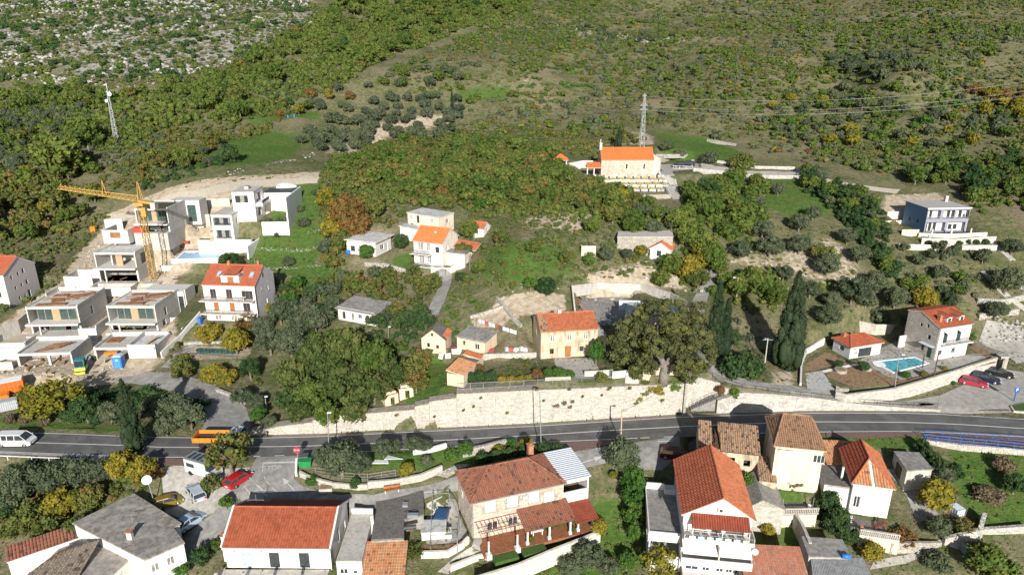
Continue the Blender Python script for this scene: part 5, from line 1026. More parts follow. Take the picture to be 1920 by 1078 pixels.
def face_window(e,q,i,t,z,w,h,fm=None,gm_=None,nm='window',n=2):
 """a window standing in the reveal of edge i of a footprint, t along it"""
 a,b_=Vector((*q[i],0)),Vector((*q[(i+1)%len(q)],0));d=(b_-a).normalized();nn=Vector((d.y,-d.x,0));c=a.lerp(b_,t)+Vector((0,0,z))
 if(c-Vector((0,0,z))).dot(nn)<0:nn=-nn
 m=MB();f=.07
 for x0,x1,z0,z1 in((-w/2,-w/2+f,0,h),(w/2-f,w/2,0,h),(-w/2+f,w/2-f,0,f),(-w/2+f,w/2-f,h-f,h))+(((-f/2,f/2,f,h-f),) if n>1 else()):
  A=c+d*((x0+x1)/2)+nn*.02+Vector((0,0,z0));m.bar(A,A+Vector((0,0,z1-z0)),x1-x0,.09,up=nn)
 o=m.obj(nm,fm or whitep,e);g=MB();A=c+nn*.012;g.bar(A+Vector((0,0,f)),A+Vector((0,0,h-f)),w-f,.05,up=nn);g.obj('pane',gm_ or glass,o);return o
 # houses below the road
h=House(FR['whitehouse'],'gabled_house','white rendered house with long red tiled gable roof below the stop junction')
for u in(2.05,5.35,9.05):h.win('f',u,.05,1.25,2.25,'shut' if u<3 else 'dark',sm=plain('grey roller shutter',(.36,.40,.45),.6))
h.win('r',3.8,.9,.6,2.0,'dark',n=1).win('r',6.3,.4,1.0,1.2,'wcurt')
h.walls(white);L_,D_=h.L,h.D;hh=h.h+.05;um=4.35;r=hh+2.3
nl=2.75
h.roof_plane([(-.15,-.3,hh-.16),(L_+.15,-.3,hh-.16),(L_+.15,um,r),(-.15,um,r)],t_red,colw=.34,course=.4)
h.roof_plane([(L_+.15,D_+.3,hh-.16),(nl,D_+.3,hh-.16),(nl,um,r),(L_+.15,um,r)],t_maroon,colw=.34,course=.4)  # back slopes take a darker maroon as painted shade of the red tiles
h.roof_plane([(nl,D_-1.4,hh+.7),(-.15,D_-1.4,hh+.7),(-.15,um,r),(nl,um,r)],t_maroon,colw=.34,course=.4)
h.ridge_caps((-.15,um,r+.08),(L_+.15,um,r+.08),t_red)
h.part('gable',white,lambda m:(m.quad((L_,0,h.h),(L_,D_,h.h),(L_,um,r-.1)),m.quad((0,D_,h.h),(0,0,h.h),(0,um,r-.1))))
for u in(-.22,L_+.22):h.part('verge',white,lambda m:(m.bar((u,-.35,hh-.05),(u,um,r+.12),.22,.3),m.bar((u,um,r+.12),(u,D_+.3,hh-.03),.22,.3)));h.part('fascia',white,lambda m:m.box(-.1,-.33,hh-.42,L_+.1,-.21,hh-.19))
h.chimney(-.55,1.6,-2,h.h+.3,.75,white)
h.part('gutter',plain('white gutter',(.7,.7,.7),.5),lambda m:m.cyl((-.15,-.42,hh-.2),(L_+.15,-.42,hh-.2),.07).cyl((L_+.1,-.2,hh-.2),(L_+.1,-.2,-1),.06))
h.part('terrace_slab',conc,lambda m:m.box(-.6,-3.6,-.3,L_-.2,-.02,-.02))
for i in range(4):h.part('terrace_column',white,lambda m:m.box(-.5+i*3.35,-2.6,-2.5,-.15+i*3.35,-2.25,1.15))
for u in(1.2,4.5,7.8,11.1):h.part('wall_lamp',steel,lambda m:m.box(u-.13,-.12,2.45,u+.13,-.003,2.58))
h.part('aerial',steel,lambda m:m.cyl((1.6,um+2.5,hh+1),(1.6,um+2.5,hh+2.4),.025).bar((.4,um+2.5,hh+1.55),(2.6,um+2.5,hh+1.55),.05).bar((2.6,um+2.5,hh+.9),(2.6,um+2.5,hh+1.6),.04))
A_,q=block('annex','flat roofed white annex with pale concrete terrace beside the gabled house',[(630,1051),(678,1050),(700,962),(660,961)],-2.2,-6,white,conc,.05,.2)
MB().sweep([Vector((*q[3],3.8)),Vector((*q[2],3.8))],.25,0,.75).obj('parapet',white,A_);face_window(A_,q,0,.28,1.9,1.0,.8);face_window(A_,q,0,.72,1.9,.6,.5,n=1)
A_,q=block('workshop','dark bitumen roofed workshop beside the concrete terrace',[(697,1010),(757,1007),(757,972),(794,963),(793,920),(740,921),(706,938)],-2.0,-5,concd,bitum,.1,.25)
MB().box(1.2,-1.2,3.0,2.6,-.6,3.45).box(.2,1.1,3.0,.9,1.9,3.3).obj('roof_duct',plain('bare metal duct',(.4,.42,.44),.4,.5),A_);MB().cyl((-3.2,-2.2,1),(-3.2,-2.2,4.2),.28,.25,4).obj('chimney',white,A_);MB().cyl((1,-3.2,3.05),(2.6,-2.9,3.05),.3,.3,8).cyl((.6,0,3.05),(2.2,.5,3.05),.08).obj('roof_hose',dkst,A_)
f=Fr(P(679,1076,-3.6),radians(2),4.9,5.2,-6.5,-3.7);h=House(f,'tiled_shed','low shed under mottled old clay tiles in front of the bitumen roof','shed');h.walls(stonew,h=2.6)
h.roof_plane([(-.1,-.2,2.5),(5.1,-.2,2.5),(5.1,4.6,3.9),(-.1,4.6,3.9)],t_mix,colw=.3,course=.4,jit=.015,sm=stonew)
f=Fr(P(790,996,-3.2),0.05,3.1,2.4,-5,-2.6);A_=House(f,'store_hut','pale block hut with vine stems across its roof beside the driveway','hut');A_ .walls(white,h=1.6).flat(roofw,.12,.1,h=1.6)
h=House(FR['stonehip'],'hipped_house','pale stone house with hipped brown red roof and white balcony annex');L_,D_=h.L,h.D
for u in(1.75,4.85,7.9):h.win('f',u,3.75,1.45,1.6,'shut')
h.win('f',10.1,3.3,1.4,1.5,'shut').win('f',2.0,.9,1.5,1.2,'white').win('f',7.4,.1,1.2,2.1,'white').win('l',2,3.2,.8,1.3,'white').win('f',5.0,.9,1.3,1.2,'white')
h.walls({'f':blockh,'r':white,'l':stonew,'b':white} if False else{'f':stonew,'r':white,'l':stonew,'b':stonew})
st=MB()
for z in(0,):
 hs=sorted(h.holes['f']);us=[0]+[x for q_ in hs for x in(q_[0],q_[2])]+[L_]
def face_blocks(h,face,mat,bw,bh,z0=-.6):
 st=MB();st.use=True;z=z0;Lf=h.len(face)
 while z<h.h-.05:
  hhh=bh*rng.uniform(.85,1.15);x=-rng.random()*bw
  while x<Lf:
   w=bw*rng.uniform(.6,1.4);a,c=max(0,x)+.012,min(Lf,x+w)-.012;x+=w;z1=min(z+hhh,h.h)-.012
   if c-a<.08 or any(q_[0]-.02<c and a<q_[2]+.02 and q_[1]-.02<z1 and z<q_[3]+.02 for q_ in h.holes[face]):continue
   st.tint=min(1,max(0,rng.gauss(.5,.3)));h.boxf(st,face,a,c,-rng.uniform(.015,.05),.0,z+.012,z1)
  z+=hhh
 st.obj('stones',mat,h.e,kind='stuff')
face_blocks(h,'f',blockh,.55,.3);face_blocks(h,'l',blockh,.55,.3)
h.hip(2.15,t_house,3.4,9.2,.35,3.9,colw=.3,course=.42,sm=white)
h.part('skylight',dkst,lambda m:m.add([(6.1,1.5,h.h+1.02),(6.7,1.5,h.h+1.02),(6.7,2.1,h.h+1.36),(6.1,2.1,h.h+1.36),(6.1,1.5,h.h+.8),(6.7,1.5,h.h+.8),(6.7,2.1,h.h+.8),(6.1,2.1,h.h+.8)],[(0,1,2,3),(0,4,5,1),(1,5,6,2),(3,2,6,7),(0,3,7,4)]))
h.chimney(10.3,5.9,h.h+.2,h.h+2.9,.75,t_cap)
h.part('gutter',plain('grey gutter',(.3,.3,.3),.5,.4),lambda m:m.cyl((-.4,-.42,h.h),(L_+.4,-.42,h.h),.07).cyl((.05,-.08,h.h),(.05,-.08,-.5),.06))
an=4.0
def annex(m):
 m.box(L_+.02,.3,-.5,L_+.2,6.6,h.h-.2);m.box(L_+an-.2,.3,2.2,L_+an,6.6,h.h-.1);m.box(L_+.2,.3,2.2,L_+an-.2,.5,3.9);m.box(L_+.2,6.4,-.5,L_+an-.2,6.6,h.h-.1)
 m.box(L_+.02,.28,5.3,L_+an,.52,h.h+.05);m.box(L_+an-.3,.1,-.5,L_+an-.05,.35,2.2);m.box(L_+.2,.5,2.0,L_+an-.2,6.4,2.2)
h.part('balcony_annex',white,annex);o=MB();slab(o,[(L_-.1,-.1,h.h+.2),(L_+an+.15,-.1,h.h+.2),(L_+an+.15,6.9,h.h+.55),(L_-.1,6.9,h.h+.55)],.12);o=o.obj('metal_roof',plain('pale sheet metal roof',(.55,.58,.62),.5,.2,var=.05),h.e)
g=MB()
for i in range(17):v=-.05+i*.42;g.bar((L_-.08,v,h.h+.24+v*.05),(L_+an+.13,v,h.h+.24+v*.05),.1,.07)
g.obj('corrugation',MATS['pale sheet metal roof'],o,kind='stuff');h.part('balcony_floor',woodd,lambda m:m.box(L_+.25,.6,2.22,L_+an-.25,6.2,2.26))
h.roof_plane([(6.1,-3.5,2.25),(L_+.5,-3.5,2.25),(L_+.5,-.05,3.25),(6.1,-.05,3.25)],t_house,name='porch_roof',colw=.3,course=.42,sm=woodd)
h.roof_plane([(L_+.55,-3.3,1.45),(L_+an,-3.3,1.45),(L_+an,.2,2.15),(L_+.55,.2,2.15)],t_maroon,name='porch_roof',colw=.3,course=.42,sm=woodd)
for u,v in((6.5,-3.2),(9.6,-3.2),(12.6,-3.2),(L_+1.,-3.),(L_+an-.3,-3.),(L_+3.1,-3.)):h.part('porch_column',white,lambda m:m.box(u-.11,v-.11,-.4,u+.11,v+.11,2.2 if u<13 else 1.4).box(u-.2,v-.2,-.4,u+.2,v+.2,.35))
h.part('terrace_floor',plain('red terrace tiles',(.24,.10,.05),.8,var=.25),lambda m:m.box(.5,-3.6,-.4,L_+an,-.03,.0))
h.part('garden_table',whitep,lambda m:m.box(7.6,-2.2,.7,9.2,-1.3,.76).box(7.7,-2.1,0,7.8,-2,.7).box(9,-2.1,0,9.1,-2,.7).box(7.7,-1.5,0,7.8,-1.4,.7).box(9,-1.5,0,9.1,-1.4,.7))
def pergola(m):
 for i in range(11):u=.4+i*.58;m.bar((u,-3.6,2.15),(u,-.05,2.75),.05)
 for v,z in((-3.5,2.2),(-1.8,2.48),(-.1,2.78)):m.bar((.2,v,z),(6.4,v,z),.08)
h.part('pergola',rust,pergola)
for u in(1.1,5.0):h.part('pergola_column',white,lambda m:m.cyl((u,-3.5,.2),(u,-3.5,2.2),.13).box(u-.35,-3.85,-.5,u+.35,-3.15,.25))
h.part('lawn',plain('lawn',(.05,.10,.02),.95,var=.3,scale=6,bump=.6),lambda m:m.box(1.5,-5.0,-.6,4.7,-3.62,-.06).box(5.4,-5.0,-.6,8.6,-3.62,-.06))
h.part('air_conditioner',plain('grey casing',(.45,.47,.5),.6),lambda m:m.box(6.9,-.38,4.75,7.55,-.03,5.3))
fo=h.f
stone_wall('garden_wall','pale rendered wall along the lawn below the stone house',[fo.w(-1.6,-6.6,-1.7),fo.w(4,-6.4,-1.7),fo.w(9,-5.6,-1.6),fo.w(L_+3.6,-4.6,-1.4)],[fo.z-.15,fo.z+.0,fo.z+.2,fo.z+.4],th=.35,mat=plain('lime washed wall',(.62,.57,.49),.9,var=.1,dirt=.5,dirtc=(.3,.27,.22)))
low_wall('garden_wall','curved white wall dropping from the driveway to the garden',[(790,1047),(840,1045),(870,1028),(880,1018)],1.0,.35,MATS['lime washed wall'])
low_wall('garden_wall','white wall on the far side of the garden path',[(845,1072),(895,1052),(960,1040)],.9,.35,MATS['lime washed wall'])
strip('garden_path',[(820,1072),(850,1046),(885,1024),(892,1000)],[(842,1076),(872,1054),(902,1032),(905,1008)],pave,.04,cross=2)
strip('driveway',[(800,945),(798,985),(800,1022)],[(856,935),(868,980),(884,1015)],pave,.05,cross=4)
def pole_rail(name,label,pts,hts,mat,th=.07,cat='pergola'):
 e=empty(name,pts[0],0,label,cat);m=MB()
 for p_,hh_ in zip(pts,hts):MB().cyl(Vector(p_)-Vector(pts[0])-Vector((0,0,.2)),Vector(p_)-Vector(pts[0])+Vector((0,0,hh_)),th,th,6).obj('post',mat,e)
 for a,b_,ha,hb in zip(pts[:-1],pts[1:],hts[:-1],hts[1:]):m.bar(Vector(a)-Vector(pts[0])+Vector((0,0,ha)),Vector(b_)-Vector(pts[0])+Vector((0,0,hb)),th*.9)
 m.obj('beam',mat,e);return e
g0=[G(808,1040),G(858,1036),G(864,1000),G(843,950),G(812,952)]
pole_rail('vine_frame','steel pipe vine frame over the driveway with the blue car',g0+[g0[0]],[2.3]*6,steel)
railing('railing','dark red railing at the end of the driveway',[G(790,1034),G(830,1035),G(872,1026)],.9,rust,.16)
tree('loose',lf_mix,772,1030,24,'brown grape vine spread on its frame beside the driveway',name='grape_vine',cat='vine',asp=.5)
h=House(FR['bighouse'],'apartment_house','big white apartment house with bright orange gable roof and stacked balconies');L_,D_=h.L,h.D
for u,w,s_ in((1.0,1.9,'wcurt'),(3.5,1.2,'dark'),(5.2,2.2,'dcurt')):h.win('f',u,6.55,w,1.7,s_)
for u,w in((.6,1.6),(2.6,.9),(4.9,1.2),(6.4,1.1)):h.win('f',u,3.6,w,1.5,'wcurt')
for u,w in((.8,1.6),(2.9,.9),(4.6,.9),(5.8,.8),(6.9,.8)):h.win('f',u,.5,w,1.4,'white')
h.walls(white);h.gable_v(2.6,t_red,.35,white,.54,.5,t_org,colw=.32,course=.42)  # sunlit right slope painted in brighter tiles than the left one
h.roof_plane([(.9,-1.75,8.2),(L_-.4,-1.75,8.2),(L_-.4,-.02,9.05),(.9,-.02,9.05)],t_maroon,name='awning_roof',colw=.3,course=.5,t=.08,sm=rust)
h.part('air_conditioner',whitep,lambda m:m.box(4.0,-.4,9.7,4.9,-.03,10.25));h.part('ac_fan',dkst,lambda m:m.cyl((4.3,-.41,9.98),(4.3,-.425,9.98),.22,.22,12))
for z,v,u0,u1 in((6.4,-1.9,.0,L_+.2),(3.4,-2.5,-.2,L_+.1),(.2,-2.9,.3,L_+.1)):
 h.part('balcony_slab',white,lambda m:m.box(u0,v,z-.2,u1,-.02,z));h.part('balcony_front',white,lambda m:m.box(u0,v,z,u1,v+.12,z+(.35 if z>6 else .9)).box(u0,v+.12,z,u0+.12,-.03,z+.9).box(u1-.12,v+.12,z,u1,-.03,z+.9))
h.part('balcony_divider',white,lambda m:m.box(4.2,-2.4,3.4,4.35,-.03,5.9));h.part('awning',plain('white awning cloth',(.7,.7,.7),.8),lambda m:m.add([(0,-2.45,4.9),(4.1,-2.45,4.9),(4.1,-.3,5.8),(0,-.3,5.8),(0,-2.45,4.86),(4.1,-2.45,4.86),(4.1,-.3,5.76),(0,-.3,5.76)],[(0,1,2,3),(7,6,5,4),(0,4,5,1)]).add([(4.4,-2.45,4.9),(L_,-2.45,4.9),(L_,-.3,5.8),(4.4,-.3,5.8),(4.4,-2.45,4.86),(L_,-2.45,4.86),(L_,-.3,5.76),(4.4,-.3,5.76)],[(0,1,2,3),(7,6,5,4),(0,4,5,1)]))
h.rail([(.05,-1.85),(L_+.15,-1.85)],6.4,.95,steel,.3)
for u in(1.0,4.5,L_-.5):h.part('awning_post',white,lambda m:m.box(u-.05,-1.75,6.4,u+.05,-1.65,8.2))
h.part('side_terrace',concd,lambda m:m.box(-3.9,.4,5.0,-.02,9.6,5.35));h.part('terrace_parapet',white,lambda m:m.box(-4.05,.2,4.2,-.02,.4,5.6).box(-4.05,.4,4.2,-3.9,9.8,5.6).box(-3.9,9.6,4.2,-1.5,9.8,6.3).box(-1.5,8.6,5.36,-.03,9.8,6.1))
h.part('side_wall',white,lambda m:m.box(-3.9,.4,-1.5,-.03,9.6,2.0).box(-3.9,6,2.0,-.03,9.6,4.98).box(-3.9,.4,2.0,-3.7,.7,4.98));h.part('dish',whitep,lambda m:m.cyl((L_+.5,-1.2,5.1),(L_+.45,-1.35,5.15),.42,.36,12).bar((L_+.5,-1.2,5.1),(L_,-.6,4.7),.06))
cols=[(.35,.06,.08),(.08,.09,.16),(.5,.5,.52),(.25,.25,.33),(.3,.2,.27),(.05,.06,.1),(.45,.5,.6),(.06,.07,.09),(.16,.2,.34),(.08,.08,.1),(.5,.48,.45)]
h.part('clothes_line',steel,lambda m:m.bar((.6,-3.5,.75),(L_+.3,-3.5,.75),.04).bar((.6,-3.5,.75),(.6,-2.8,.75),.04).bar((L_+.3,-3.5,.75),(L_+.3,-2.8,.75),.04))
for i,c in enumerate(cols):m_=plain('laundry cloth %d'%i,c,.9);o=MB().box(.8+i*.68,-3.53,.0-.12*(i%3),1.3+i*.68,-3.48,.75).obj('hanging_laundry',m_);o.matrix_world=h.e.matrix_basis.copy();o.location=h.f.o;o.rotation_euler=(0,0,h.f.a);tag(o,['dark red','navy','pale grey','slate','plum','black','light blue','charcoal','blue','soot black','cream'][i]+' garment on the clothes line under the lowest balcony','laundry','laundry on the balcony line')
for i,c in enumerate([(.6,.62,.6),(.35,.5,.5),(.6,.6,.55),(.5,.55,.62),(.55,.6,.5),(.62,.62,.62),(.5,.42,.4)]):m_=plain('pale cloth %d'%i,c,.9);o=MB().box(.6+i*1.05,-1.98,6.45,1.35+i*1.05,-1.94,7.2).obj('hanging_laundry',m_);o.location=h.f.o;o.rotation_euler=(0,0,h.f.a);tag(o,['white','pale teal','ivory','ice blue','pale green','snow white','beige'][i]+' towel over the rail of the upper balcony','laundry','laundry on the upper balcony')
h=House(FR['ruin'],'ruined_house','derelict ochre house by the road with a hole torn in its old tiled roof');L_,D_=h.L,h.D
h.win('f',4.1,3.3,.9,1.1,'void').win('f',6.2,3.2,.9,1.0,'void');h.walls(oldpl);hh=h.h;vm=4.6;rr=hh+1.8
for a,c in((-.2,1.7),(2.9,L_+.2)):
 h.roof_plane([(a,-.3,hh-.1),(c,-.3,hh-.1),(c,vm,rr),(a if a<0 else a-.35,vm,rr)],t_old,colw=.3,course=.4,jit=.03,sm=woodd);h.roof_plane([(c,D_+.2,hh),(a,D_+.2,hh),(a,vm,rr),(c,vm,rr)],t_old,colw=.3,course=.4,jit=.03,sm=woodd)
h.part('gable',oldpl,lambda m:m.quad((L_,0,hh),(L_,D_,hh),(L_,vm,rr-.1)).quad((0,D_,hh),(0,0,hh),(0,vm,rr-.1)))
for i in range(7):h.part('broken_rafter',woodd,lambda m:m.bar((1.8+i*.17,-.1+rng.uniform(0,.8),hh),(1.75+i*.16+rng.uniform(-.2,.3),rng.uniform(1.6,4.5),hh+rng.uniform(-.3,1.5)),.09))
h.part('fallen_tiles',t_old,lambda m:[m.bar((1.8+rng.random()*1.1,rng.random()*4,hh-.6+rng.random()*.5),(1.9+rng.random()*1.1,rng.random()*4+.3,hh-.4+rng.random()*.5),.25,.06) for _ in range(26)],kind='stuff');h.part('attic_floor',woodd,lambda m:m.box(1.5,.3,hh-.9,3.1,D_-.3,hh-.8))
f=Fr(P(1425,897,.4),radians(-12),2.2,4.5,-3,.2);k=House(f,'lean_to','narrow lean-to with mossy old tiles between the ruin and the cream house','shed');k.walls(oldpl);k.roof_plane([(-.1,-.2,3.1),(2.3,-.2,3.1),(2.3,4.4,4.3),(-.1,4.4,4.3)],t_old,colw=.3,course=.4,jit=.03,sm=oldpl)
h=House(FR['creamhouse'],'tall_house','tall cream plastered house with tan hipped roof beside the road');L_,D_=h.L,h.D
h.win('f',1.2,4.8,1.4,1.15,'shut').win('f',5.0,4.7,1.5,1.2,'white',n=3).win('f',4.6,1.5,1.6,1.5,'shut').win('f',1.2,1.0,1.0,2.0,'shut').win('l',2.5,4.4,.9,1.3,'shut')
h.walls(cream);h.hip(2.0,t_brn,1.6,L_-1.0,.3,5.4,colw=.3,course=.42,sm=cream);h.part('aerial',steel,lambda m:m.bar((.3,-.5,6.55),(2.4,-.5,6.5),.05).cyl((.5,-.3,6),(.5,-.3,6.9),.03))
f=Fr(P(1462,966,-3.0),radians(2),5.1,7.5,-6,-2.9);k=House(f,'terrace_house','low cream house with balustraded roof terrace under the vine','house');k.win('f',1.7,1.2,1.2,1.1,'white');k.walls(cream);k.flat(bitum,.15,.12)
def balus(k,u0,u1,v,z,mat=conc,n=None,h_=.9):
 n=n or int((u1-u0)/.24);k.part('balustrade_rail',mat,lambda m:m.box(u0,v-.1,z+h_-.12,u1,v+.1,z+h_).box(u0,v-.1,z,u1,v+.1,z+.1))
 g=MB().cyl((0,0,.1),(0,0,h_*.45),.05,.085,6).cyl((0,0,h_*.45),(0,0,h_-.12),.085,.045,6).mesh('baluster',mat)
 for i in range(n):o=link(bpy.data.objects.new('baluster',g),k.e);o.location=(u0+(i+.5)*(u1-u0)/n,v,z)
balus(k,-.1,5.2,-.1,k.h+.15);k.rail([(0,0),(0,7)],k.h+.15,.9,dkst,.3);k.part('potted_stool',whitep,lambda m:m.cyl((4.4,.9,k.h+.15),(4.4,.9,k.h+.8),.2,.25));k.part('terrace_post',steel,lambda m:[m.cyl((a,c,k.h),(a,c,k.h+2.2),.04) for a,c in((.4,.4),(4.6,.5),(4.6,5),(.4,5))])
f=Fr(P(1409,947,-1.2),radians(-8),4.2,6.3,-5.2,-1.25);h=House(f,'stone_shed','rough stone shed with grey slab gable roof behind the apartment house','shed');h.walls(stonew,h=h.h);face_blocks(h,'f',blockm,.4,.25)
m=MB();um=1.35;r_=h.h+1.15;slab(m,[(-.2,6.5,h.h),(-.2,-.15,h.h),(um,-.15,r_),(um,6.5,r_)],.1);slab(m,[(4.4,-.15,h.h-.1),(4.4,6.5,h.h-.1),(um,6.5,r_),(um,-.15,r_)],.1);m.obj('roof',plain('lichened slab roof',(.25,.24,.22),.95,var=.25,dirt=.5),h.e);h.part('gable',stonew,lambda m:m.quad((0,-.01,h.h-.03),(4.2,-.01,h.h-.03),(um,-.01,r_-.1)))
f=Fr(P(1398,1090,-4.4),radians(-4),7.6,5.2,-7,-4.4);h=House(f,'tiled_shed','low outbuilding with flat worn red tiles beside the corrugated roof','shed');h.walls(stoneg,h=2.5);h.roof_plane([(-.1,-.2,2.6),(7.7,-.2,2.6),(7.7,4.8,4.2),(-.1,4.8,4.2)],tile_mat('worn red tile',(.36,.14,.09),(.46,.21,.14),(.5,.32,.25),.35),colw=.3,course=.4,amp=.035,jit=.012,sm=stoneg)
block('concrete_shed','concrete roofed shed beside the leafy hedge at the bottom',[(1504,1005),(1579,1011),(1594,1044),(1517,1042)],-3.2,-6,conc,concd,.1,.2,'shed')
e=empty('lean_to',P(1560,1075,-4.2),-.05,'grey corrugated sheet lean-to holding a blue barrel','shed');g=MB();m=MB()
pp=[Vector(P(*q))-Vector(P(1560,1075,-4.2)) for q in((1526,1090,-4.4),(1640,1090,-4.4),(1615,1044,-3.5),(1518,1043,-3.5))];slab(m,pp,.05);rf=m.obj('roof',plain('grey corrugated sheet',(.28,.29,.3),.7,.2,var=.15,dirt=.4),e)
for i in range(36):t=(i+.5)/36;g.bar(pp[0].lerp(pp[1],t)+Vector((0,0,.04)),pp[3].lerp(pp[2],t)+Vector((0,0,.04)),.1,.06)
g.obj('corrugation',MATS['grey corrugated sheet'],rf,kind='stuff');MB().prism([(p_ .x*.97,p_ .y*.95) for p_ in pp],-2.5,-.3).obj('wall',conc,e)
b0=P(1586,1046,-3.3);o=MB().cyl((0,-.5,.3),(0,.5,.3),.32,.32,12).cyl((0,-.2,.3),(0,-.15,.3),.345,.345,12).cyl((0,.15,.3),(0,.2,.3),.345,.345,12).obj('barrel',bluep,None,True);o.location=b0;o.rotation_euler=(0,0,1.4);tag(o,'bright blue plastic barrel lying on the shed roof','barrel')
stone_wall('yard_wall','rough stone wall between the yard and the concrete shed',[P(1518,1043,-5.2),P(1504,1006,-4.8),P(1486,975,-4.4)],[-3,-2.8,-2.6],th=.4,mat=stoneg)
h=House(FR['hiphouse'],'hip_end_house','small cream house with orange hip end roof above stepped terraces');L_,D_=h.L,h.D
h.win('f',2.5,1.6,1.4,1.5,'shut').win('f',.4,1.0,.8,1.8,'white');h.walls(white);hh=h.h;A,B=(L_/2,3.6,hh+1.9),(L_/2,D_+.2,hh+1.9)
for poly,tm in(([(-.3,-.3,hh),(L_+.3,-.3,hh),A],t_mix),([(L_+.3,-.3,hh),(L_+.3,D_+.2,hh),B,A],t_org),([(-.3,D_+.2,hh),(-.3,-.3,hh),A,B],t_maroon)):h.roof_plane(poly,tm,colw=.36,course=.46,sm=white,amp=.09)  # left slope takes the maroon tone, right slope the orange
for a,c in(((-.3,-.3,hh),A),((L_+.3,-.3,hh),A),(A,B)):h.ridge_caps(Vector(a)+Vector((0,0,.08)),Vector(c)+Vector((0,0,.08)),t_org)
h.part('gable',white,lambda m:m.quad((L_,D_,hh),(0,D_,hh),(L_/2,D_,hh+1.8)))
h.part('upper_terrace',white,lambda m:m.box(-3.4,.6,-2,-.02,4.4,hh-1.2));h.part('terrace_floor',bitum,lambda m:m.box(-3.5,.5,hh-1.2,-.02,5.4,hh-1.05));h.part('door',glassb,lambda m:m.box(-2.6,.52,1.0,-1.9,.598,2.7));h.part('chimney',white,lambda m:m.cyl((-1.0,2.2,hh-1),(-1.0,2.2,hh+.9),.17))
h.part('lower_terrace',concd,lambda m:m.box(-3.0,-2.7,-3.4,L_-.6,-.02,-.35));h.part('terrace_floor',bitum,lambda m:m.box(-3.05,-2.68,-.35,L_-.65,-.02,-.25))
h.part('front_terrace',cream,lambda m:m.box(.6,-4.3,-4,5.4,-2.72,-.27))
class Q_:pass
kk=Q_();kk.e=h.e;kk.part=h.part;balus(kk,.6,5.4,-4.2,-.27);h.rail([(-3,-2.6),(-3,-.2)],-.25,.9,dkst,.2);h.rail([(-3,.6),(-.2,.6)],2.55,.9,dkst,.25);h.rail([(L_-.7,-2.6),(L_-.7,-1)],-.25,.9,rust,.25)
h.part('deck_chair',whitep,lambda m:m.box(-1.2,-1.2,.0,.4,-.6,.08).box(-1.4,-2.1,.0,.1,-1.6,.08).bar((-1.2,-.9,.04),(-1.6,-.9,.5),.5,.06));h.part('outside_stair',rust,lambda m:[m.box(2.6+i*.24,-2.6,-.25+i*.2,2.86+i*.24,-1.7,-.2+i*.2) for i in range(6)]);h.part('planter',t_cap,lambda m:m.box(.8,-3.4,-.27,1.2,-3.0,.5))
m=MB();f=Fr(P(1546,869,-.4),radians(-5),5.3,4.5,-3.5,-.4);k=House(f,'low_house','low house with patchy orange tiles joining the cream and hip end houses','house');k.walls(cream);k.roof_plane([(-.1,-.2,k.h),(5.4,-.2,k.h),(5.4,4.4,k.h+1.3),(-.1,4.4,k.h+1.3)],t_mix,colw=.36,course=.46,jit=.012,sm=cream)
A_,q=block('garage','small grey flat roofed garage beside the dark hedge',[(1701,881),(1748,878),(1723,848),(1677,846)],.6,-2.2,conc,concd,.12,.18,'garage');face_window(A_,q,3,.5,.2,1.8,1.9,woodd,woodd,'garage_door',1)
strip('garden_yard',[(1660,880),(1700,930),(1720,980)],[(1695,880),(1730,920),(1760,965)],concd,.04,cross=3)
strip('garden_path',[(1770,1022),(1800,1030),(1812,1045)],[(1765,1010),(1806,1016),(1835,1040)],pave,.04,cross=2);strip('garden_path',[(1630,1068),(1700,1056),(1765,1022)],[(1640,1050),(1700,1040),(1765,1010)],pave,.04,cross=2)
pxwall('garden_wall','rendered stone wall under the red brown creeper',[(1668,1038),(1720,1036),(1765,1024)],[(1668,1018),(1765,1017)],th=.4,mat=stonew);pxwall('dry_stone_wall','white dry stone wall crossing the meadow at the bottom',[(1770,1022),(1840,1010),(1840,1002),(1930,1000)],[(1770,1010),(1840,992),(1841,990),(1930,986)],th=.5,mat=drys,bm=blockc,bw=.4,bh=.2)
pxwall('dry_stone_wall','short dry stone wall beside the stepped garden',[(1838,1008),(1845,985),(1842,965)],[(1838,985),(1845,970),(1842,962)],th=.5,mat=drys)
N_,q=block('flat_house','white house under a big stained concrete roof beside the lane',[(138.6,980),(271,1046),(343.7,1015),(321.5,988.6),(336,980),(252,925.8)],-1.0,-4.6,white,plain('stained concrete roof',(.28,.26,.235),.93,var=.28,dirt=.8,dirtc=(.13,.11,.09),scale=.9,bump=.2),.25,.22)
for t in(.2,.6):face_window(N_,q,1,t,1.2,.9,1.2,whitep,glassb)
MB().box(-1.3,-2.4,3.5,-.7,-1.9,4.6).obj('chimney',white,N_);MB().box(-1.4,-2.5,4.6,-.6,-1.8,4.75).obj('chimney_cap',t_cap,N_);MB().cyl((-2.4,1,3.6),(-2.4,1,4.7),.03).bar((-3.2,1,4.5),(-1.8,1.2,4.6),.04).obj('aerial',steel,N_)
N2,q=block('lower_house','lower white house with grey mottled roof',[(60,1085),(190,1090),(243,1044),(172,1006),(110,1030)],-2.6,-7,white,plain('grey mottled roof',(.33,.30,.27),.93,var=.25,dirt=.5,dirtc=(.14,.12,.1),scale=1.1),.2,.2);face_window(N2,q,1,.5,2.3,1.0,1.2)
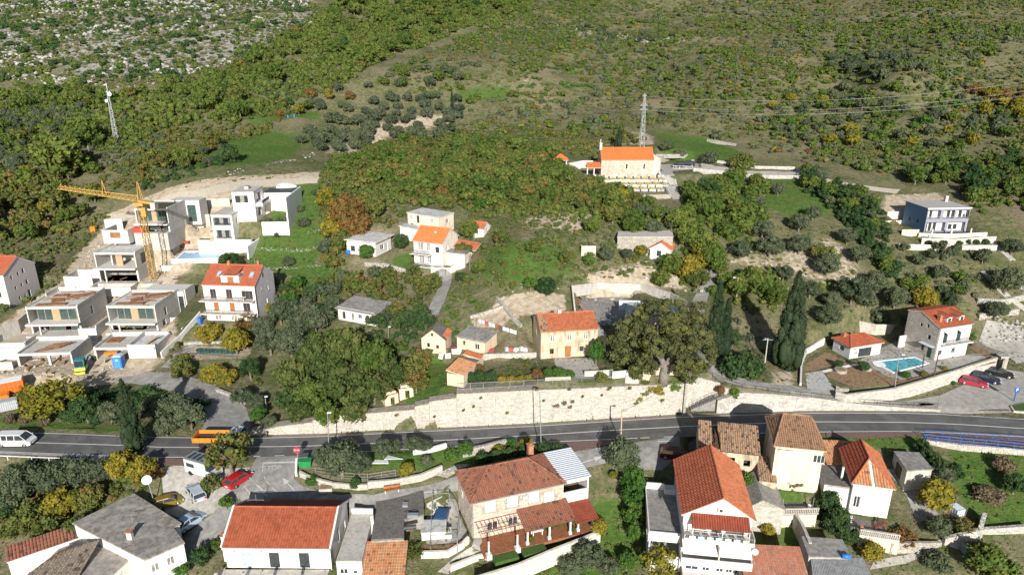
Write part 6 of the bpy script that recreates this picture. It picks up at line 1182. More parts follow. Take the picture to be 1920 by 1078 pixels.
t_gry=tile_mat('grey brown lichen tile',(.20,.165,.135),(.31,.25,.2),(.12,.1,.085),.7);pw=[P(30,1092,-2.5),P(140,1092,-2.5),P(186,1012,-1.1),P(112,1031,-1.3)];e=empty('tiled_roof_house',P(90,1060,-4),0,'low house under grey lichen covered tiles','house');pw=[v-e.location for v in pw];m=MB();slab(m,pw,.2);o=m.obj('roof',woodd,e);m=MB();tiles(m,pw,.36,.5,.09,jit=.02);m.obj('roof_tiles',t_gry,o,kind='stuff');MB().prism([(v.x*.96,v.y*.96) for v in pw],-3,.9).obj('wall',white,e)
f=Fr(P(14,1052,-3.2),radians(36),12.5,2.4,-6,-3.2);k=House(f,'tiled_shed','long narrow shed with ribbed red roof behind the grey mottled roof','shed');k.walls(white);k.roof_plane([(-.1,-.2,k.h),(12.6,-.2,k.h),(12.6,2.3,k.h+.6),(-.1,2.3,k.h+.6)],t_house,colw=.36,course=.6,amp=.09,sm=white)  # duller brown red tiles stand in for the shadow on this roof
# the big retaining wall and the stairs
TOP=[(468,812),(528,799),(588,792),(589,788),(613,787),(614,781),(660,777),(720,773),(779,768),(780,762),(806,757),(807,753),(857,746),(858,738.5),(930,735),(1008,731),(1090,728),(1171,724),(1278,720)]
ft=[]
for x,y in TOP:yy=float(np.interp(x,[q[0] for q in road_back],[q[1]-4 for q in road_back]));ft.append(P(x,yy,0))
stone_wall('retaining_wall','long pale stone retaining wall along the main road',ft,[zat(p,q[1]) for p,q in zip(ft,TOP)],th=1.5,mat=stonew,bm=blockm,bw=.46,bh=.24,cap=plain('mossy coping',(.30,.27,.22),.95,var=.3,dirt=.5),capt=.1)
wt=[Vector((p.x,p.y+.35,zat(p,q[1])+.1)) for p,q in zip(ft,TOP)]
rp=[P(858,731,wt[13].z),P(930,727,wt[14].z),P(1008,723,wt[15].z),P(1090,720,wt[16].z),P(1171,716,wt[17].z)]
railing('railing','galvanised railing with close uprights on top of the retaining wall',rp,1.1,steel,.16,2.2)
o=MB();o.sweep([Vector((*p[:2],0)) for p in rp[-1:]]+[Vector((rp[-1].x+2.2,rp[-1].y,0))],1.0,rp[-1].z-1.5,rp[-1].z+1.3);tag(o.obj('wall_pillar',conc),'square concrete pillar closing the railing','pillar')
def tuft(px,py,w,lm,label,d=.25,group=None):
 x=px;yy=float(np.interp(x,[q[0] for q in road_back],[q[1]-4 for q in road_back]));b_=P(x,yy,0);z=zat(b_,py);V_,F_,T_=clumps(np.random.default_rng(int(px)),[((0,-.1,0),(w,.3,w*.7),.4),((w*.6,-.1,.1),(w*.6,.25,w*.5),.6)],40,.12,.6);o=link(bpy.data.objects.new('wall_plant',mesh_ngon('wall_plant',V_,F_,[lm],T_)));o.location=(b_ .x,b_ .y-.05,z);tag(o,label,'plant',group)
for px,py,w in((1040,760,.55),(1055,755,.5),(1071,752,.35),(1067,762,.35)):tuft(px,py,w,lf_brn,'dry plant rooted in the middle of the retaining wall',group='plants rooted in the wall')
for px,py,w in((1006,729,.3),(1138,727,.4),(1176,727,.3),(1065,729,.25),(745,777,.3),(888,761,.2),(950,773,.25),(815,780,.2),(902,745,.2),(870,768,.18),(1090,742,.18),(775,790,.2),(1125,740,.2),(1018,750,.18)):tuft(px,py,w,lf_brn if px%2 else lf_scr,'small tuft growing from a joint of the retaining wall',group='tufts in the wall joints')
for px,py,w,lm in((1196,748,.5,lf_yel),(1204,738,.7,lf_mix),(1215,730,.8,lf_yel),(1236,738,.5,lf_yel),(1238,750,.35,lf_yel),(1190,755,.35,lf_mix)):tuft(px,py,w,lm,'strand of yellow vine hanging down the wall face',group='vine strands on the wall')
xs2=[1343,1365,1390,1440,1490,1540,1615,1690,1763];tp2=[751,743,736,738.5,743,748,758,764,768]
f2_=[P(x,float(np.interp(x,[q[0] for q in road_back],[q[1]-3 for q in road_back])),0) for x in xs2]
stone_wall('retaining_wall','coursed white stone wall below the hill lane railing',f2_,[max(.25,zat(p,y)) for p,y in zip(f2_,tp2)],th=.9,mat=stonew,bm=blockc,bw=.6,bh=.26)
f3_=[STW[0]+Vector((.2,2.2,0)),STW[0].lerp(STW[1],.5)+Vector((0,2.3,0)),STW[1]+Vector((0,2.5,0)),STW[1]+Vector((3.6,2.2,1.5))];stone_wall('retaining_wall','short return wall at the end of the long retaining wall',[STW[0]+Vector((-.1,-.4,0)),STW[0]+Vector((-.1,2.4,0))][::-1],[5.9,5.9],th=.4,mat=stonew)
stone_wall('retaining_wall','upper stone wall above the road stairs',f3_,[zat(f3_[0],706),zat(f3_[1],708),zat(f3_[2],716),zat(f3_[3],731)],th=.9,mat=stonew,bm=blockm,bw=.6,bh=.32)
rl=[G(1316,694),G(1336,709),G(1362,722),G(1392,731),G(1440,737),G(1500,745),G(1560,752),G(1620,759),G(1690,764),G(1757,766.5)]
railing('railing','dark iron railing along the outer edge of the hill lane',rl,1.05,dkst,0,2.2,rails=3)
e=empty('stairs',P(1296,770,.1),0,'concrete stairs with black railing climbing from the road','stairs');w0=P(1296,770,0);m=MB()
for i in range(12):MB().box(i*.34,.1,-.3,i*.34+.36,1.7,.17*(i+1)).obj('step',concd,e)
rr=MB()
for i in range(7):rr.bar((i*.66,.15,.2+.33*i),(i*.66,.15,1.2+.33*i),.05)
for z in(.45,.8,1.2):rr.bar((0,.15,z),(3.96,.15,z+1.98),.05)
rr.obj('handrail',dkst,e);MB().box(4.08,.1,-.3,6.2,2.4,2.1).obj('landing',conc,e)
e=empty('stairs',G(1280,722),0,'steep concrete stairs going up beside the big old tree','stairs')
for i in range(14):MB().box(-.8+i*.02,i*.42,-.6,.8+i*.02,i*.42+.44,.2*(i+1)-.6).obj('step',concd,e)
stone_wall('wall','pale plastered wall behind the trunk of the big tree',[G(1205,708),G(1270,705)],[G(1205,708).z+1.6,G(1270,705).z+2.2],th=.4,mat=plain('patchy plaster',(.55,.46,.36),.9,var=.15,dirt=.5))
o=low_wall('gate_pillar','white stone pillar beside the stair landing',[(1356,750),(1364,750)],2.2,.6,stonew,'pillar')
# old stone house and sheds
h=House(FR['stonehouse'],'stone_house','weathered old stone house with bright orange tiled roof above the retaining wall');L_,D_=h.L,h.D
for u in(1.6,4.55,7.4):h.win('f',u,3.0,.85,1.15,'wcurt')
h.win('f',1.55,.75,.7,.95,'void').win('f',4.2,0.02,1.0,2.0,'door').win('f',6.8,.9,.7,.9,'open').win('l',2.8,3.0,.7,.9,'open')
h.walls({'f':oldpl,'l':pinkpl,'r':oldpl,'b':oldpl});h.gable_u(1.7,t_org,.2,wm=pinkpl,colw=.3,course=.42,jit=.01,sm=oldpl)
h.part('chimney',conc,lambda m:m.box(3.6,3.3,h.h+1.4,4.2,3.8,h.h+2.4));h.part('old_tiles',t_old,lambda m:tiles(m,[(.0,-.15,h.h+.06),(1.3,-.15,h.h+.06),(1.1,3.0,h.h+1.62),(.0,3.3,h.h+1.74)],.3,.42,.08,jit=.02),kind='stuff')
h.part('gutter',t_cap,lambda m:m.cyl((-.1,-.28,h.h-.1),(L_+.1,-.28,h.h-.1),.07))
o=MB().sweep([h.f.w(-.4,-.2),h.f.w(L_+2,-.4),h.f.w(L_+2,-4.5),h.f.w(.6,-5.2),h.f.w(-.4,-.2)],.01,0,.01)
strip('courtyard',[(1004,676),(1010,692),(1020,712)],[(1112,672),(1122,690),(1130,706)],pave,.05,cross=3)
e=House(Fr(h.f.w(L_+.02,.8),h.f.a,1.8,5,6.5,9.6),'side_porch','pinkish porch block joined to the right end of the old stone house','porch');e.win('f',.4,.1,.9,1.9,'open');e.walls(pinkpl);e.flat(conc,.15,.1)
low_wall('garden_wall','stone wall between the overgrown patch and the courtyard',[(912,665),(960,664),(1005,662)],.1,.4,stonew);pxwall('garden_wall','tall rubble wall behind the overgrown patch',[(905,676),(960,672),(1006,669)],[(905,664),(1006,661)],th=.4,mat=stonew,bm=blockm,bw=.5,bh=.28)
low_wall('planter_wall','low rendered wall round the courtyard palm',[(1022,714),(1070,712)],.5,.3,cream);low_wall('garden_wall','white wall with picket gate at the edge of the courtyard',[(1096,706),(1142,704)],.9,.3,cream);low_wall('garden_wall','whitewashed wall beside the pale green gate',[(1148,710),(1194,706)],1.2,.3,white)
railing('garden_gate','pale green iron gate in the white garden wall',[G(1131,709),G(1148,708.5)],1.5,plain('pale green paint',(.45,.55,.5),.6),.14,2,cat='gate')
h=House(FR['outhouse'],'outbuilding','long narrow rendered outbuilding with faded orange tiles','outbuilding');h.walls(pinkpl)
h.roof_plane([(h.L+.1,-.1,h.h),(h.L+.1,5.0,h.h),(-.1,5.0,h.h+.55),(-.1,-.1,h.h+.55)],t_mix,colw=.3,course=.4,sm=pinkpl);h.part('broken_roof',bitum,lambda m:m.box(.1,5.1,h.h-.1,h.L,6.4,h.h).box(.3,5.2,h.h,1.2,6.2,h.h+.12))
h.roof_plane([(h.L+.1,6.5,h.h),(h.L+.1,8.2,h.h),(-.1,8.2,h.h+.5),(-.1,6.5,h.h+.5)],t_org,colw=.3,course=.4,sm=pinkpl)
h=House(FR['gableruin'],'gabled_ruin','little gabled stone ruin with three dark window holes','ruin');h.win('f',1.0,1.1,.5,.8,'void').win('f',2.6,.9,.5,.7,'void')
h.walls(pinkpl);rr_=h.h+1.75;um=2.0
h.part('gable',pinkpl,lambda m:m.quad((0,0,h.h),(h.L,0,h.h),(um,0,rr_)));h.part('gable_window',dkst,lambda m:m.box(1.75,-.02,h.h+.55,2.15,.05,h.h+1.05));m=MB();slab(m,[(h.L+.15,-.1,h.h-.1),(h.L+.15,h.D,h.h-.1),(um,h.D,rr_+.05),(um,-.1,rr_+.05)],.1);m.obj('roof',bitum,h.e);m=MB();slab(m,[(-.1,h.D,h.h),(-.1,-.05,h.h),(um,-.05,rr_),(um,h.D,rr_)],.1);m.obj('roof',t_old,h.e)  # dark plate on the gable stands for a shaded window hole
h.part('side_tiles',t_org,lambda m:tiles(m,[(h.L+.2,.6,h.h-.1),(h.L+.2,h.D,h.h-.1),(h.L-.6,h.D,h.h+.6),(h.L-.6,.6,h.h+.6)],.3,.4,.07),kind='stuff')
for i,(px,py) in enumerate(((840,662),(851,658))):o=MB();[o.bar((cos(a)*.42,0,sin(a)*.42+.42),(cos(a+.4)*.42,0,sin(a+.4)*.42+.42),.16) for a in np.arange(0,6.28,.4)];o=o.obj('tyre',rust if i else dkst);o.location=G(px,py);tag(o,['dark old tyre leaning on the ruin wall','rusty wheel rim leaning on the ruin wall'][i],'tyre')
for i,(px,py) in enumerate(((825,672),(840,672),(852,664),(858,662))):o=MB().box(-.35,-.3,0,.35,.3,.85).box(-.37,-.32,.85,.37,.32,.92).obj('old_appliance',whitep);o.location=G(px,py);o.rotation_euler=(rng.uniform(-.3,.3),.3,rng.uniform(0,1));tag(o,'discarded white appliance tipped beside the gabled ruin','appliance','discarded appliances by the ruin')
h=House(FR['greyshed'],'stone_cottage','cream cottage with low grey slab roof beside the washing line','cottage');h.win('f',1.2,.9,.5,.8,'wood').win('f',3.6,.5,.9,1.1,'white',n=2);h.walls(pinkpl);m=MB();slab(m,[(-.2,-.2,h.h-.05),(h.L+.2,-.2,h.h-.05),(h.L+.2,h.D+.2,h.h+.35),(-.2,h.D+.2,h.h+.35)],.15);m.obj('roof',concd,h.e);h.part('aerial',steel,lambda m:m.cyl((3.6,.6,h.h),(3.6,.6,h.h+1.6),.03))
a,c=G(893,613),G(970,638);e=empty('washing_line',a,0,'washing line with posts behind the cream cottage','washing line');v=c-a
MB().cyl((0,0,0),(0,0,1.9),.04).obj('post',woodd,e);MB().cyl(v,v+Vector((0,0,1.9)),.04).obj('post',woodd,e);MB().bar((0,0,1.8),v+Vector((0,0,1.8)),.03).obj('line',dkst,e)
for i,cc in enumerate([(.7,.7,.7),(.6,.6,.65),(.5,.1,.08),(.7,.7,.7),(.6,.65,.7),(.35,.1,.08),(.12,.1,.1),(.65,.7,.72),(.6,.65,.68),(.7,.7,.7),(.66,.68,.7)]):
 t=.06+i*.085;q=a+v*t;o=MB().bar((0,0,.0),v*.07+Vector((0,0,0)),.03,.75).obj('hanging_laundry',plain('cloth tint %d'%i,cc,.9));o.location=q+Vector((0,0,1.42));tag(o,['white sheet at the start of','pale grey sheet second on','bright red shirt on','white shirt after the red one on','pale blue towel on','maroon cloth on','black trousers on','ice coloured towel on','pale teal towel on','white towel near the end of','last pale sheet of'][i]+' the washing line behind the cottage','laundry','laundry behind the cottage')
for i,(px,py,cc) in enumerate(((958,657,(.45,.08,.07)),(968,658,(.6,.62,.64)),(978,656,(.6,.62,.64)),(985,658,(.55,.57,.6)),(922,660,(.4,.08,.07)),(950,657,(.5,.5,.52)))):o=MB().box(-.4,-.3,0,.4,.3,.5).box(-.3,-.2,.5,.2,.25,.62).obj('crate',plain('crate paint %d'%i,cc,.7));o.location=G(px,py);o.rotation_euler=(0,0,i);tag(o,['red','pale grey','whitish','light grey','dull red','dusty white'][i]+' box in the clutter on the terrace left of the stone house','crate')
for px,py,l in((735,758,'left'),(762,745,'right')):
 f=Fr(G(px-12,py+6),.5 if l=='left' else .3,2.2,2.0,G(px,py).z,G(px,py).z+1.8);k=House(f,'hut_ruin','roofless plastered hut on the weedy strip behind the retaining wall' if l=='left' else 'broken hut with a few red tiles beside the roofless hut','ruin');k.hole('f',.9,0,.7,1.4);k.walls(pinkpl,rev=.3);k.part('wall_stub',pinkpl,lambda m:m.box(.3,.3,1.78,1.9,.5,2.2));k.part('debris',t_old,lambda m:[m.box(rng.uniform(.2,1.8),rng.uniform(.3,1.6),1.0,rng.uniform(.9,2),rng.uniform(.6,1.9),1.0+rng.uniform(.1,.5)) for _ in range(5)],kind='stuff')
block('yard_building','low flat concrete shelter behind the big old tree',[(1172,588),(1230,590),(1290,596),(1296,578),(1222,568),(1178,566)],12.2,10.0,plain('pale yard render',(.5,.46,.4),.9,dirt=.4),concf,.05,.16)
wp=[G(1080,600),G(1074,550),G(1120,543),G(1200,545),G(1256,565),G(1293,588)];stone_wall('yard_wall','concrete wall round the yard behind the stone house',wp,[p.z+hh_ for p,hh_ in zip(wp,(1.2,1.6,1.5,1.4,1.8,2.0))],th=.3,mat=conc)
strip('yard_floor',[(1084,556),(1086,580),(1092,616)],[(1168,552),(1172,580),(1180,612)],concd,.05,cross=3)
o=MB();a,c=G(1160,582),G(1200,574);o.sweep([Vector((*a[:2],0)),Vector((*c[:2],0))],.25,a.z-1,a.z+2.1);tag(o.obj('yard_wall',plain('pale blue render',(.5,.55,.62),.85)),'smooth pale blue screen wall in the concrete yard','wall')
for i,(px,py) in enumerate(((1092,578),(1100,590),(1096,566))):o=MB();[o.bar((j*.22,0,0),(j*.22,.1,1.9),.14,.05) for j in range(5)];o=o.obj('scrap_boards',plank if i else rust);o.location=G(px,py);o.rotation_euler=(-.6,0,1.2+i*.3);tag(o,['rusty scrap boards leaning at the yard entrance','brown scrap boards lying lower in the yard','brown scrap boards beneath the yard wall'][i],'boards')
# houses on the knoll
h=House(FR['orangehouse'],'balcony_house','white house with vivid orange roof and two front balconies on the knoll');L_,D_=h.L,h.D
h.win('f',1.0,3.1,1.3,1.7,'wcurt').win('f',3.0,3.1,.9,1.7,'wcurt').win('f',5.2,3.0,.9,1.2,'dark').win('f',1.2,.2,1.2,1.8,'wcurt').win('f',3.2,.3,.9,1.7,'wcurt').win('r',1.5,3.2,.8,1,'white');h.walls({'f':white,'l':white,'b':white,'r':plain('warm white plaster',(.68,.62,.54),.9,dirt=.3)})
h.gable_u(2.1,plain('x',(.5,.2,.1)) and tile_mat('vivid orange tile',(.58,.17,.05),(.62,.2,.07),(.6,.19,.07)),.45,wm=MATS['warm white plaster'],colw=.36,course=.5);h.part('roof_hatch',conc,lambda m:m.box(4.0,2.0,h.h+1.1,4.6,2.6,h.h+1.65))
for z in(2.6,-.1):h.part('balcony',white,lambda m:m.box(-.2,-1.5,z-.15,4.6,-.02,z));h.rail([(-.1,-1.4),(4.5,-1.4)],z,.9,dkst,.2)
h.part('annex',MATS['warm white plaster'],lambda m:m.box(L_+.02,1.5,-1.5,L_+4.2,6.5,2.9));h.part('annex_roof',concd,lambda m:m.box(L_+.02,1.2,2.9,L_+4.5,4.0,3.1));h.roof_plane([(L_+.1,4.2,3.2),(L_+5.5,4.2,3.0),(L_+5.5,7.2,4.0),(L_+.1,7.2,4.2)],t_org,colw=.36,course=.5,sm=white)
f=Fr(G(880,446),radians(-24),3.6,3.2,G(880,446).z,P(878,434,19.4).z);k=House(f,'gabled_shed','small white gabled shed with orange roof behind the balcony house','shed');k.f=f;k.h=2.4;k.win('r',1.2,2.4-.9,.5,.7,'open');k.walls(white,h=2.4);k.gable_u(1.0,t_org,.2,wm=white,colw=.36,course=.5)
low_wall('retaining_wall','white wall under the vine pergola of the balcony house',[(808,512),(846,514),(862,500),(880,478)],1.3,.3,plain('garden render',(.6,.56,.5),.9,dirt=.4));railing('railing','dark iron fence along the terrace of the balcony house',[G(815,508),G(848,508),G(876,478)],1.2,dkst,.25)
stone_wall('dry_stone_wall','pale stone wall between the flat white house and the lawn',[G(684,500),G(720,502),G(760,512)],[G(684,500).z+.9,G(720,502).z+1,G(760,512).z+.8],th=.5,mat=drys)
h=House(FR['flatcream'],'flat_house','two storey cream house with flat grey roof behind the balcony house');[h.win('f',u,z,.8,1.1,'wcurt') for u in(.6,6.4) for z in(2.2,)];h.win('f',2.6,1.8,.8,1.6,'dark').win('f',.8,.1,.8,1.3,'dark').win('r',2.4,1.9,.9,1.0,'white');h.walls(plain('cream render',(.66,.56,.46),.9,dirt=.25));h.flat(roofw,.15,.15);h.part('lower_annex',white,lambda m:m.box(-.5,-2.2,-2,4.4,-.02,1.0));h.part('terrace_roof',roofw,lambda m:m.box(-.7,-2.4,1.0,4.6,-.02,1.15));h.rail([(-.6,-2.3),(4.5,-2.3)],1.15,.8,steel,.25)
h=House(FR['flatwhite'],'flat_house','single storey white house with broad flat white roof among trees');h.win('f',1.0,.7,1.1,1.2,'dark').win('f',5.6,.9,.8,1.0,'white').win('f',3.5,.8,.9,1.1,'wcurt').win('r',2.0,.9,1.4,1.2,'white').win('r',4.2,.1,.9,1.9,'wcurt');h.walls(white);h.flat(roofw,.2,.6);h.part('blue_tarp',bluep,lambda m:m.box(.1,-.5,.1,.9,-.1,.9))
h=House(FR['shedroof'],'concrete_house','low pale house with grey sloping slab roof sunk among olives');[h.win('f',u,.3,.7,1.5,s_) for u,s_ in((1.0,'wood'),(3.0,'wcurt'),(6.4,'dark'))];h.win('f',4.6,.9,.9,.9,'white').win('r',1.5,.8,.9,.9,'white');h.walls(white);m=MB();slab(m,[(-.4,-.5,h.h-.1),(h.L+.4,-.5,h.h-.1),(h.L+.4,h.D+.4,h.h+.35),(-.4,h.D+.4,h.h+.35)],.16);m.obj('roof',concd,h.e)
A_,q=block('stone_barn','long low stone barn with pale slab roof behind the cottage',[(1158,444),(1262,444),(1260,432),(1160,434)],19.4,17.4,stonew,conc,.1,.15);
f=Fr(G(1218,484),radians(-20),4.2,4.6,G(1218,484).z,G(1218,484).z+2.2);k=House(f,'garden_cottage','small white cottage with bright orange gable roof beside the yellow tree','cottage');k.win('f',1.4,.6,.9,1.2,'dark');k.walls(white);k.gable_v(1.3,t_org,.3,white,colw=.36,course=.5);k.part('water_drum',steel,lambda m:m.cyl((-.8,.5,0),(-.8,.5,1.6),.35))
o=MB().box(-1.5,-.12,0,1.5,.12,2.4).box(-1.5,.12,0,-1.25,1.6,2.2).box(1.2,.12,0,1.5,1.5,1.6).obj('concrete_ruin',conc);o.location=G(1103,482);tag(o,'standing concrete slab of an unfinished hut in the grass','ruin')
for px,py,l in((1160,490,'long plank lying across the garden steps'),(1186,492,'wooden beam beside the cottage steps')):o=MB().box(-1.6,-.15,0,1.6,.15,.14).box(-1.5,-.3,.0,-1.3,.3,.1).obj('plank',plank);o.location=G(px,py)+Vector((0,0,.2));o.rotation_euler=(0,.1,1.1 if px<1170 else .2);tag(o,l,'plank')
# chapel, graveyard
h=House(FR['chapel'],'chapel','pale stone chapel with orange roof and belfry cross on the ridge','chapel');L_,D_=h.L,h.D
h.win('f',6.6,2.0,.45,1.3,'void').win('f',11.3,2.0,.45,1.3,'dark',n=1).win('l',1.2,1.6,.5,1.0,'dark',n=1);cs=plain('chapel stone core',(.6,.53,.43),.9);h.walls(cs);face_blocks(h,'f',blockh,.5,.3);face_blocks(h,'l',blockh,.5,.3)
vt=tile_mat('orange chapel tile',(.56,.15,.04),(.6,.17,.05),(.55,.15,.045));h.gable_u(2.6,vt,.25,wm=cs,ge=.1,colw=.36,course=.5,sm=cs)
h.part('belfry',white,lambda m:m.box(-.25,D_/2-.7,h.h+2.2,.35,D_/2-.35,h.h+3.7).box(-.25,D_/2+.35,h.h+2.2,.35,D_/2+.7,h.h+3.7).box(-.3,D_/2-.8,h.h+3.7,.4,D_/2+.8,h.h+4.0).box(-.05,D_/2-.05,h.h+4.0,.12,D_/2+.05,h.h+4.9).box(-.05,D_/2-.35,h.h+4.45,.12,D_/2+.35,h.h+4.58));h.part('bell',rust,lambda m:m.cyl((.05,D_/2,h.h+2.6),(.05,D_/2,h.h+3.2),.3,.12))
h.part('apse',cs,lambda m:m.cyl((L_+.3,D_/2,-1),(L_+.3,D_/2,h.h-.3),2.3,2.3,12).cyl((L_+.3,D_/2,h.h-.3),(L_+.3,D_/2,h.h+1),2.5,.1,12))
h.roof_plane([(-3.9,-.3,2.3),(-.02,-.3,2.3),(-.02,1.8,3.5),(-3.9,1.8,3.5)],vt,name='porch_roof',sm=white);h.roof_plane([(-3.9,3.9,2.3),(-3.9,-.3,2.3),(-2.0,1.8,3.55),(-2,2,3.55)],vt,name='porch_roof',sm=white);[h.part('porch_column',white,lambda m:m.box(u-.13,-.1,-.5,u+.13,.16,2.3)) for u in(-3.7,-1.9)]
f=Fr(G(1040,316),0,3.4,3.6,G(1040,316).z,G(1040,316).z+2.2);k=House(f,'cemetery_pavilion','open pavilion with small hipped orange roof left of the chapel','pavilion');k.hip(1.3,vt,1.5,1.9,.3,sm=white);[k.part('pavilion_column',white,lambda m:m.box(u-.12,v-.12,-.5,u+.12,v+.12,2.2)) for u in(.2,3.2) for v in(.2,3.4)];k.part('rear_wall',white,lambda m:m.box(.1,3.5,-.5,3.3,3.6,2.2))
stone_wall('cemetery_wall','white wall with openings between the pavilion and the chapel',[G(1056,318),G(1090,316),G(1120,315)],[G(1056,318).z+1.4]*3,th=.3,mat=white)
tomb=MB().box(-.85,-1.1,0,.85,1.1,.55).box(-.95,-1.2,.55,.95,1.2,.65).box(-.8,.9,.65,.8,1.1,1.5).mesh('tomb',plain('white tomb marble',(.42,.40,.37),.7,var=.35,scale=.6));flw=None
r=np.random.default_rng(4);fl=[clumps(r,[((x,y,.75),(.34,.34,.22),.5) for x,y in((-.4,-.6),(.3,-.2),(0,.5),(-.3,.9))],12,.14,.7)];flm=mesh_ngon('grave_flowers',*fl[0][:2],[plain('yellow flowers',(.5,.35,.04),.9)],fl[0][2])
for i in range(26):
 px=1120+(i%9)*15+(i//9)*6;py=340+(i//9)*9
 p=G(px,py);o=link(bpy.data.objects.new('tomb',tomb));o.location=p;o.rotation_euler=(0,0,rng.uniform(-.05,.05));tag(o,'white marble tomb below the chapel, %s row, %s'%(('top','middle','lowest')[i//9],ordl(i%9,9 if i<18 else 8)),'tomb','tombs below the chapel');q=link(bpy.data.objects.new('flowers',flm),o)
stone_wall('cemetery_wall','stone terrace wall holding up the graveyard',[G(1118,376),G(1180,374),G(1258,372)],[G(1118,376).z+1.0,G(1180,374).z+1,G(1258,372).z+1.0],th=.4,mat=stonew)
for pts,l in(([(1300,322),(1345,326),(1420,335),(1500,336)],'long white stone wall below the church road'),([(1296,305),(1345,306),(1420,317),(1490,318)],'white stone wall behind the church road')):
 w_=[G(*q) for q in pts];stone_wall('stone_wall',l,w_,[p.z+(1.0 if 'below' in l else .8) for p in w_],th=.5,mat=stonew,bm=blockc,bw=.6,bh=.28)
w_=[G(*q) for q in((1228,299),(1258,300))];stone_wall('stone_wall','short pale wall beside the chapel apse',w_,[p.z+1 for p in w_],th=.4,mat=stonew)
railing('railing','white railing down the graveyard ramp',[G(1228,312),G(1240,335),G(1256,372)],1.0,white,.3,2);railing('railing','white railing at the church car park',[G(1262,317),G(1298,318)],.9,whitep,.3,2)
for pts,hh_,l in(([(1230,292),(1290,292)],.4,'low stones edging the lawn above the car park'),([(1325,265),(1378,274)],.7,'pile of pale stones edging the upper lawn')):w_=[G(*q) for q in pts];stone_wall('dry_stone_wall',l,w_,[p.z+hh_ for p in w_],th=.7,mat=drys)
# blue house
h=House(FR['bluehouse'],'modern_house','steel blue two storey house with flat pale roof and terraces');L_,D_=h.L,h.D
for u,w in((.3,2.3),(3.9,2.0),(6.9,2.5)):h.hole('f',u,3.1,w+.6,2.0)
h.hole('f',.3,.1,4.5,2.2);h.hole('f',5.4,.1,4.2,2.2);[h.win('l',u,1.5,.7,.9,'dark',n=1) for u in(2.2,5.0)];h.win('l',3.4,1.3,.5,1.1,'white')
h.walls({'f':lilacpl,'l':bluepl,'r':bluepl,'b':bluepl},rev=1.0);h.part('recess_wall',white,lambda m:m.box(.1,1.0,-.5,L_-.1,1.15,h.h-.1))  # front wall grey violet, the other walls a stronger blue
for u,z,w,hh_ in((1.2,3.15,.6,1.7),(5.4,3.15,.7,1.7),(8.2,3.15,.7,1.7),(.5,.15,.7,2.0),(1.5,.15,.7,2.0),(2.6,.15,.7,2.0),(6.3,.4,.8,1.2),(7.5,.4,.8,1.2)):o=h.part('window',dkst,lambda m:m.box(u,.93,z,u+w,.99,z+hh_));h.part('pane',glass,lambda m:m.box(u+.06,.9,z+.06,u+w-.06,.925,z+hh_-.06),o)
h.flat(plain('pale ribbed roof',(.40,.38,.37),.8,var=.06),.12,.12);h.part('roof_edge',plain('white roof edge',(.6,.62,.65),.6),lambda m:m.box(-.2,-.2,h.h-.08,L_+.2,-.12,h.h+.16));h.chimney(8.8,6.8,h.h,h.h+1.5,.7,conc,False);h.rail([(.1,-.05),(L_-.1,-.05)],3.0,.6,steel,.3)
for u in(.4,5,9.6):h.part('terrace_post',white,lambda m:m.box(u-.15,-2.3,-.3,u+.15,-2.0,1.3))
h.part('terrace_floor',pave,lambda m:m.box(-.3,-2.4,-.8,L_+.6,-.02,-.02));h.part('solar_heater',glass,lambda m:m.box(9.3,-.2,3.6,9.9,-.06,4.4))
for pts,hs,l in(([(1690,441),(1722,441)],1.3,'short white wall left of the blue house terrace'),([(1722,445),(1786,447),(1850,444)],1.0,'uppermost white terrace wall before the blue house'),([(1727,458),(1790,460),(1866,455)],1.4,'middle white terrace wall before the blue house'),([(1684,467),(1760,470),(1868,470)],1.2,'lowest white terrace wall before the blue house'),([(1664,405),(1700,404)],1.0,'white wall beside the gravel yard'),([(1662,420),(1698,418)],.7,'low white wall at the yard corner')):
 w_=[G(*q) for q in pts];stone_wall('terrace_wall',l,w_,[p.z+hs for p in w_],th=.3,mat=plain('terrace render',(.64,.58,.5),.9,dirt=.35))
for px in(1742,1770,1798,1815,1830,1848):tree('bush',lf_drk,px,455 if px<1800 else 453,8,'low green plant between the terrace walls of the blue house','plants on the blue house terraces')
strip('garden_path',[(1842,440),(1862,462),(1895,490)],[(1850,440),(1872,460),(1905,488)],pave,.05,cross=1);strip('garden_path',[(1838,510),(1870,545),(1930,590)],[(1846,508),(1880,542),(1938,584)],pave,.05,cross=1)
for pts,l in(([(1832,570),(1880,572),(1925,562)],'dry stone wall below the stepped path'),([(1835,600),(1860,596),(1910,590)],'dry stone wall behind the stone yard'),([(1905,540),(1930,545)],'short dry wall beside the stepped path')):w_=[G(*q) for q in pts];stone_wall('dry_stone_wall',l,w_,[p.z+1.2 for p in w_],th=.6,mat=drys)
# pool villa
h=House(FR['villa'],'villa','stone and white villa with orange roof and two dormers beside the pool');L_,D_=h.L,h.D
h.win('f',1.3,3.2,1.0,2.0,'shut',sm=green).win('f',4.5,3.2,1.0,2.0,'shut',sm=green).win('f',.8,.9,.9,.9,'alu').win('f',4.0,1.0,.9,.9,'alu');h.win('l',5.9,.05,.9,2.2,'shut',sm=green).win('l',2.0,3.9,.6,.8,'green',n=1).win('l',4.6,3.6,.01,.01,'green',n=1) if False else None
for u,z,w,hh_ in((2.9,5.3,.5,.6),(4.3,5.6,.5,.6),(4.9,3.5,.65,.8)):h.win('l',u-(0 if u<4.5 else 0),z,w,hh_,'green',n=1,sill=False)
h.win('l',5.4,.1,.9,2.1,'shut',sm=green).win('l',4.1,.9,.55,1.3,'shut',sm=green);h.walls({'f':white,'l':stoneg,'r':white,'b':white})
hh=h.h+.04;vm=4.2;rz=hh+1.75
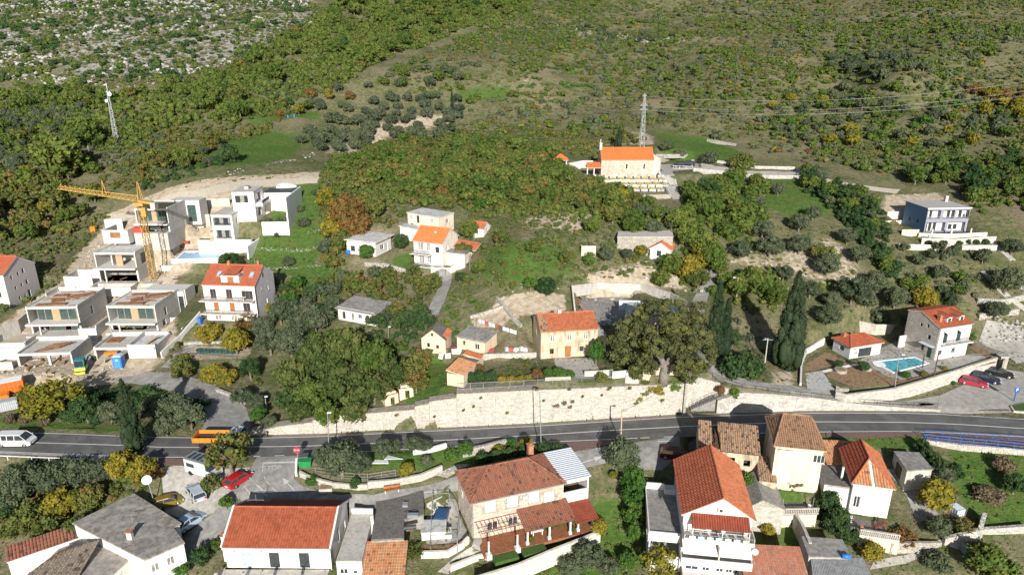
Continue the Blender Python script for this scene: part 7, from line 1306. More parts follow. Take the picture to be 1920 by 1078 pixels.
h.roof_plane([(-.1,-.25,hh-.1),(L_+.1,-.25,hh-.1),(L_+.1,vm,rz),(-.1,vm,rz)],t_org if False else t_red,colw=.33,course=.42,sm=white);h.roof_plane([(L_+.1,D_+.2,hh+.9),(-.1,D_+.2,hh+.9),(-.1,vm,rz),(L_+.1,vm,rz)],t_red,colw=.33,course=.42,sm=white)
h.part('gable',stoneg,lambda m:m.quad((0,D_,h.h),(0,0,h.h),(0,vm,rz-.12),(0,D_,hh+.75)));h.part('gable',white,lambda m:m.quad((L_,0,h.h),(L_,D_,h.h),(L_,D_,hh+.75),(L_,vm,rz-.12)))
for u in(3.0,6.0):
 o=h.part('dormer',white,lambda m:m.box(u-.55,.9,hh+.1,u+.55,3.6,hh+1.25));h.part('dormer_shutter',green,lambda m:m.box(u-.3,.83,hh+.45,u+.3,.897,hh+1.15),o);m=MB();tiles(m,[(u-.75,3.6,hh+1.2),(u-.75,.7,hh+1.2),(u,.7,hh+1.6),(u,3.6,hh+1.75)],.33,.42,.06);tiles(m,[(u+.75,.7,hh+1.2),(u+.75,3.6,hh+1.2),(u,3.6,hh+1.75),(u,.7,hh+1.6)],.33,.42,.06);m.obj('dormer_roof',t_red,o,kind='stuff');h.part('dormer_gable',white,lambda m:m.prism([(u-.6,.88),(u+.6,.88),(u+.6,.95),(u-.6,.95)],hh+1.2,hh+1.3),o)
h.chimney(1.2,1.4,hh+.2,hh+1.6,.6,t_cap);h.part('gutter',plain('zinc pipe',(.35,.36,.38),.5,.4),lambda m:m.cyl((.08,-.1,h.h),(.08,-.1,-.3),.06).cyl((-.1,-.33,hh-.05),(L_+.1,-.33,hh-.05),.06))
h.part('balcony',white,lambda m:m.box(1.0,-1.1,2.95,L_-.1,-.02,3.15));h.rail([(1.1,-1.0),(L_-.2,-1.0)],3.15,.9,dkst,.2);[h.part('door_canopy',plain('pale canopy',(.55,.6,.66),.4),lambda m:m.add([(u-.1,-1.0,5.3),(u+1.2,-1.0,5.3),(u+1.2,-.02,5.6),(u-.1,-.02,5.6),(u-.1,-1.0,5.25),(u+1.2,-1.0,5.25),(u+1.2,-.02,5.55),(u-.1,-.02,5.55)],[(0,1,2,3),(7,6,5,4),(0,4,5,1)])) for u in(1.2,4.4)]
h.part('door_canopy',MATS['pale canopy'],lambda m:m.box(-.9,.3,2.5,-.02,3.0,2.6));h.part('side_wing',white,lambda m:m.box(L_+.02,3.5,-.5,L_+2.0,3.8,5.6))
h.part('terrace_floor',pave,lambda m:m.box(-.0,-3.6,-.3,L_+2.5,-.02,-.0));h.part('shade_wall',bluepl if False else white,lambda m:m.box(-1.6,D_-.6,-.3,-.02,D_-.4,2.4))
h=House(FR['poolhouse'],'pool_house','white pool house with hipped orange roof and brick chimney','pool house');L_,D_=h.L,h.D
h.win('f',2.0,.05,3.0,1.75,'dark',n=4).win('l',1.6,.9,1.1,.9,'dark');h.walls({'f':white,'l':plain('shade grey render',(.45,.46,.49),.85),'r':white,'b':white});h.hip(1.35,t_red,1.5,4.6,.35,colw=.33,course=.42,sm=white);h.chimney(.9,2.9,h.h-.1,h.h+1.4,.8,t_cap)  # left wall of the white hut is greyed, its dimmer light painted in
[h.part('wall_lamp',steel,lambda m:m.box(u,-.15,1.75,u+.15,-.003,1.95)) for u in(.9,5.6)]
z0=2.4
def gl(px,py,dz=0.):v=P(px,py,z0+dz);return v
pc=[gl(1640,679),gl(1713,671),gl(1737,682),gl(1676,698)]
e=empty('swimming_pool',pc[0],0,'turquoise swimming pool with white rim on the villa terrace','swimming pool');o_=pc[0];cen=sum(pc,Vector())/4
water=NB('pool water');n=water.noise(1.2,3);water.bump(water.noise(3,2),.15,.05);wm_=water.done(water.mix(water.ramp(n,.3,.7),(.06,.33,.44),(.12,.45,.55)),.06,0,.5)
MB().prism([(p.x-o_ .x,p.y-o_ .y) for p in pc],-.2,.06).obj('water',wm_,e);m=MB();ring=[cen+(p-cen)*1.12-o_ for p in pc];inr=[p-o_ for p in pc]
for i in range(4):
 j=(i+1)%4;a,b_,c,d=inr[i],inr[j],ring[j],ring[i];m.prism([(a.x,a.y),(b_ .x,b_ .y),(c.x,c.y),(d.x,d.y)],-.2,.14)
m.obj('rim',whitep,e);st=gl(1641,682)-o_;MB().cyl((st.x+.6,st.y-.2,0),(st.x+.6,st.y-.2,.135),1.1,1.1,12).obj('steps',whitep,e)
def flatpoly(name,poly,mat,z,label=None,kind='structure',lift=.0):
 m=MB();pts=[P(x,y,z) for x,y in poly];m.add([(p.x,p.y,z+lift) for p in pts],[tuple(range(len(pts)))]);o=m.obj(name,mat);
 if(o.data.polygons[0].normal.z<0):o.data.flip_normals()
 return tag(o,label,None,None,kind)
flatpoly('pool_terrace',[(1648,655),(1680,640),(1700,652),(1750,676),(1830,664),(1848,660),(1862,676),(1752,698),(1690,712),(1660,704),(1610,676)],pave,z0,lift=.03)
flatpoly('garden_bed',[(1546,694),(1594,676),(1640,692),(1690,706),(1700,712),(1672,720),(1600,726),(1552,708)],soil,z0,lift=.02);flatpoly('garden_bed',[(1507,686),(1548,660),(1590,678),(1545,690),(1508,698)],soil,z0,lift=.02);flatpoly('garden_bed',[(1700,712),(1757,698),(1860,674),(1868,680),(1760,704),(1672,722)],soil,z0,lift=.024);flatpoly('garden_bed',[(1816,652),(1832,646),(1874,674),(1862,678)],soil,z0,lift=.036)
flatpoly('entrance_path',[(1509,700),(1541,695),(1566,730),(1515,735)],plain('grey deck paving',(.42,.42,.41),.9,var=.1),z0,lift=.03);flatpoly('entrance_path',[(1541,695),(1600,682),(1612,684),(1545,699)],whitep,z0,lift=.04)
bw_=[P(1566,741,2.3),P(1585,748,2.1),P(1640,746,1.6),P(1676,744,1.3),P(1740,728,1.0),P(1800,711,.8),P(1866,690,.8)]
bw_=[Vector((p.x,p.y,T(p.x,p.y)-.2)) for p in bw_];stone_wall('boundary_wall','pale stone boundary wall curving round the villa garden',bw_,[3.0,2.9,2.9,2.9,2.9,2.9,2.95],th=.4,mat=stonew,bm=blockc,bw=.5,bh=.24)
cw=[P(1566,722,z0),P(1566,735,z0),P(1590,741,z0)];low_wall('gate_wall','rounded stone pier at the villa entrance',[(1566,736),(1574,741),(1590,741)],1.2,.5,stonew)
w_=[P(1502,726,z0),P(1503,690,z0),P(1512,664,z0),P(1545,648,z0)];stone_wall('boundary_wall','white boundary wall left of the villa garden',w_,[3.2,3.4,3.4,4.0],th=.3,mat=white)
w_=[P(1511,640,z0),P(1538,622,z0),P(1575,616,z0),P(1640,628,z0),P(1690,626,z0)];w_=[Vector((p.x,p.y,z0-.3)) for p in w_];stone_wall('retaining_wall','tall pale wall curving behind the pool house',w_,[4.2,4.8,4.9,4.6,4.4],th=.35,mat=plain('raw concrete render',(.5,.46,.39),.92,dirt=.4))
for(px,py,l) in((1576,697,'smaller round stone planter in the villa garden bed'),(1624,692,'round stone planter beside the pool deck')):p=P(px,py,z0);e=empty('planter',p,0,l,'planter');m=MB();m.cyl((0,0,0),(0,0,.55),1.0,1.05,16).obj('bowl',stonew,e);MB().cyl((0,0,.5),(0,0,.57),.8,.8,14).obj('planter_soil',soil,e)
w_=[P(1822,648,2.0),P(1875,676,1.4),P(1878,690,1.2)];stone_wall('boundary_wall','white wall between the villa terrace and the stone yard',[Vector((p.x,p.y,T(p.x,p.y))) for p in w_],[3.1,2.9,2.8],th=.3,mat=stonew)
e=empty('gate_post',P(1876,686,1),0,'squat stone gate pillar at the end of the boundary wall','pillar');MB().box(-.7,-.6,-.4,.7,.6,2.0).obj('shaft',stonew,e);MB().box(-.8,-.7,2.0,.8,.7,2.15).obj('cap',conc,e)
rocks('stone_rubble',[(G(x,y).x,G(x,y).y,rng.uniform(.2,.6)) for x,y in[(rng.uniform(1870,1925),rng.uniform(598,640)) for _ in range(70)]],'pile of white building stone in the yard beside the villa')
strip('stone_yard',[(1835,640),(1880,660),(1915,690)],[(1850,600),(1905,610),(1950,640)],pave,.05,cross=3)
# building site and new villas
def ruinhouse(key,name,label,uph,seed,back=None,pm=concf):
 h=House(FR[key],name,label,'unfinished house');L_,D_=h.L,h.D;zf=h.h-3.0
 return h,L_,D_,zf
def shell(h,zf,glassy,clay,side_holes,t=.22,rail=False,lower=True):
 """cast concrete shell: deep front loggia between slabs, glazed or open"""
 L_,D_=h.L,h.D;r=h.h
 h.part('roof_slab',roofw if not glassy else concf,lambda m:m.box(-.1,-.1,r-.25,L_+.1,D_+.05,r));h.part('parapet',concf,lambda m:m.box(-.12,-.13,r,L_+.12,.08,r+.22).box(L_-.08,.08,r,L_+.12,D_+.05,r+.45).box(-.12,.08,r,.08,D_+.05,r+.25).box(.08,D_-.15,r,L_-.08,D_+.05,r+.35))
 h.part('floor_slab',concf,lambda m:m.box(-.3,-1.1,zf-.45,L_+.1,D_,zf-.1));h.part('ground_slab',conc,lambda m:m.box(-.3,-1.6,-4,L_+.1,D_,-.02))
 h.part('side_wall',concf,lambda m:m.box(-.1,-.1,zf-.1,.12,D_,r-.25).box(-.1,.6,-.02,.12,D_,zf-.45));
 m=MB();hs=sorted(side_holes);x=-.1
 for a,b_,z0,z1 in hs:m.box(L_-.12,x,-.02,L_+.08,a,r-.25).box(L_-.12,a,-.02,L_+.08,b_,z0).box(L_-.12,a,z1,L_+.08,b_,r-.25);x=b_
 m.box(L_-.12,x,-.02,L_+.08,D_,r-.25);m.obj('side_wall',concf,h.e)
 for a,b_,z0,z1 in hs:h.part('side_window',glass,lambda m:m.box(L_-.07,a,z0,L_-.03,b_,z1))
 h.part('rear_wall',concf,lambda m:m.box(.12,D_-.25,-.02,L_-.12,D_-.05,r-.25))
 v=1.3
 if glassy:
  k=L_/5
  for(a,b_,n) in((k*.55,k*2.0,2),(k*2.75,k*4.4,2)):
   o=h.part('window',plain('taupe window frame',(.28,.24,.18),.6),lambda m:(m.box(a,v,zf-.1,b_,v+.08,zf).box(a,v,r-.35,b_,v+.08,r-.25),[m.box(a+(b_-a)*i/n-.05,v-.003,zf,a+(b_-a)*i/n+.05,v+.083,r-.35) for i in range(n+1)]))
   for i in range(n):h.part('pane',plain('green tinted glass',(.05,.08,.075),.06,var=.3,spec=.6),lambda m:m.box(a+(b_-a)*i/n+.05,v+.02,zf,a+(b_-a)*(i+1)/n-.05,v+.05,r-.35),o)
  h.part('clay_infill',brick,lambda m:m.box(k*2.0+.06,v-.05,zf-.1,k*2.75-.06,v+.18,r-.25));h.part('clay_infill',brick,lambda m:m.box(k*4.46,v,zf-.1,L_-.12,v+.2,r-.25))
  if lower:
   for a,b_ in((k*1.4,k*3.0),(k*3.6,k*4.6)):o=h.part('window',MATS['taupe window frame'],lambda m:m.box(a,v-.02,0,b_,v+.08,zf-.45));h.part('pane',MATS['green tinted glass'],lambda m:m.box(a+.06,v-.05,.06,b_-.06,v-.025,zf-.52),o)
 else:
  h.part('clay_infill',brick,lambda m:m.box(L_*.42,v,zf-.1,L_*.58,v+.25,r-.25));h.part('clay_infill',brick,lambda m:m.box(L_*.88,v,zf-.1,L_-.12,v+.25,r-.25));h.part('inner_wall',concf,lambda m:m.box(.12,5.5,zf-.1,L_-.12,5.7,r-.25).box(L_*.3,1.3,zf-.1,L_*.33,5.5,r-.25));h.part('inner_wall',concd,lambda m:m.box(.12,4.5,-.02,L_-.12,4.7,zf-.45))
 for u in(.1,L_*.22,L_-.3):h.part('column',concf,lambda m:m.box(u,-.05 if u!=L_*.22 else-.9,-.02,u+.25,.22 if u!=L_*.22 else-.6,zf-.45))
 if glassy and r<8 and h.D>8.8:
  for a,c,wd in(((.12,1.3,.2),(.7,1.7,.24),1.3),((.5,5.4,.2),(1.0,7.2,.45),1.8),((.15,6.8,.16),(.45,7.0,.2),1.4),((.3,3.4,.12),(.5,4.4,.14),2.2)):h.part('shuttering_panel',plank,lambda m:m.bar((L_*a[0],a[1],r+a[2]),(L_*c[0],c[1],r+c[2]),wd,.1))
  h.part('roof_clutter',plank,lambda m:[m.bar((rng.uniform(.4,L_-.6),q,r+.1),(rng.uniform(.4,L_-.6),q+rng.uniform(-.8,.8),r+.16),.22,.08) for q in[rng.uniform(.6,D_-1) for _ in range(12)]],kind='stuff')
h,L_,D_,zf=ruinhouse('u1','unfinished_villa','unfinished concrete villa nearest the tall rendered house with rusty boards on its roof',3,1);shell(h,zf,True,1,[(4.2,5.0,zf,zf+1.6)])
h.part('terrace_wall',concf,lambda m:m.box(L_+.15,-1.5,-1,L_+3.6,-1.3,1.4).box(L_+3.4,-1.3,-1,L_+3.6,8,1.9));h.part('roof_upstand',concf,lambda m:m.box(.3,6,h.h+.25,.5,D_,h.h+.9).box(.5,D_-.3,h.h+.3,4,D_,h.h+.8));h.part('fore_terrace',concf,lambda m:m.box(-4.2,-5.2,-2,1.6,-4.95,.2).box(-4.2,-4.95,-2,-3.95,4,1.0).box(1.4,-4.95,-2,1.65,-1.62,.3));h.part('terrace_fill',MATS['trodden site dust'],lambda m:m.box(-3.9,-4.9,-2,1.38,.4,-.3))
h,L_,D_,zf=ruinhouse('u2','unfinished_villa','unfinished concrete villa beside the red roofed town house',3,2);h2D=h.D;h.D=9.0;shell(h,zf,True,1,[(3.2,4.0,zf,zf+1.7),(1.8,3.1,.1,1.6)]);h.D=h2D
h.part('rear_block',concf,lambda m:m.box(2.2,9.02,-.5,L_+1.4,13.6,h.h+.1).box(L_+1.4,9.4,-.5,L_+1.6,13.6,h.h+.3));[h.part('window',glass,lambda m:m.box(L_+.2,8.97,z,L_+1.2,9.015,z+1.9)) for z in(.4,zf+.1)]
h.part('garden_wall',concf,lambda m:m.box(L_+.2,-2.5,-1.5,L_+6,-2.3,.8).box(L_+5.8,-2.3,-1.5,L_+6,9,1.4).box(L_+.3,4.2,-1.5,L_+5.8,4.4,1.0));h.part('scrap_pile',dkst,lambda m:[m.bar((L_-1+rng.uniform(-1.3,1.3),-3+rng.uniform(-.5,.5),rng.uniform(-.1,.3)),(L_-1+rng.uniform(-1.3,1.3),-3+rng.uniform(-.5,.5),rng.uniform(0,.6)),.12) for _ in range(20)],kind='stuff')
h,L_,D_,zf=ruinhouse('u3','unfinished_villa','open concrete villa shell with white roof at the foot of the crane',3,3);h3=h;h.D=10;shell(h,zf,False,1,[(2,4.6,zf,h.h-.6),(6.2,7.2,zf,zf+1.8)]);h.D=D_
h.part('rear_block',concf,lambda m:m.box(3.5,10.02,-.5,L_+3.2,10.3,h.h+.3).box(L_+3.0,10.3,-.5,L_+3.2,D_,h.h+.3).box(3.5,10.3,h.h-.1,L_+3.0,D_,h.h+.1));h.part('pool_shell',concf,lambda m:m.box(.2,-4.4,-2,L_+.3,-4.1,.1).box(.2,-4.1,-2,.4,-1.7,.1).box(L_+.1,-4.1,-2,L_+.3,-1.7,.1));h.part('side_terrace',concf,lambda m:m.box(-6.5,-2.0,-1.5,-.35,-1.8,1.7).box(-6.5,-1.8,-1.5,-6.3,3,1.7).box(-6.3,2.8,-1.5,-.35,3,1.7));h.part('roof_upstand',concf,lambda m:m.box(1.2,6,h.h+.25,1.4,10,h.h+1.0).box(1.4,9.8,h.h+.25,3.5,10,h.h+1.0))
h,L_,D_,zf=ruinhouse('u4','unfinished_villa','unfinished villa with pooled water on its roof behind the crane tower',3,4);shell(h,zf,True,1,[(2,2.5,zf+.3,zf+1.6)],lower=True);h.part('roof_pond',plain('murky roof water',(.07,.06,.035),.15),lambda m:m.box(.3,.4,h.h+.01,L_-.3,D_-.3,h.h+.1));h.part('rear_block',concf,lambda m:m.box(L_*.5,D_+.1,-.5,L_+3.4,D_+4,h.h+.3));[h.part('window',MATS['green tinted glass'],lambda m:m.box(L_+.4,D_+.04,z,L_+2.4,D_+.098,z+2.0)) for z in(.3,zf+.2)]
h.part('site_wall',concf,lambda m:m.box(-6.4,-3.4,-2,-.6,-3.1,1.1).box(-6.4,-3.1,-2,-6.1,2,1.1).box(-.8,-3.1,-2,-.6,-1.2,1.1));h.part('shuttering_panel',plank,lambda m:m.box(-4.6,-3.6,-.6,-2.4,-3.42,.6))
for key,(px,py),l,w,d in(('a',(36,690),'open concrete garage shell with planks on top at the site entrance',9.5,7.0),('b',(180,678),'concrete basement shell with formwork beside the blue toilet',11.2,6.6)):
 o_=P(px,py,2.0);e=empty('basement_shell',(o_ .x,o_ .y,1.9),.08 if key=='a' else .03,l,'unfinished building');z1=2.9
 MB().box(0,0,z1-.45,w,.25,z1).obj('front_beam',concf,e);MB().box(0,0,-.6,.4,.3,z1-.45).obj('front_pier',concf,e);MB().box(w*.56,0,-.6,w*.6,.3,z1-.45).obj('front_pier',concf,e);MB().box(w-.3,0,-.6,w,d,z1+.1).obj('side_wall',concf,e);MB().box(0,.25,-.6,.25,d,z1+.1).obj('side_wall',concf,e);MB().box(.25,d-.25,-.6,w-.3,d,z1+.4).obj('rear_wall',concf,e);MB().box(.25,.25,z1-.5,w-.3,d-.25,z1-.35).obj('deck',conc,e);MB().box(.25,d*.5,-.6,w-.3,d*.5+.2,z1-.5).obj('inner_wall',concd,e)
 if key=='b':MB().box(w*.55,.02,-.6,w+.02,.24,z1+.5).box(w*.55,.25,-.6,w*.56+.2,d,z1+.5).obj('pool_wall',concf,e);MB().box(w*.58,.25,z1-.3,w-.3,d-.25,z1-.2).obj('pool_floor',roofw,e);m=MB();[m.bar((w*.75+i*.12,1.2+i*.35,z1-.1),(w*.75+.9+i*.12,1.2+i*.35,z1+.2+.06*i),.16) for i in range(9)];m.obj('formwork_beams',yellow,e,kind='stuff');MB().box(.6,3,z1-.34,3.2,5.5,z1-.2).obj('shuttering_panel',plank,e)
 else:[MB().bar((2.6+i*.4,1+i*.5,z1-.1+i*.06),(6.2+i*.3,2.4+i*.3,z1+.1+i*.05),.45,.07).obj('plank',plank,e) for i in range(6)];MB().box(-5,-1.5,-1,-.02,-1.2,2.0).obj('yard_wall',concf,e);MB().box(-5,3,-1,-.02,3.3,2.8).obj('yard_wall',concf,e)
for i,(px,py,w,a,l) in enumerate(((232,505,1.6,.4,'loose concrete wall segment below the open villa shell'),(320,505,2.2,.1,'concrete curb block on the site track'),(225,452,2.0,.6,'rough footing block beside the earth bank'))):o=MB().box(-w,-.2,-.3,w,.2,.9).box(-w,.2,-.3,-w+.3,.8,.7).obj('concrete_block',concf);o.location=G(px,py);o.rotation_euler=(0,0,a);tag(o,l,'concrete block')
pxwall('retaining_wall','concrete wall stepping down beside the construction lane',[(305,672),(340,640),(378,596)],[(305,660),(340,628),(378,584)],th=.3,mat=concf);pxwall('retaining_wall','concrete wall along the top of the site',[(200,440),(215,436),(232,432)],[(200,412),(232,410)],th=.3,mat=concf)
strip('construction_lane',[(300,690),(340,655),(376,610),(384,592)],[(325,690),(360,655),(396,606),(398,592)],lane,.05,cross=2)
pxwall('retaining_wall','long pale concrete wall above the unfinished villas',[(362,390),(400,388),(432,386)],[(362,374),(432,372)],th=.3,mat=conc);pxwall('retaining_wall','stepped concrete wall between the finished and unfinished villas',[(345,430),(372,428),(395,424)],[(345,404),(395,402)],th=.3,mat=conc)
h=House(FR['w1'],'modern_villa','finished white cube villa with two glazed balconies above its pool');L_,D_=h.L,h.D;h.hole('f',.35,3.6,L_-.7,1.9);h.hole('f',.7,.5,L_-1.3,2.1);[h.win('r',u,3.4,.8,1.6,'dark',n=1) for u in(2.2,4.2)];h.win('r',5.2,.4,1.2,2.0,'dark');wv=plain('bright white render',(.78,.77,.75),.8,var=.03);h.walls(wv,rev=.9)
def glaz(h,u0,u1,v,z0,z1,n,gm_=glassb):
 o=h.part('window',dkst,lambda m:(m.box(u0,v,z1-.08,u1,v+.08,z1).box(u0,v,z0,u1,v+.08,z0+.08),[m.box(u0+(u1-u0)*i/n-.04,v-.003,z0+.08,u0+(u1-u0)*i/n+.04,v+.083,z1-.08) for i in range(n+1)]))
 for i in range(n):h.part('pane',gm_ if i%2 else glass,lambda m:m.box(u0+(u1-u0)*i/n+.04,v+.03,z0+.08,u0+(u1-u0)*(i+1)/n-.04,v+.05,z1-.08),o)
glaz(h,.35,L_-.35,.85,3.6,5.4,4);glaz(h,.7,L_-.6,.85,.5,2.5,4);h.flat(conc,.15,.05);h.rail([(.3,.1),(L_-.3,.1)],3.6,.6,dkst,.1);h.rail([(.3,-.6),(L_-.3,-.6)],.4,.7,dkst,.1)
h.part('lower_terrace',wv,lambda m:m.box(-3.2,-1.5,-3,L_+4.6,-.02,-.15));h.part('planter_box',wv,lambda m:m.box(-3.1,-1.4,-.15,-.6,-.2,.5).box(L_+.8,-1.4,-.15,L_+4.2,-.2,.7));h.part('planter_grass',lf_grn,lambda m:m.box(-3.0,-1.3,.5,-.7,-.3,.6).box(L_+.9,-1.3,.7,L_+4.1,-.3,.8));h.part('pergola',wv,lambda m:[m.box(L_-1.5,D_+.3+i*.45,h.h-.4,L_+2.6,D_+.5+i*.45,h.h-.2) for i in range(7)]);h.part('garden_wall',wv,lambda m:m.box(L_+4.6,-5,-3,L_+4.9,9,.0))
h=House(FR['w2'],'modern_villa','uppermost finished white villa with corner balcony and roof unit');L_,D_=h.L,h.D;h.hole('f',.6,4.4,3.0,1.8);h.win('r',1.8,.8,2.4,2.0,'dark',n=3);h.hole('r',1.4,4.2,4.2,2.0);h.walls(wv,rev=.5);glaz(h,.6,3.6,.45,4.4,6.2,3);h.part('window',glass,lambda m:m.box(L_-.5,1.4,4.2,L_-.45,5.6,6.2));h.part('balcony',wv,lambda m:m.box(L_+.02,.8,3.4,L_+1.6,6.6,4.1));h.rail([(L_+1.55,.9),(L_+1.55,6.5)],4.1,.7,dkst,.1);h.flat(conc,.15,.05);h.part('roof_unit',steel,lambda m:m.box(2.0,3,h.h+.15,3.0,4.4,h.h+.9));h.part('garage_wing',wv,lambda m:m.box(L_+.1,7.5,-2,L_+7.5,12.5,h.h-1.6));h.part('deck',plain('dark deck',(.06,.07,.08),.7),lambda m:m.box(L_+.1,7.4,h.h-1.6,L_+7.6,12.6,h.h-1.4));h.part('garden_wall',wv,lambda m:m.box(L_+7.6,-2,-3,L_+7.9,12.6,h.h-1.0).box(L_+1.6,-1.8,-3,L_+7.6,-1.5,.2))
pb=[P(x,y,11.7) for x,y in((330,490),(408,488),(412,473),(348,474))];e=empty('swimming_pool',pb[0],0,'half empty pale blue pool in front of the finished villa','swimming pool');q=[p-pb[0] for p in pb];MB().prism([(p.x,p.y) for p in q],-1.5,.12).obj('basin',plain('pool blue tiles',(.30,.48,.68),.4,var=.06),e);m=MB();ce=sum(q,Vector())/4
for i in range(4):a,b_=q[i],q[(i+1)%4];c,d=ce+(b_-ce)*1.14,ce+(a-ce)*1.14;m.prism([(a.x,a.y),(b_ .x,b_ .y),(c.x,c.y),(d.x,d.y)],-1.5,.3)
m.obj('rim',wv,e);MB().box(1.2,.7,.12,3.2,1.1,.3).box(1.5,.4,.12,2.9,.7,.22).obj('steps',plain('deep blue steps',(.05,.14,.38),.5),e)
pxwall('retaining_wall','white front wall of the half empty pool',[(322,494),(370,494),(415,492)],[(322,486),(415,484)],th=.3,mat=wv)
h=House(FR['townhouse'],'town_house','white three storey house with red roof dormer and long wooden balconies');L_,D_=h.L,h.D
for u in(1.3,4.5):h.win('f',u,4.6,1.2,1.9,'wood',n=2).win('f',u+.4,2.0,1.0,1.9,'shut',sm=wood)
h.win('f',7.6,4.6,2.2,1.7,'wood',n=3).win('f',7.6,2.0,1.4,1.9,'wood',n=2)
for u in(1.6,4.8,8):h.win('f',u,.1,1.3,1.0,'wcurt')
h.win('r',2.2,5.6,.5,.7,'dark',n=1).win('r',5.2,4.6,.6,1.0,'wood',n=1).win('r',4.0,2.2,.8,1.1,'wcurt');h.walls({'f':white,'r':plain('shade greyed render',(.56,.55,.56),.85,dirt=.15),'l':white,'b':white});h.gable_u(2.6,t_maroon if False else tile_mat('russet tile',(.36,.1,.05),(.4,.12,.06),(.36,.1,.05)),.25,wm=MATS['shade greyed render'],colw=.34,course=.46,sm=white)  # right wall greyed: its shade is put into the render colour
rt=MATS['russet tile'];hh=h.h+.05;zr=lambda v:hh+2.6*v/(D_/2)
h.part('gable_window',wood,lambda m:m.box(L_-.02,3.6,h.h+.5,L_+.05,4.2,h.h+1.3));o=h.part('dormer',white,lambda m:m.box(3.7,.35,hh-.4,7.3,3.4,hh+1.75));h.part('dormer_door',wood,lambda m:m.box(5.0,.27,hh+.1,6.2,.347,hh+1.5),o);m=MB();tiles(m,[(3.5,.1,hh+1.75),(7.5,.1,hh+1.75),(7.0,3.9,hh+2.5),(4.0,3.9,hh+2.5)],.34,.46,.06);m.obj('dormer_roof',rt,o,kind='stuff')
h.rail([(3.8,-.1),(7.2,-.1)],hh-.35,.8,wood,.15)
for u in(2.1,8.6):sk=h.part('skylight',steel,lambda m:m.add([(u,1.6,zr(1.6)+.2),(u+.9,1.6,zr(1.6)+.2),(u+.9,2.8,zr(2.8)+.2),(u,2.8,zr(2.8)+.2),(u,1.6,zr(1.6)-.1),(u+.9,1.6,zr(1.6)-.1),(u+.9,2.8,zr(2.8)-.1),(u,2.8,zr(2.8)-.1)],[(0,1,2,3),(0,4,5,1),(1,5,6,2),(3,2,6,7),(0,3,7,4)]));h.part('pane',plain('sky lit glass',(.3,.42,.5),.1),lambda m:m.add([(u+.12,1.75,zr(1.75)+.215),(u+.78,1.75,zr(1.75)+.215),(u+.78,2.65,zr(2.65)+.215),(u+.12,2.65,zr(2.65)+.215)],[(0,1,2,3)]),sk)  # pale sky reflection is painted into the pane colour
h.chimney(3.6,D_/2,hh+2.2,hh+3.2,.5,t_cap);h.chimney(8.6,D_/2+2,hh+1.2,hh+2.8,.5,t_cap)
for z in(1.85,4.5):h.part('balcony_slab',white,lambda m:m.box(-.4,-1.5,z-.16,L_-.1,-.02,z));h.rail([(-.35,-1.45),(L_-.15,-1.45)],z,.9,woodd,.14)
h.part('downpipe',woodd,lambda m:m.cyl((L_+.06,-.06,hh),(L_+.06,-.06,0),.05));h.part('garden_table',whitep,lambda m:m.box(7.9,-1.1,5.2,8.7,-.5,5.26).box(8.2,-.9,4.5,8.4,-.7,5.2));h.part('blue_tarp',bluep,lambda m:m.box(-1.2,-1.6,-.2,-.6,-.8,1.0));h.part('aerial',steel,lambda m:m.cyl((8.6,5,hh+2),(8.6,5,hh+4),.03))
h=House(FR['greyhouse'],'rendered_house','tall rendered house with shade-greyed gable and small green windows at the left edge','house');L_,D_=h.L,h.D
for u,z,w,hh_ in((1.7,5.9,.5,.8),(3.6,6.1,.5,.8),(5.0,6.3,.6,1.0),(2.2,3.4,.45,.8),(3.9,3.6,.45,.8),(5.3,3.7,.65,1.0),(2.6,1.1,.45,.8),(4.2,1.2,.45,.8),(5.3,.6,.7,1.8)):h.win('r',u,z,w,hh_,'green',n=1,sill=False)
h.win('f',8.6,5.6,1.0,1.2,'shut',sm=green).win('f',8.6,2.6,1.0,1.2,'shut',sm=green);h.walls({'f':white,'r':plain('lilac shade render',(.50,.46,.46),.88,var=.05),'l':white,'b':white});h.gable_u(2.6,rt,.25,wm=MATS['lilac shade render'],colw=.34,course=.46,sm=white)  # gable side tinted lilac grey as painted shade, other walls stay white
h.part('stone_base',stonew,lambda m:m.box(L_-9,-3.4,-4.5,L_+1.0,-.02,-.2));h.part('terrace_edge',conc,lambda m:m.box(L_-9,-3.6,-.2,L_+1.2,-.02,.1));h.part('base_shutter',green,lambda m:m.box(L_-.9,-3.47,-2.2,L_+.1,-3.403,-1.2));h.part('garden_wall',conc,lambda m:m.box(L_+1.0,-3.4,-4.5,L_+1.3,10,.0));h.part('outside_stair',conc,lambda m:[m.box(L_+1.35,-3+i*.5,-4.5,L_+2.6,-2.5+i*.5,-3+i*.28) for i in range(9)])
pxwall('boundary_wall','rough concrete wall running down the left edge of the site',[(0,640),(40,625),(62,600)],[(0,618),(40,600),(62,580)],th=.3,mat=conc)
b0=G(289,527);b0.z-=.2;e=empty('tower_crane',b0,0,'yellow lattice tower crane over the unfinished villas','crane');zt=zat(b0,385)-b0.z;w=.52;m=MB()
for sx in(-1,1):
 for sy in(-1,1):m.bar((sx*w,sy*w,0),(sx*w,sy*w,zt),.11)
n=int(zt/1.3)
for i in range(n):
 z0,z1=zt*i/n,zt*(i+1)/n
 for k in range(4):
  c=[(-w,-w),(w,-w),(w,w),(-w,w)];a,b_=c[k],c[(k+1)%4];(a,b_)=(a,b_) if i%2 else(b_,a);m.bar((*a,z0),(*b_,z1),.08);m.bar((*a,z1),(*b_,z1),.07)
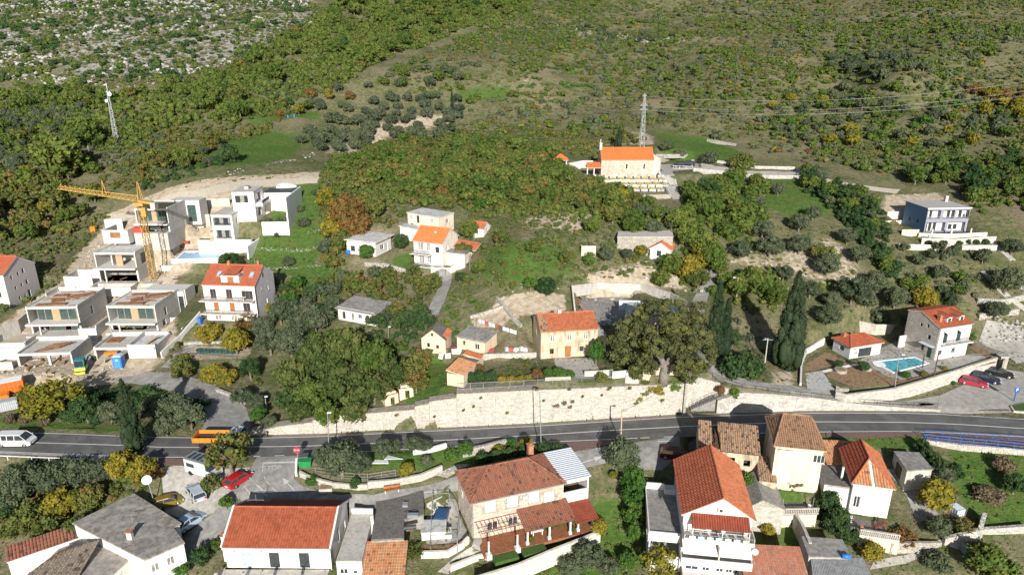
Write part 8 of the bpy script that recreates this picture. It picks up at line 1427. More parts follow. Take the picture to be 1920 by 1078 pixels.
m.obj('mast',yellow,e);MB().box(-2.0,-2.0,-.6,2.0,2.0,.25).obj('base',conc,e);MB().box(-1.0,-1.0,zt,1.0,1.0,zt+.7).obj('slewing_ring',yellow,e);MB().box(.5,-1.3,zt-2.2,1.5,-.4,zt-.3).obj('operator_cabin',yellow,e)
A=Vector((0,0,zt+.9));tipw=Vector();d0=dep(b0);tp=Vector(((148-960)/F*(d0+3),b0.y+3,zat((0,b0.y+3),354)))-b0;j=MB();L_=(tp-A).length;dx=(tp-A).normalized();sd_=dx.cross(Vector((0,0,1))).normalized()*.55;upv=Vector((0,0,1.1));n=int(L_/1.1)
for q in(sd_,-sd_):j.bar(A+q,tp+q*.6,.13)
j.bar(A+upv,tp+upv*.4,.15)
for i in range(n):
 p0,p1,pm=A.lerp(tp,i/n),A.lerp(tp,(i+1)/n),A.lerp(tp,(i+.5)/n)
 for q in(sd_,-sd_):j.bar(p0+q,pm+upv*.9,.07);j.bar(pm+upv*.9,p1+q,.07)
 j.bar(p0+sd_,p1-sd_,.06)
j.obj('jib',yellow,e);k=A-dx*3.2;MB().bar(A,k,1.0,.5).obj('counter_jib',yellow,e);MB().box(k.x-.5,k.y-.7,k.z-1.2,k.x+.5,k.y+.7,k.z+.2).obj('counterweight',conc,e);ap=A+Vector((.2,0,4.2));m=MB()
for q in(sd_,-sd_):m.bar(A+q,ap+q*.2,.12)
m.bar(A+Vector((.9,0,0)),ap,.12);m.obj('tower_head',yellow,e);mp=A.lerp(tp,.43);mh=mp+Vector((0,0,3.3));MB().bar(mp+sd_,mh,.1).bar(mp-sd_,mh,.1).bar(A.lerp(tp,.40),mh,.1).obj('jib_post',yellow,e);MB().bar(ap,mh,.05).bar(mh,A.lerp(tp,.8)+upv*.5,.05).bar(ap,k,.05).obj('tie_cable',dkst,e)
tr=A.lerp(tp,.05);MB().bar(tr,tr-Vector((0,0,.4)),.5).obj('trolley',dkst,e)
p=P(225,687,2.0);p.z=T(p.x,p.y);e=empty('portable_toilet',p,.1,'bright blue portable toilet at the site entrance','toilet');MB().box(-.75,-.75,.1,.75,.75,2.3).obj('cabin',bluep,e);MB().box(-.55,-.8,.2,.55,-.752,2.1).obj('door',plain('lighter blue paint',(.06,.24,.6),.5),e);MB().add([(-.8,-.8,2.3),(.8,-.8,2.3),(.8,.8,2.3),(-.8,.8,2.3),(-.5,-.5,2.55),(.5,-.5,2.55),(.5,.5,2.55),(-.5,.5,2.55)],[(4,5,6,7),(0,1,5,4),(1,2,6,5),(2,3,7,6),(3,0,4,7)]).obj('roof',plain('pale blue roof',(.35,.5,.7),.5),e);MB().box(-.2,-.82,1.6,.2,-.801,1.8).obj('sign',whitep,e)
p=G(154,696);e=empty('mini_excavator',p,.3,'small lime and teal excavator on the dusty site','excavator');te=plain('teal paint',(.03,.2,.24),.5);li=plain('lime paint',(.5,.55,.08),.5)
for x in(-.65,.65):MB().box(x-.2,-1.1,0,x+.2,1.1,.5).obj('track',dkst,e)
MB().box(-.85,-1.0,.5,.85,.9,1.1).obj('engine_hood',li,e);c=MB().box(-.8,-.9,1.1,.8,.6,1.25).box(-.8,-.9,2.4,.8,.6,2.55).obj('cab',te,e);m=MB();[m.box(x-.05,y-.05,1.25,x+.05,y+.05,2.4) for x in(-.74,.74) for y in(-.84,.54)];m.obj('cab_posts',te,e);MB().box(-.68,-.82,1.25,.68,.5,2.4).obj('cab_glass',glass,e);MB().bar((.5,.8,.9),(1.0,1.9,2.3),.22).bar((1.0,1.9,2.3),(1.3,3.0,1.4),.18).obj('arm',te,e);MB().box(1.0,2.8,.8,1.6,3.3,1.4).obj('bucket',dkst,e);MB().box(-.9,-1.6,.1,.9,-1.5,.5).obj('dozer_blade',li,e)
for px,py,l,c,w,d,hh_ in((12,738,'orange steel container at the left edge of the site','o',5.5,2.4,2.4),(18,765,'grey ribbed steel bin beside the orange container','g',2.6,1.8,1.5),(2,752,'bright orange skip half out of view','o2',2.6,2.0,1.2),(210,664,'orange sacks in the basement shell','o2',2.2,.8,.5),(263,436,'red skip behind the crane mast','r',2.6,1.5,1.2),(176,434,'orange cement mixer on the bank','o2',1.2,1.0,1.2),(322,438,'small yellow machine beside the villa wall','y',1.6,1.0,.9),(345,455,'red tarp spread beside the track','r',2.6,1.6,.3)):
 mt=plain('container '+c,{'o':(.50,.12,.02),'g':(.36,.38,.40),'o2':(.62,.2,.02),'r':(.4,.06,.04),'y':(.6,.36,.03)}[c],.6,var=.1);p=G(px,py);nm={'orange steel':'container','grey ribbed':'metal_bin','bright orange':'skip','orange sacks':'sack_pile','red skip':'skip','orange cement':'cement_mixer','small yellow':'compressor','red tarp':'tarp'}[' '.join(l.split()[:2])]
 e=empty(nm,p,.55 if px<40 else .1,l,nm.replace('_',' '));MB().box(-w/2,-d/2,0,w/2,d/2,hh_).obj('body',mt,e);m=MB();[m.box(-w/2+i*w/9+.05,-d/2-.05,.1,-w/2+i*w/9+.16,-d/2,hh_-.1) for i in range(9)];m.obj('ribs',mt,e,kind='stuff');MB().box(-w/2+.15,-d/2+.15,hh_,w/2-.15,d/2-.15,hh_+.05).obj('lid',whitep if c=='o' else mt,e)
 # garden plots
cab=[G(372+i*4.6+(i%3),657+(i%4)*1.6) for i in range(15)];r=np.random.default_rng(9);v_,f_,t_=clumps(r,[((0,0,.2),(.42,.42,.28),.5)],40,.2,.7);cm=mesh_ngon('cabbage',v_,f_,[leaf_mat('blue green cabbage',(.04,.1,.09),(.08,.17,.15))],t_)
for p in[G(372+i*3.6,658+k*3+i*.12) for i in range(19) for k in range(2)]:o=link(bpy.data.objects.new('cabbage',cm));o.location=p;o.rotation_euler=(0,0,rng.random()*6);tag(o,'blue green cabbage in the dense bed on the bare plot','cabbage','cabbages in the bed')
railing('fence','thin cane fence in front of the vegetable plot',[G(352,668),G(400,672),G(466,676)],.7,woodd,.5,2.5,rails=1,cat='fence')
for pts,l in(([(930,562),(960,600),(975,614)],'dry stone edge between the two ploughed plots'),([(882,598),(915,588),(945,578)],'dry stone edge above the lower ploughed plot'),([(345,648),(400,644),(440,646)],'low stone wall behind the vegetable plot'),([(405,735),(440,748),(455,760)],'pale stone kerb wall along the bend of the lane'),([(1300,548),(1318,548)],'rubble wall below the hill lane bend')):w_=[G(*q) for q in pts];stone_wall('dry_stone_wall',l,w_,[p.z+.6 for p in w_],th=.5,mat=drys)
def debris(name,poly,gap,mat,label,seed,big=.9):
 r=np.random.default_rng(seed);q=scatter(poly,gap,seed=seed);m=MB();zz=Tn(q[:,0],q[:,1])
 for(x,y),z in zip(q,zz):
  if r.random()<.45:continue
  a=r.uniform(0,6.28);l=r.uniform(.3,1)*big;m.bar((x-cos(a)*l,y-sin(a)*l,z+.1),(x+cos(a)*l,y+sin(a)*l,z+r.uniform(.08,.35)),r.uniform(.12,.4),r.uniform(.06,.2))
 m.obj(name,mat,None,kind='stuff')['label']=label
SITE=[(0,650),(60,560),(180,500),(250,440),(420,392),(420,420),(330,520),(320,640),(270,690),(0,735)]
debris('site_debris',SITE,2.6,plank,'rusty boards and planks strewn over the building site',1);debris('site_debris',SITE,2.2,concf,'broken pale concrete pieces strewn over the building site',2,.5);debris('site_debris',SITE,4.0,dkst,'dark scrap strewn over the building site',3,.7)
rocks('site_rubble',clear(mpts(SITE,1.3,.08,.32,98),False),'stones and clods over the excavated site',.7,MATS['trodden site dust'])
# vehicles
tyre=plain('black rubber',(.02,.02,.02),.9);chrome=plain('wheel alloy',(.45,.46,.48),.35,.7)
def carpaint(n,c):return plain('car paint '+n,c,.25,.15,var=.02,spec=.6)
lampm=plain('headlamp glass',(.6,.62,.65),.1,spec=.7);tailm=plain('tail lamp red',(.35,.02,.02),.2)
def loft(m,secs):
 """secs: list of closed rings of equal length"""
 n=len(secs[0]);v=[p for s in secs for p in s];f=[]
 for i in range(len(secs)-1):
  for j in range(n):a=i*n+j;b_=i*n+(j+1)%n;f.append((a,b_,b_+n,a+n))
 f+=[tuple(range(n-1,-1,-1)),tuple((len(secs)-1)*n+j for j in range(n))];m.add(v,f)
def car(px,py,head,paint_,label,kind='hatch',s=1.,roofm=None):
 """head: world angle the nose points to, degrees"""
 p=G(px,py);e=empty('van' if kind=='van' else 'parked_car',p+Vector((0,0,.08)),radians(head),label,'van' if kind=='van' else 'car');e.scale=(s,s,s)
 if kind=='van':Lc,Wd,belt,roof,prof=5.1,1.95,1.15,1.95,[(2.0,.0),(1.15,1.),(-2.35,1.),(-2.5,.0)];hood=[(2.55,.55),(2.5,.85),(1.95,1.08)]
 elif kind=='estate':Lc,Wd,belt,roof,prof=4.6,1.78,.95,1.46,[(1.15,.0),(.35,1.),(-1.75,1.),(-2.2,.0)];hood=[(2.3,.5),(2.2,.72),(1.15,.92)]
 elif kind=='sedan':Lc,Wd,belt,roof,prof=4.6,1.78,.93,1.42,[(1.1,.0),(.3,1.),(-1.0,1.),(-1.75,.0)];hood=[(2.3,.5),(2.2,.72),(1.1,.9)]
 else:Lc,Wd,belt,roof,prof=4.1,1.72,.95,1.48,[(1.2,.0),(.4,1.),(-1.45,1.),(-1.95,.0)];hood=[(2.05,.5),(1.95,.72),(1.2,.92)]
 hw=Wd/2;b=MB();h2=Lc/2
 st=[(-h2,.38,belt*.82,.88),(-h2+.12,.24,belt*.95,.96),(-h2+.5,.2,belt,1.),(0,.2,belt,1.),(prof[0][0],.2,belt-.02,1.),(h2-.35,.22,hood[1][1]+.04,.96),(h2-.08,.26,hood[1][1]-.05,.9),(h2,.36,.58,.84)]
 loft(b,[[(x,-hw*k*.97,z0),(x,hw*k*.97,z0),(x,hw*k,(z0+z1)/2),(x,hw*k*.96,z1),(x,-hw*k*.96,z1),(x,-hw*k,(z0+z1)/2)] for x,z0,z1,k in st]);b.obj('body',paint_,e,True if False else False)
 g=MB();q=[(x,belt-.02+t*(roof-belt-.06),hw*(.93-.15*t)) for x,t in prof];g.add([(x,-y,z) for x,z,y in q]+[(x,y,z) for x,z,y in q],[(0,1,2,3),(7,6,5,4),(0,4,5,1),(2,6,7,3)]);g.obj('windows',glass,e)
 r=MB();xa,xb=prof[1][0],prof[2][0];y=hw*.79;loft(r,[[(x,-yy,z0),(x,yy,z0),(x,yy*.92,z1),(x,-yy*.92,z1)] for x,yy,z0,z1 in((xb-.12,y*.98,roof-.12,roof-.05),(xb+.2,y,roof-.08,roof),(0,y,roof-.07,roof+.03),(xa-.2,y,roof-.08,roof),(xa+.06,y*.98,roof-.12,roof-.06))]);r.obj('roof',roofm or paint_,e)
 pl=MB()
 for sgn in(-1,1):
  for(xa_,ta),(xb_,tb) in((prof[0],prof[1]),(prof[3],prof[2])):pl.bar((xa_,sgn*hw*.935,belt),(xb_,sgn*hw*.79,roof-.05),.07)
  xm=(prof[1][0]+prof[2][0])/2-.1
  for xx in([xm] if kind!='van' else[xm+1.1,xm]):pl.bar((xx,sgn*hw*.94,belt),(xx,sgn*hw*.79,roof-.05),.09)
  if kind=='van':pl.bar((-1.5,sgn*hw*.91,1.5),(-2.35,sgn*hw*.91,1.5),.1,.68)
 pl.obj('pillars',paint_,e)
 for sx in(h2-.85,-h2+.85):
  for sgn in(-1,1):
   w=MB().cyl((sx,sgn*(hw-.2),.31),(sx,sgn*(hw+.015),.31),.32,.31,14).obj('wheel',tyre,e);MB().cyl((sx,sgn*(hw+.016),.31),(sx,sgn*(hw+.03),.31),.2,.17,10).obj('rim',chrome,w)
 for sgn in(-1,1):MB().box(h2-.2,min(sgn*hw*.5,sgn*hw*.86),.56,h2-.02+.03,max(sgn*hw*.5,sgn*hw*.86),.72).obj('headlight',lampm,e);MB().box(-h2-.02,min(sgn*hw*.6,sgn*hw*.88),.6,-h2+.12,max(sgn*hw*.6,sgn*hw*.88),.84).obj('tail_light',tailm,e);MB().box(prof[0][0]-.35,min(sgn*hw,sgn*(hw+.2)),belt-.02,prof[0][0]-.15,max(sgn*hw,sgn*(hw+.2)),belt+.14).obj('mirror',paint_,e)
 MB().box(h2-.01,-.26,.4,h2+.03,.26,.51).obj('number_plate',whitep,e);MB().box(-h2-.03,-.26,.52,-h2+.01,.26,.63).obj('number_plate',whitep,e);MB().box(-h2+.3,-hw*.9,.14,h2-.3,hw*.9,.24).obj('chassis',tyre,e);return e
car(33,833,1,carpaint('white',(.72,.72,.72)),'white panel van driving along the main road','van')
car(448,905,62,carpaint('red',(.45,.015,.02)),'bright red hatchback parked under the sparse tree','hatch');car(368,930,130,carpaint('silver',(.42,.46,.5)),'silver grey estate car in the shaded courtyard','estate');car(358,984,58,carpaint('light blue',(.36,.46,.58)),'pale blue sedan with sunroof beside the lane kerb','sedan')
car(318,946,25,carpaint('yellow',(.22,.15,.02)),'old yellow car in the courtyard, its paint darkened as shade','hatch',.92);car(300,1064,40,carpaint('black',(.02,.022,.03)),'dark car parked under the white house eaves','estate');car(829,972,84,carpaint('blue',(.03,.09,.22)),'deep blue car on the driveway under the vine frame','estate')  # yellow paint darkened to stand in for courtyard shade
car(1266,858,-12,carpaint('maroon',(.06,.012,.014)),'dark maroon car in the shade behind the big white house','estate');car(1824,722,-33,carpaint('cherry',(.36,.03,.05)),'red estate car nearest the car park bay lines','estate',.95);car(1845,715,-33,carpaint('navy',(.015,.02,.045)),'navy people carrier between the red and the black car','estate',1.05);car(1872,705,-30,carpaint('jet',(.012,.012,.014)),'black car at the far end of the villa wall','sedan',1.0)
car(1273,314,185,carpaint('ink',(.014,.018,.026)),'left dark car of the pair beside the chapel','hatch',.95);car(1290,312,165,carpaint('deep blue',(.015,.025,.05)),'right dark blue car of the pair beside the chapel','hatch',.95);car(800,884,84,carpaint('dusty',(.2,.2,.2)),'x') if False else None
p=G(383,888);e=empty('camper_van',p,radians(-22),'grey and white camper with rack under the sparse tree','camper');MB().box(-2.4,-1.0,.45,1.4,1.0,2.5).obj('body',plain('camper white',(.55,.56,.56),.5),e);MB().box(1.4,-.95,.45,2.6,.95,1.35).obj('hood',MATS['camper white'],e);MB().add([(1.4,-.9,1.35),(2.1,-.9,1.35),(1.4,-.9,2.2),(1.4,.9,1.35),(2.1,.9,1.35),(1.4,.9,2.2)],[(0,1,2),(5,4,3),(1,4,5,2)]).obj('windscreen',glass,e);MB().box(-2.45,-1.05,2.5,1.45,1.05,2.6).obj('roof',steel,e);[MB().box(-2+i*.8,-.7,2.6,-1.5+i*.8,.7,2.68).obj('roof_panel',glass,e) for i in range(4)];[MB().cyl((x,s_*.8,.38),(x,s_*1.02,.38),.38,.37,12).obj('wheel',tyre,e) for x in(-1.5,1.7) for s_ in(-1,1)];MB().box(-2,-1.02,1.4,-.6,-1.003,2.0).obj('side_window',glass,e)
p=P(415,833,0);e=empty('tipper_lorry',(p.x,p.y,.05),0,'orange tipper lorry with open load bed on the main road','lorry');om=plain('lorry orange',(.62,.2,.025),.5,var=.08);sc_=1.0
MB().box(-3.6,-1.15,.6,3.6,1.15,.95).obj('chassis',dkst,e);m=MB().box(-3.7,-1.22,.98,1.6,1.22,1.08).box(-3.7,-1.22,1.08,1.6,-1.14,1.75).box(-3.7,1.14,1.08,1.6,1.22,1.75).box(-3.7,-1.14,1.08,-3.6,1.14,1.75).box(1.5,-1.14,1.08,1.6,1.14,2.1);[m.box(-3.6+i*.85,-1.29,1.0,-3.5+i*.85,-1.22,1.78) for i in range(7)];m.obj('load_bed',om,e);MB().box(-3.55,-1.1,1.09,1.48,1.1,1.2).obj('bed_floor',dkst,e)
MB().box(1.85,-1.15,.7,3.7,1.15,1.6).obj('cab',om,e);MB().add([(1.85,-1.1,1.6),(3.65,-1.1,1.6),(3.4,-1.0,2.5),(1.9,-1.0,2.5),(1.85,1.1,1.6),(3.65,1.1,1.6),(3.4,1.0,2.5),(1.9,1.0,2.5)],[(0,1,2,3),(7,6,5,4),(1,5,6,2),(4,0,3,7)]).obj('cab_glass',glass,e);MB().box(1.85,-1.02,2.5,3.45,1.02,2.6).obj('cab_roof',plain('cab roof',(.45,.47,.5),.5),e);MB().box(1.88,-1.05,1.6,2.1,1.05,2.5).obj('cab_back',om,e)
for x in(-2.4,-1.3,2.6):
 for s_ in(-1,1):MB().cyl((x,s_*.8,.5),(x,s_*1.2,.5),.5,.48,14).obj('wheel',tyre,e)
p=FR['w2'].w(FR['w2'].L+4.8,10.6,FR['w2'].h-1.4);e=empty('covered_boat',p,.1,'small boat under pale grey cover on the garage deck','boat');m=MB();loft(m,[[(x,-y,.5+k),(x,0,.1+k),(x,y,.5+k),(x,y*.9,1.0),(x,0,1.0+t),(x,-y*.9,1.0)] for x,y,k,t in((-2.3,.8,0,.2),(-1,1.0,0,.7),(.6,.95,0,.6),(1.8,.5,.1,.25),(2.5,.08,.4,.02))]);m.obj('hull',plain('grey boat cover',(.42,.45,.48),.7),e);MB().box(-1.6,-.4,0,1.4,.4,.2).obj('trailer',dkst,e)
# poles, lamps, signs
def pole(bx,by,tx,ty,r,mat,label,arm=None,name='lamp_post',cat=None,base=None,dy=0.):
 b_=base or G(bx,by);z=zat(b_,ty)-b_ .z;d=dep((b_ .x,b_ .y,b_ .z+z));lx=(tx-960)/F*d-b_ .x;e=empty(name,b_,0,label,cat or name.replace('_',' '));MB().cyl((0,0,-.3),(lx,0,z),r,r*.7,8).obj('pole',mat,e)
 if arm:
  a,hd=arm;m=MB().bar((lx,0,z-.1),(lx+a,-.3,z+.08),.07).obj('arm',mat,e);MB().box(min(lx+a,lx+a+hd),-.45,z,max(lx+a,lx+a+hd),-.15,z+.14).obj('lamp_head',plain('lamp head',(.55,.6,.62),.4),e)
 return e,Vector((lx,0,z))
e,t=pole(1015,850,1012,735,.09,steel,'tall slim steel street lamp behind the hipped house',(.1,.8));e,t=pole(617,856,614,772,.09,steel,'steel street lamp beside the olives at the junction',(.05,.6),base=P(617,854,0));e,t=pole(500,772,497,742,.07,steel,'street lamp beside the round tree on the lane',(.05,.5));e,t=pole(729,634,728,612,.06,steel,'small street lamp beside the grey roofed house',(.05,.5));e,t=pole(1676,742,1686,664,.08,steel,'steel street lamp in front of the villa wall',(.2,.5));e,t=pole(881,507,880,474,.06,steel,'street lamp on the drive of the balcony house',(.05,.5))
e,t=pole(1747,727,1761,657,.12,woodd,'dark wooden pole standing before the villa boundary wall',None,'utility_pole');P1=e.location+t
e,t=pole(1434,682,1440,634,.12,plain('pale weathered pole',(.42,.4,.34),.9),'pale wooden pole beside the tallest cypress',(-.6,-.1),'utility_pole');P2=e.location+t;MB().bar((t.x-.9,0,t.z-.3),(t.x+.9,0,t.z-.3),.1).obj('cross_arm',plain('insulator arm',(.2,.25,.32),.6),e)
e,t=pole(1164,838,1166,770,.13,plain('tan timber pole',(.45,.34,.24),.9),'tan timber pole with lamp rising from the large olive',(.5,.4),'utility_pole',base=P(1164,828,0));P3=e.location+t
e,t=pole(1380,568,1384,520,.08,plain('tan timber pole',(.4,.3,.2)),'street lamp on the bank above the hill lane',(-.6,-.5));e,t=pole(1730,690,1733,664,.1,dkst,'short black post beside the pool',None,'post')
e,t=pole(1138,783,1138,752,.05,dkst,'x') if False else(None,None)
def wire(a,b_,sag,label,r=.018):
 m=MB();n=14
 for i in range(n):p0,p1=[Vector(a).lerp(Vector(b_),k/n)-Vector((0,0,sag*4*(k/n)*(1-k/n))) for k in(i,i+1)];m.bar(p0,p1,r*2)
 tag(m.obj('overhead_wire',dkst if r>.0145 else plain('grey cable',(.3,.3,.3),.6)),label,'wire')
wire(P1,P2,.8,'thin wire between the pole at the villa and the pole by the cypress');wire(P3,G(1262,722)+Vector((0,0,1)),.6,'thin wire from the timber pole to the top of the wall');wire(P1,P1+Vector((25,-4,1)),.8,'thin wire running off to the right of the villa pole')
b0=G(291,946);e=empty('satellite_dish',b0,0,'round white dish on a tall pole above the flat concrete roof','satellite dish');z=zat(b0,905)-b0.z;MB().cyl((0,0,0),(-.35,0,z),.07,.06,8).obj('pole',steel,e);c=Vector((-.4,-.1,z+.55));MB().cyl(c,c+Vector((.05,-.12,.06)),.55,.62,20).obj('dish',whitep,e);MB().bar(c+Vector((0,0,-.3)),c+Vector((0,-.6,.1)),.04).obj('feed_arm',steel,e)
b0=G(560,868);e=empty('stop_sign',b0,0,'round red and white stop sign on a post at the junction','sign');z=zat(b0,843)-b0.z;MB().cyl((0,0,0),(-.05,0,z+.4),.05).obj('post',steel,e);MB().cyl((-.05,-.06,z),(-.05,-.1,z),.5,.5,8).obj('plate',plain('sign red',(.55,.03,.04),.5),e)
def text(s,size,mat,loc,rot,parent=None,name='lettering',ext=.003,kind=None):
 c=bpy.data.curves.new(name,'FONT');c.body=s;c.size=size;c.align_x='CENTER';c.align_y='CENTER';c.extrude=ext;o=bpy.data.objects.new(name,c);SC.collection.objects.link(o);o.parent=parent;o.location=loc;o.rotation_euler=rot;c.materials.append(mat)
 bpy.context.view_layer.update();me=bpy.data.meshes.new_from_object(o.evaluated_get(bpy.context.evaluated_depsgraph_get()));q=bpy.data.objects.new(name,me);SC.collection.objects.link(q);q.parent=parent;q.location=loc;q.rotation_euler=rot;bpy.data.objects.remove(o);bpy.data.curves.remove(c);o=q
 if kind:o['kind']=kind
 return o
text('STOP',.34,whitep,(-.05,-.108,z),(pi/2,0,0),e)
for i,(px,c,l) in enumerate(((569,(.02,.2,.06),'green recycling bin beside the stop sign'),(577,(.02,.22,.07),'second green recycling bin, nearer the olives'),(571,(.08,.1,.1),'dark rubbish bin behind the green ones'))):
 p=G(px,875 if i<2 else 866);e=empty('wheelie_bin',p,.1,l,'bin');bmt=plain('bin %d'%i,c,.6);MB().add([(-.5,-.4,.1),(.5,-.4,.1),(.5,.4,.1),(-.5,.4,.1),(-.6,-.5,1.1),(.6,-.5,1.1),(.6,.5,1.1),(-.6,.5,1.1)],[(3,2,1,0),(0,1,5,4),(1,2,6,5),(2,3,7,6),(3,0,4,7)]).obj('body',bmt,e);MB().box(-.65,-.55,1.1,.65,.55,1.22).obj('lid',bmt,e)
low_wall('bin_wall','low white wall round the recycling bins',[(558,893),(559,868)],.9,.3,white)
w_=[G(562,894),G(585,905),G(625,915),G(670,919),G(690,918)];stone_wall('island_wall','curved stone wall round the olive island',w_,[p.z+.85 for p in w_],th=.35,mat=stoneg,bm=blockm,bw=.4,bh=.2)
w_=[G(690,916),G(740,912),G(790,902),G(830,885)];stone_wall('island_wall','pale stone wall behind the bench on the lane',w_,[p.z+1.1 for p in w_],th=.35,mat=stoneg,bm=blockm,bw=.4,bh=.2)
railing('railing','thin white railing above the curved island wall',[G(592,888),G(640,897),G(690,900),G(742,892)],1.0,steel,0,2.0,rails=3)
w_=[G(775,853),G(810,848),G(838,840)];stone_wall('garden_wall','whitewashed wall behind the lavender bush',w_,[p.z+.8 for p in w_],th=.35,mat=white)
w_=[G(868,858),G(905,850),G(950,838)];stone_wall('garden_wall','pale sloping stone wall below the yellow shrubs',w_,[p.z+1.2 for p in w_],th=.5,mat=stonew)
p=G(735,922);e=empty('bench',p,.25,'wooden bench against the pale island wall','bench');MB().box(-1.1,-.25,.42,1.1,.25,.48).obj('seat',wood,e);MB().box(-1.1,.2,.55,1.1,.26,.95).obj('backrest',wood,e);[MB().box(x-.08,-.2,0,x+.08,.22,.42).obj('leg',conc,e) for x in(-.9,.9)]
p=G(612,920);e=empty('planter',p,.1,'square concrete planter in the shade of the island wall','planter');MB().box(-.9,-.6,0,.9,.6,.7).obj('box',conc,e);MB().box(-.8,-.5,.7,.8,.5,.74).obj('planter_soil',soil,e)
for px,py,l,c in((714,869,'white marble slab lying on the island grass',(.6,.62,.62)),(738,862,'pale triangular sail over the island grass',(.5,.55,.6))):o=MB().prism([(-1.2,-.4),(1.2,-.4),(1.0,.4),(-1.0,.5)] if px<720 else[(-1.3,-.3),(1.4,-.2),(-.9,.7)],.25,.35).obj('slab' if px<720 else 'canopy',plain('slab %d'%px,c,.6));o.location=G(px,py);tag(o,l,'slab' if px<720 else 'canopy')
strip('stone_steps',[(858,872),(840,880),(815,892)],[(882,872),(862,884),(838,898)],stonew,.2,cross=2)
p=G(837,1004);e=empty('planter',p,.1,'white stone planter with plants at the nose of the blue car','planter');MB().box(-.7,-.8,0,.7,.8,.75).obj('box',white,e);v_,f_,t_=clumps(np.random.default_rng(2),[((0,0,.9),(.45,.5,.25),.5)],40,.12,.7);link(bpy.data.objects.new('plants',mesh_ngon('plants',v_,f_,[lf_grn],t_)),e)
p=G(1791,964);e=empty('water_tank',p,.3,'white caged water tank on the meadow beside the golden tree','water tank');MB().box(-.7,-.7,.15,.7,.7,1.25).obj('tank',plain('milky plastic',(.6,.68,.78),.4),e);m=MB()
for i in range(5):
 t=-.72+i*.36
 for s_ in(-.73,.73):m.bar((t,s_,.1),(t,s_,1.25),.04);m.bar((s_,t,.1),(s_,t,1.25),.04)
for z in(.2,.55,.9,1.25):
 for s_ in(-.73,.73):m.bar((-.73,s_,z),(.73,s_,z),.04);m.bar((s_,-.73,z),(s_,.73,z),.04)
m.obj('cage',steel,e);MB().box(-.75,-.75,0,.75,.75,.14).obj('pallet',plank,e)
w_=[P(x,y,-.9) for x,y in((1735,836),(1800,845),(1870,850),(1930,856),(2050,872))];stone_wall('roadside_wall','low pale stone wall carrying the blue railing',w_,[.12]*5,th=.4,mat=stonew,bm=blockm,bw=.5,bh=.3)
w_=[P(x,y,.15) for x,y in((1733,825),(1800,832),(1870,838),(1930,844),(2050,860))];railing('railing','bright blue pipe railing along the main road',w_,1.05,plain('railing blue',(.04,.14,.42),.5),0,1.9,rails=3,w=.07);w_=[P(x,y,.12) for x,y in((1733,816),(1800,820),(1920,827),(2050,840))];railing('railing','second blue railing at the kerb side of the red pavement',w_,.9,MATS['railing blue'],0,2.2,rails=2,w=.06)
w_=[P(x,y,.1) for x,y in((-30,858),(60,862),(125,864),(190,868))];railing('guard_rail','low white kerb rail along the verge near the van',w_,.5,whitep,0,3,rails=1,w=.08,cat='guard rail')
o=MB().box(-.06,-.06,-.2,.06,.06,2.6).box(-.45,-.1,1.7,.45,-.06,2.6).obj('parking_sign',plain('sign blue',(.03,.1,.35),.5));o.location=G(1901,752);tag(o,'blue parking sign at the edge of the car park','sign');text('P',.8,whitep,(0,-.108,2.15),(pi/2,0,0),o)
pk=[P(x,y,.1) for x,y in((1893,764),(1920,758),(1960,762),(1940,776),(1900,774))];o=MB();o.prism([(p_ .x,p_ .y) for p_ in pk],.0,.45);o=o.obj('kerb_island',conc);tag(o,'grassed kerb island at the mouth of the car park','kerb island');g=MB();c=sum(pk,Vector())/5;g.prism([((c+(p_-c)*.86).x,(c+(p_-c)*.86).y) for p_ in pk],.45,.5);g.obj('lawn',MATS['lawn'],o)
# painted marks
def ground_line(a,b_,w,name='painted_line',lift=.09,mat=None):
 A,B=G(*a),G(*b_);d=(B-A);n=Vector((-d.y,d.x,0)).normalized()*(w/2);m=MB();k=6
 for i in range(k):p,q=A.lerp(B,i/k),A.lerp(B,(i+1)/k);m.add([(r_ .x,r_ .y,T(r_ .x,r_ .y)+lift) for r_ in(p-n,q-n,q+n,p+n)],[(0,1,2,3)])
 return tag(m.obj(name,mat or paint),None,None,None,'structure')
for a,c in(((494,868),(558,866)),((494,868),(492,886)),((495,893),(498,899)),((500,903),(506,910)),((510,914),(516,920)),((480,908),(494,924)),((458,912),(470,928))):ground_line(a,c,.13,mat=paintf)
ground_line((494,868.5),(558,866.5),.3,'stop_line',mat=paintf)
def arrow(a,b_,w=.16):
 A,B=G(*a),G(*b_);d=(B-A);L_=d.length;d.normalize();n=Vector((-d.y,d.x,0));m=MB();f=lambda s_,t:(lambda p:(p.x,p.y,T(p.x,p.y)+.1))(A+d*s_+n*t)
 m.add([f(0,-w/2),f(L_*.6,-w/2),f(L_*.6,w/2),f(0,w/2),f(L_*.6,-.42),f(L_,0),f(L_*.6,.42)],[(0,1,2,3),(4,5,6)]);o=m.obj('painted_arrow',paintf);[q.flip() if False else None for q in o.data.polygons];tag(o,None,None,None,'structure')
arrow((553,921),(529,896));arrow((484,910),(502,933));arrow((780,925),(838,920));arrow((1150,858),(1100,868)) if False else None;arrow((1092,868),(1130,856))
A=G(511,878);B_=G(529,877);ang=atan2(B_ .y-A.y,B_ .x-A.x);o=text('STOP',1.1,paintf,(A.x,A.y,T(A.x,A.y)+.13),(atan2(T(A.x,A.y+1.)-T(A.x,A.y-1.),2),0,ang),None,'painted_word',.002,'structure');o.scale=(1.0,1.15,1)
for i in range(6):ground_line((1768+i*12,737-i*4.5),(1794+i*12,750-i*4.5),.12)
ground_line((1118,842),(1182,833),.14);ground_line((1232,828),(1262,827),.14)
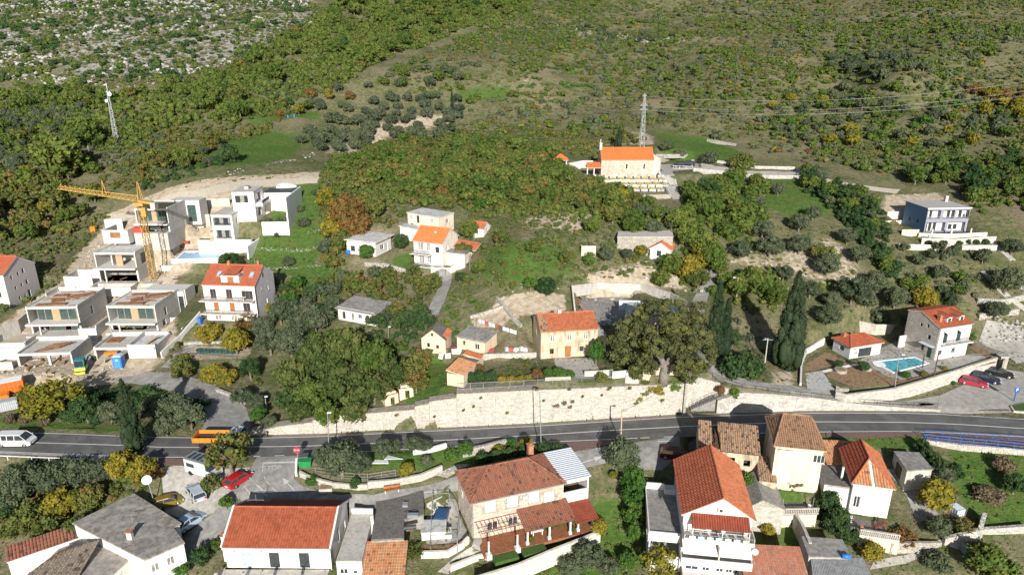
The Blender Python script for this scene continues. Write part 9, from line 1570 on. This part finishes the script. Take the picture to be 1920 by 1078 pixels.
# pylons and power lines
def pylon(bx,by,tx,ty,wb,label,arms):
 b_=G(bx,by);z=zat(b_,ty)-b_ .z;d=dep((b_ .x,b_ .y,b_ .z+z));lx=0;s=mpp(b_);w0=wb*s;e=empty('lattice_mast',b_,.2,label,'pylon');m=MB();n=max(8,int(z/1.2));pw=lambda t:w0*(1-.68*t);c4=[(-1,-1),(1,-1),(1,1),(-1,1)]
 for a,c in c4:m.bar((a*w0,c*w0,-.3),(a*pw(1),c*pw(1),z),.1)
 for i in range(n):
  t0,t1=i/n,(i+1)/n
  for k in range(4):a,c=c4[k],c4[(k+1)%4];(a,c)=(a,c) if i%2 else(c,a);m.bar((a[0]*pw(t0),a[1]*pw(t0),z*t0),(c[0]*pw(t1),c[1]*pw(t1),z*t1),.06);m.bar((a[0]*pw(t1),a[1]*pw(t1),z*t1),(c[0]*pw(t1),c[1]*pw(t1),z*t1),.07)
 m.obj('lattice',plain('bright galvanised steel',(.36,.37,.38),.6,.1),e);out=[]
 for t,w in arms:
  MB().bar((-w,0,z*t),(w,0,z*t),.12).bar((-w,0,z*t),(0,0,z*t+.7),.07).bar((w,0,z*t),(0,0,z*t+.7),.07).obj('cross_arm',MATS['bright galvanised steel'],e);out+=[e.location+Vector((-w,0,z*t-.2)),e.location+Vector((w,0,z*t-.2))]
 return out,e,z
ar,e,z=pylon(1203,276,1206,178,4.0,'grey lattice power pylon rising behind the chapel',[(.72,1.3),(.8,1.1),(.98,.7)])
for i,q in enumerate(ar):
 k=['lowest','lower','middle','upper middle','upper','topmost'][i];wire(q,q+Vector((150,22+i,6.5)),4.5,k+' power line running right from the chapel pylon',.014);wire(q,q+Vector((-125,30,4)),4.5,k+' power line running left from the chapel pylon',.035)
out,e,z=pylon(219,265,205,170,3.6,'slim lattice mast with antennas on the wooded slope',[]);MB().cyl((.4,-.3,z*.93),(.5,-.45,z*.93),.6,.6,12).cyl((-.6,-.3,z*.8),(-.7,-.5,z*.8),.5,.5,12).obj('antenna_dish',whitep,e);MB().cyl((0,0,z),(0,0,z+2.2),.06).bar((-.6,0,z*.97),(.6,0,z*.97),.1).obj('antenna',whitep,e)
for px,py,l in((540,221,'blue plastic barrel on the garden terrace up the hill'),(552,220,'second blue barrel on the garden terrace')):o=MB().cyl((0,0,0),(0,0,.9),.32,.32,10).cyl((0,0,.9),(0,0,.95),.3,.25,10).obj('barrel',bluep);o.location=G(px,py);tag(o,l,'barrel')
for i in range(14):
 x=640+i*46;y=float(np.interp(x,[q[0] for q in road_back],[q[1]-2.2 for q in road_back]));e=empty('marker_post',P(x,y,0),0,'short dark marker post below the retaining wall, '+ordl(i,14),'post','marker posts along the wall');MB().cyl((0,0,-.1),(0,0,.42),.07,.06,6).obj('shaft',woodd,e);MB().cyl((0,0,.42),(0,0,.5),.065,.03,6).obj('cap',whitep,e)
print('THINGS',len([o for o in SC.objects]),'TRIS',sum(len(m.polygons) for m in bpy.data.meshes))
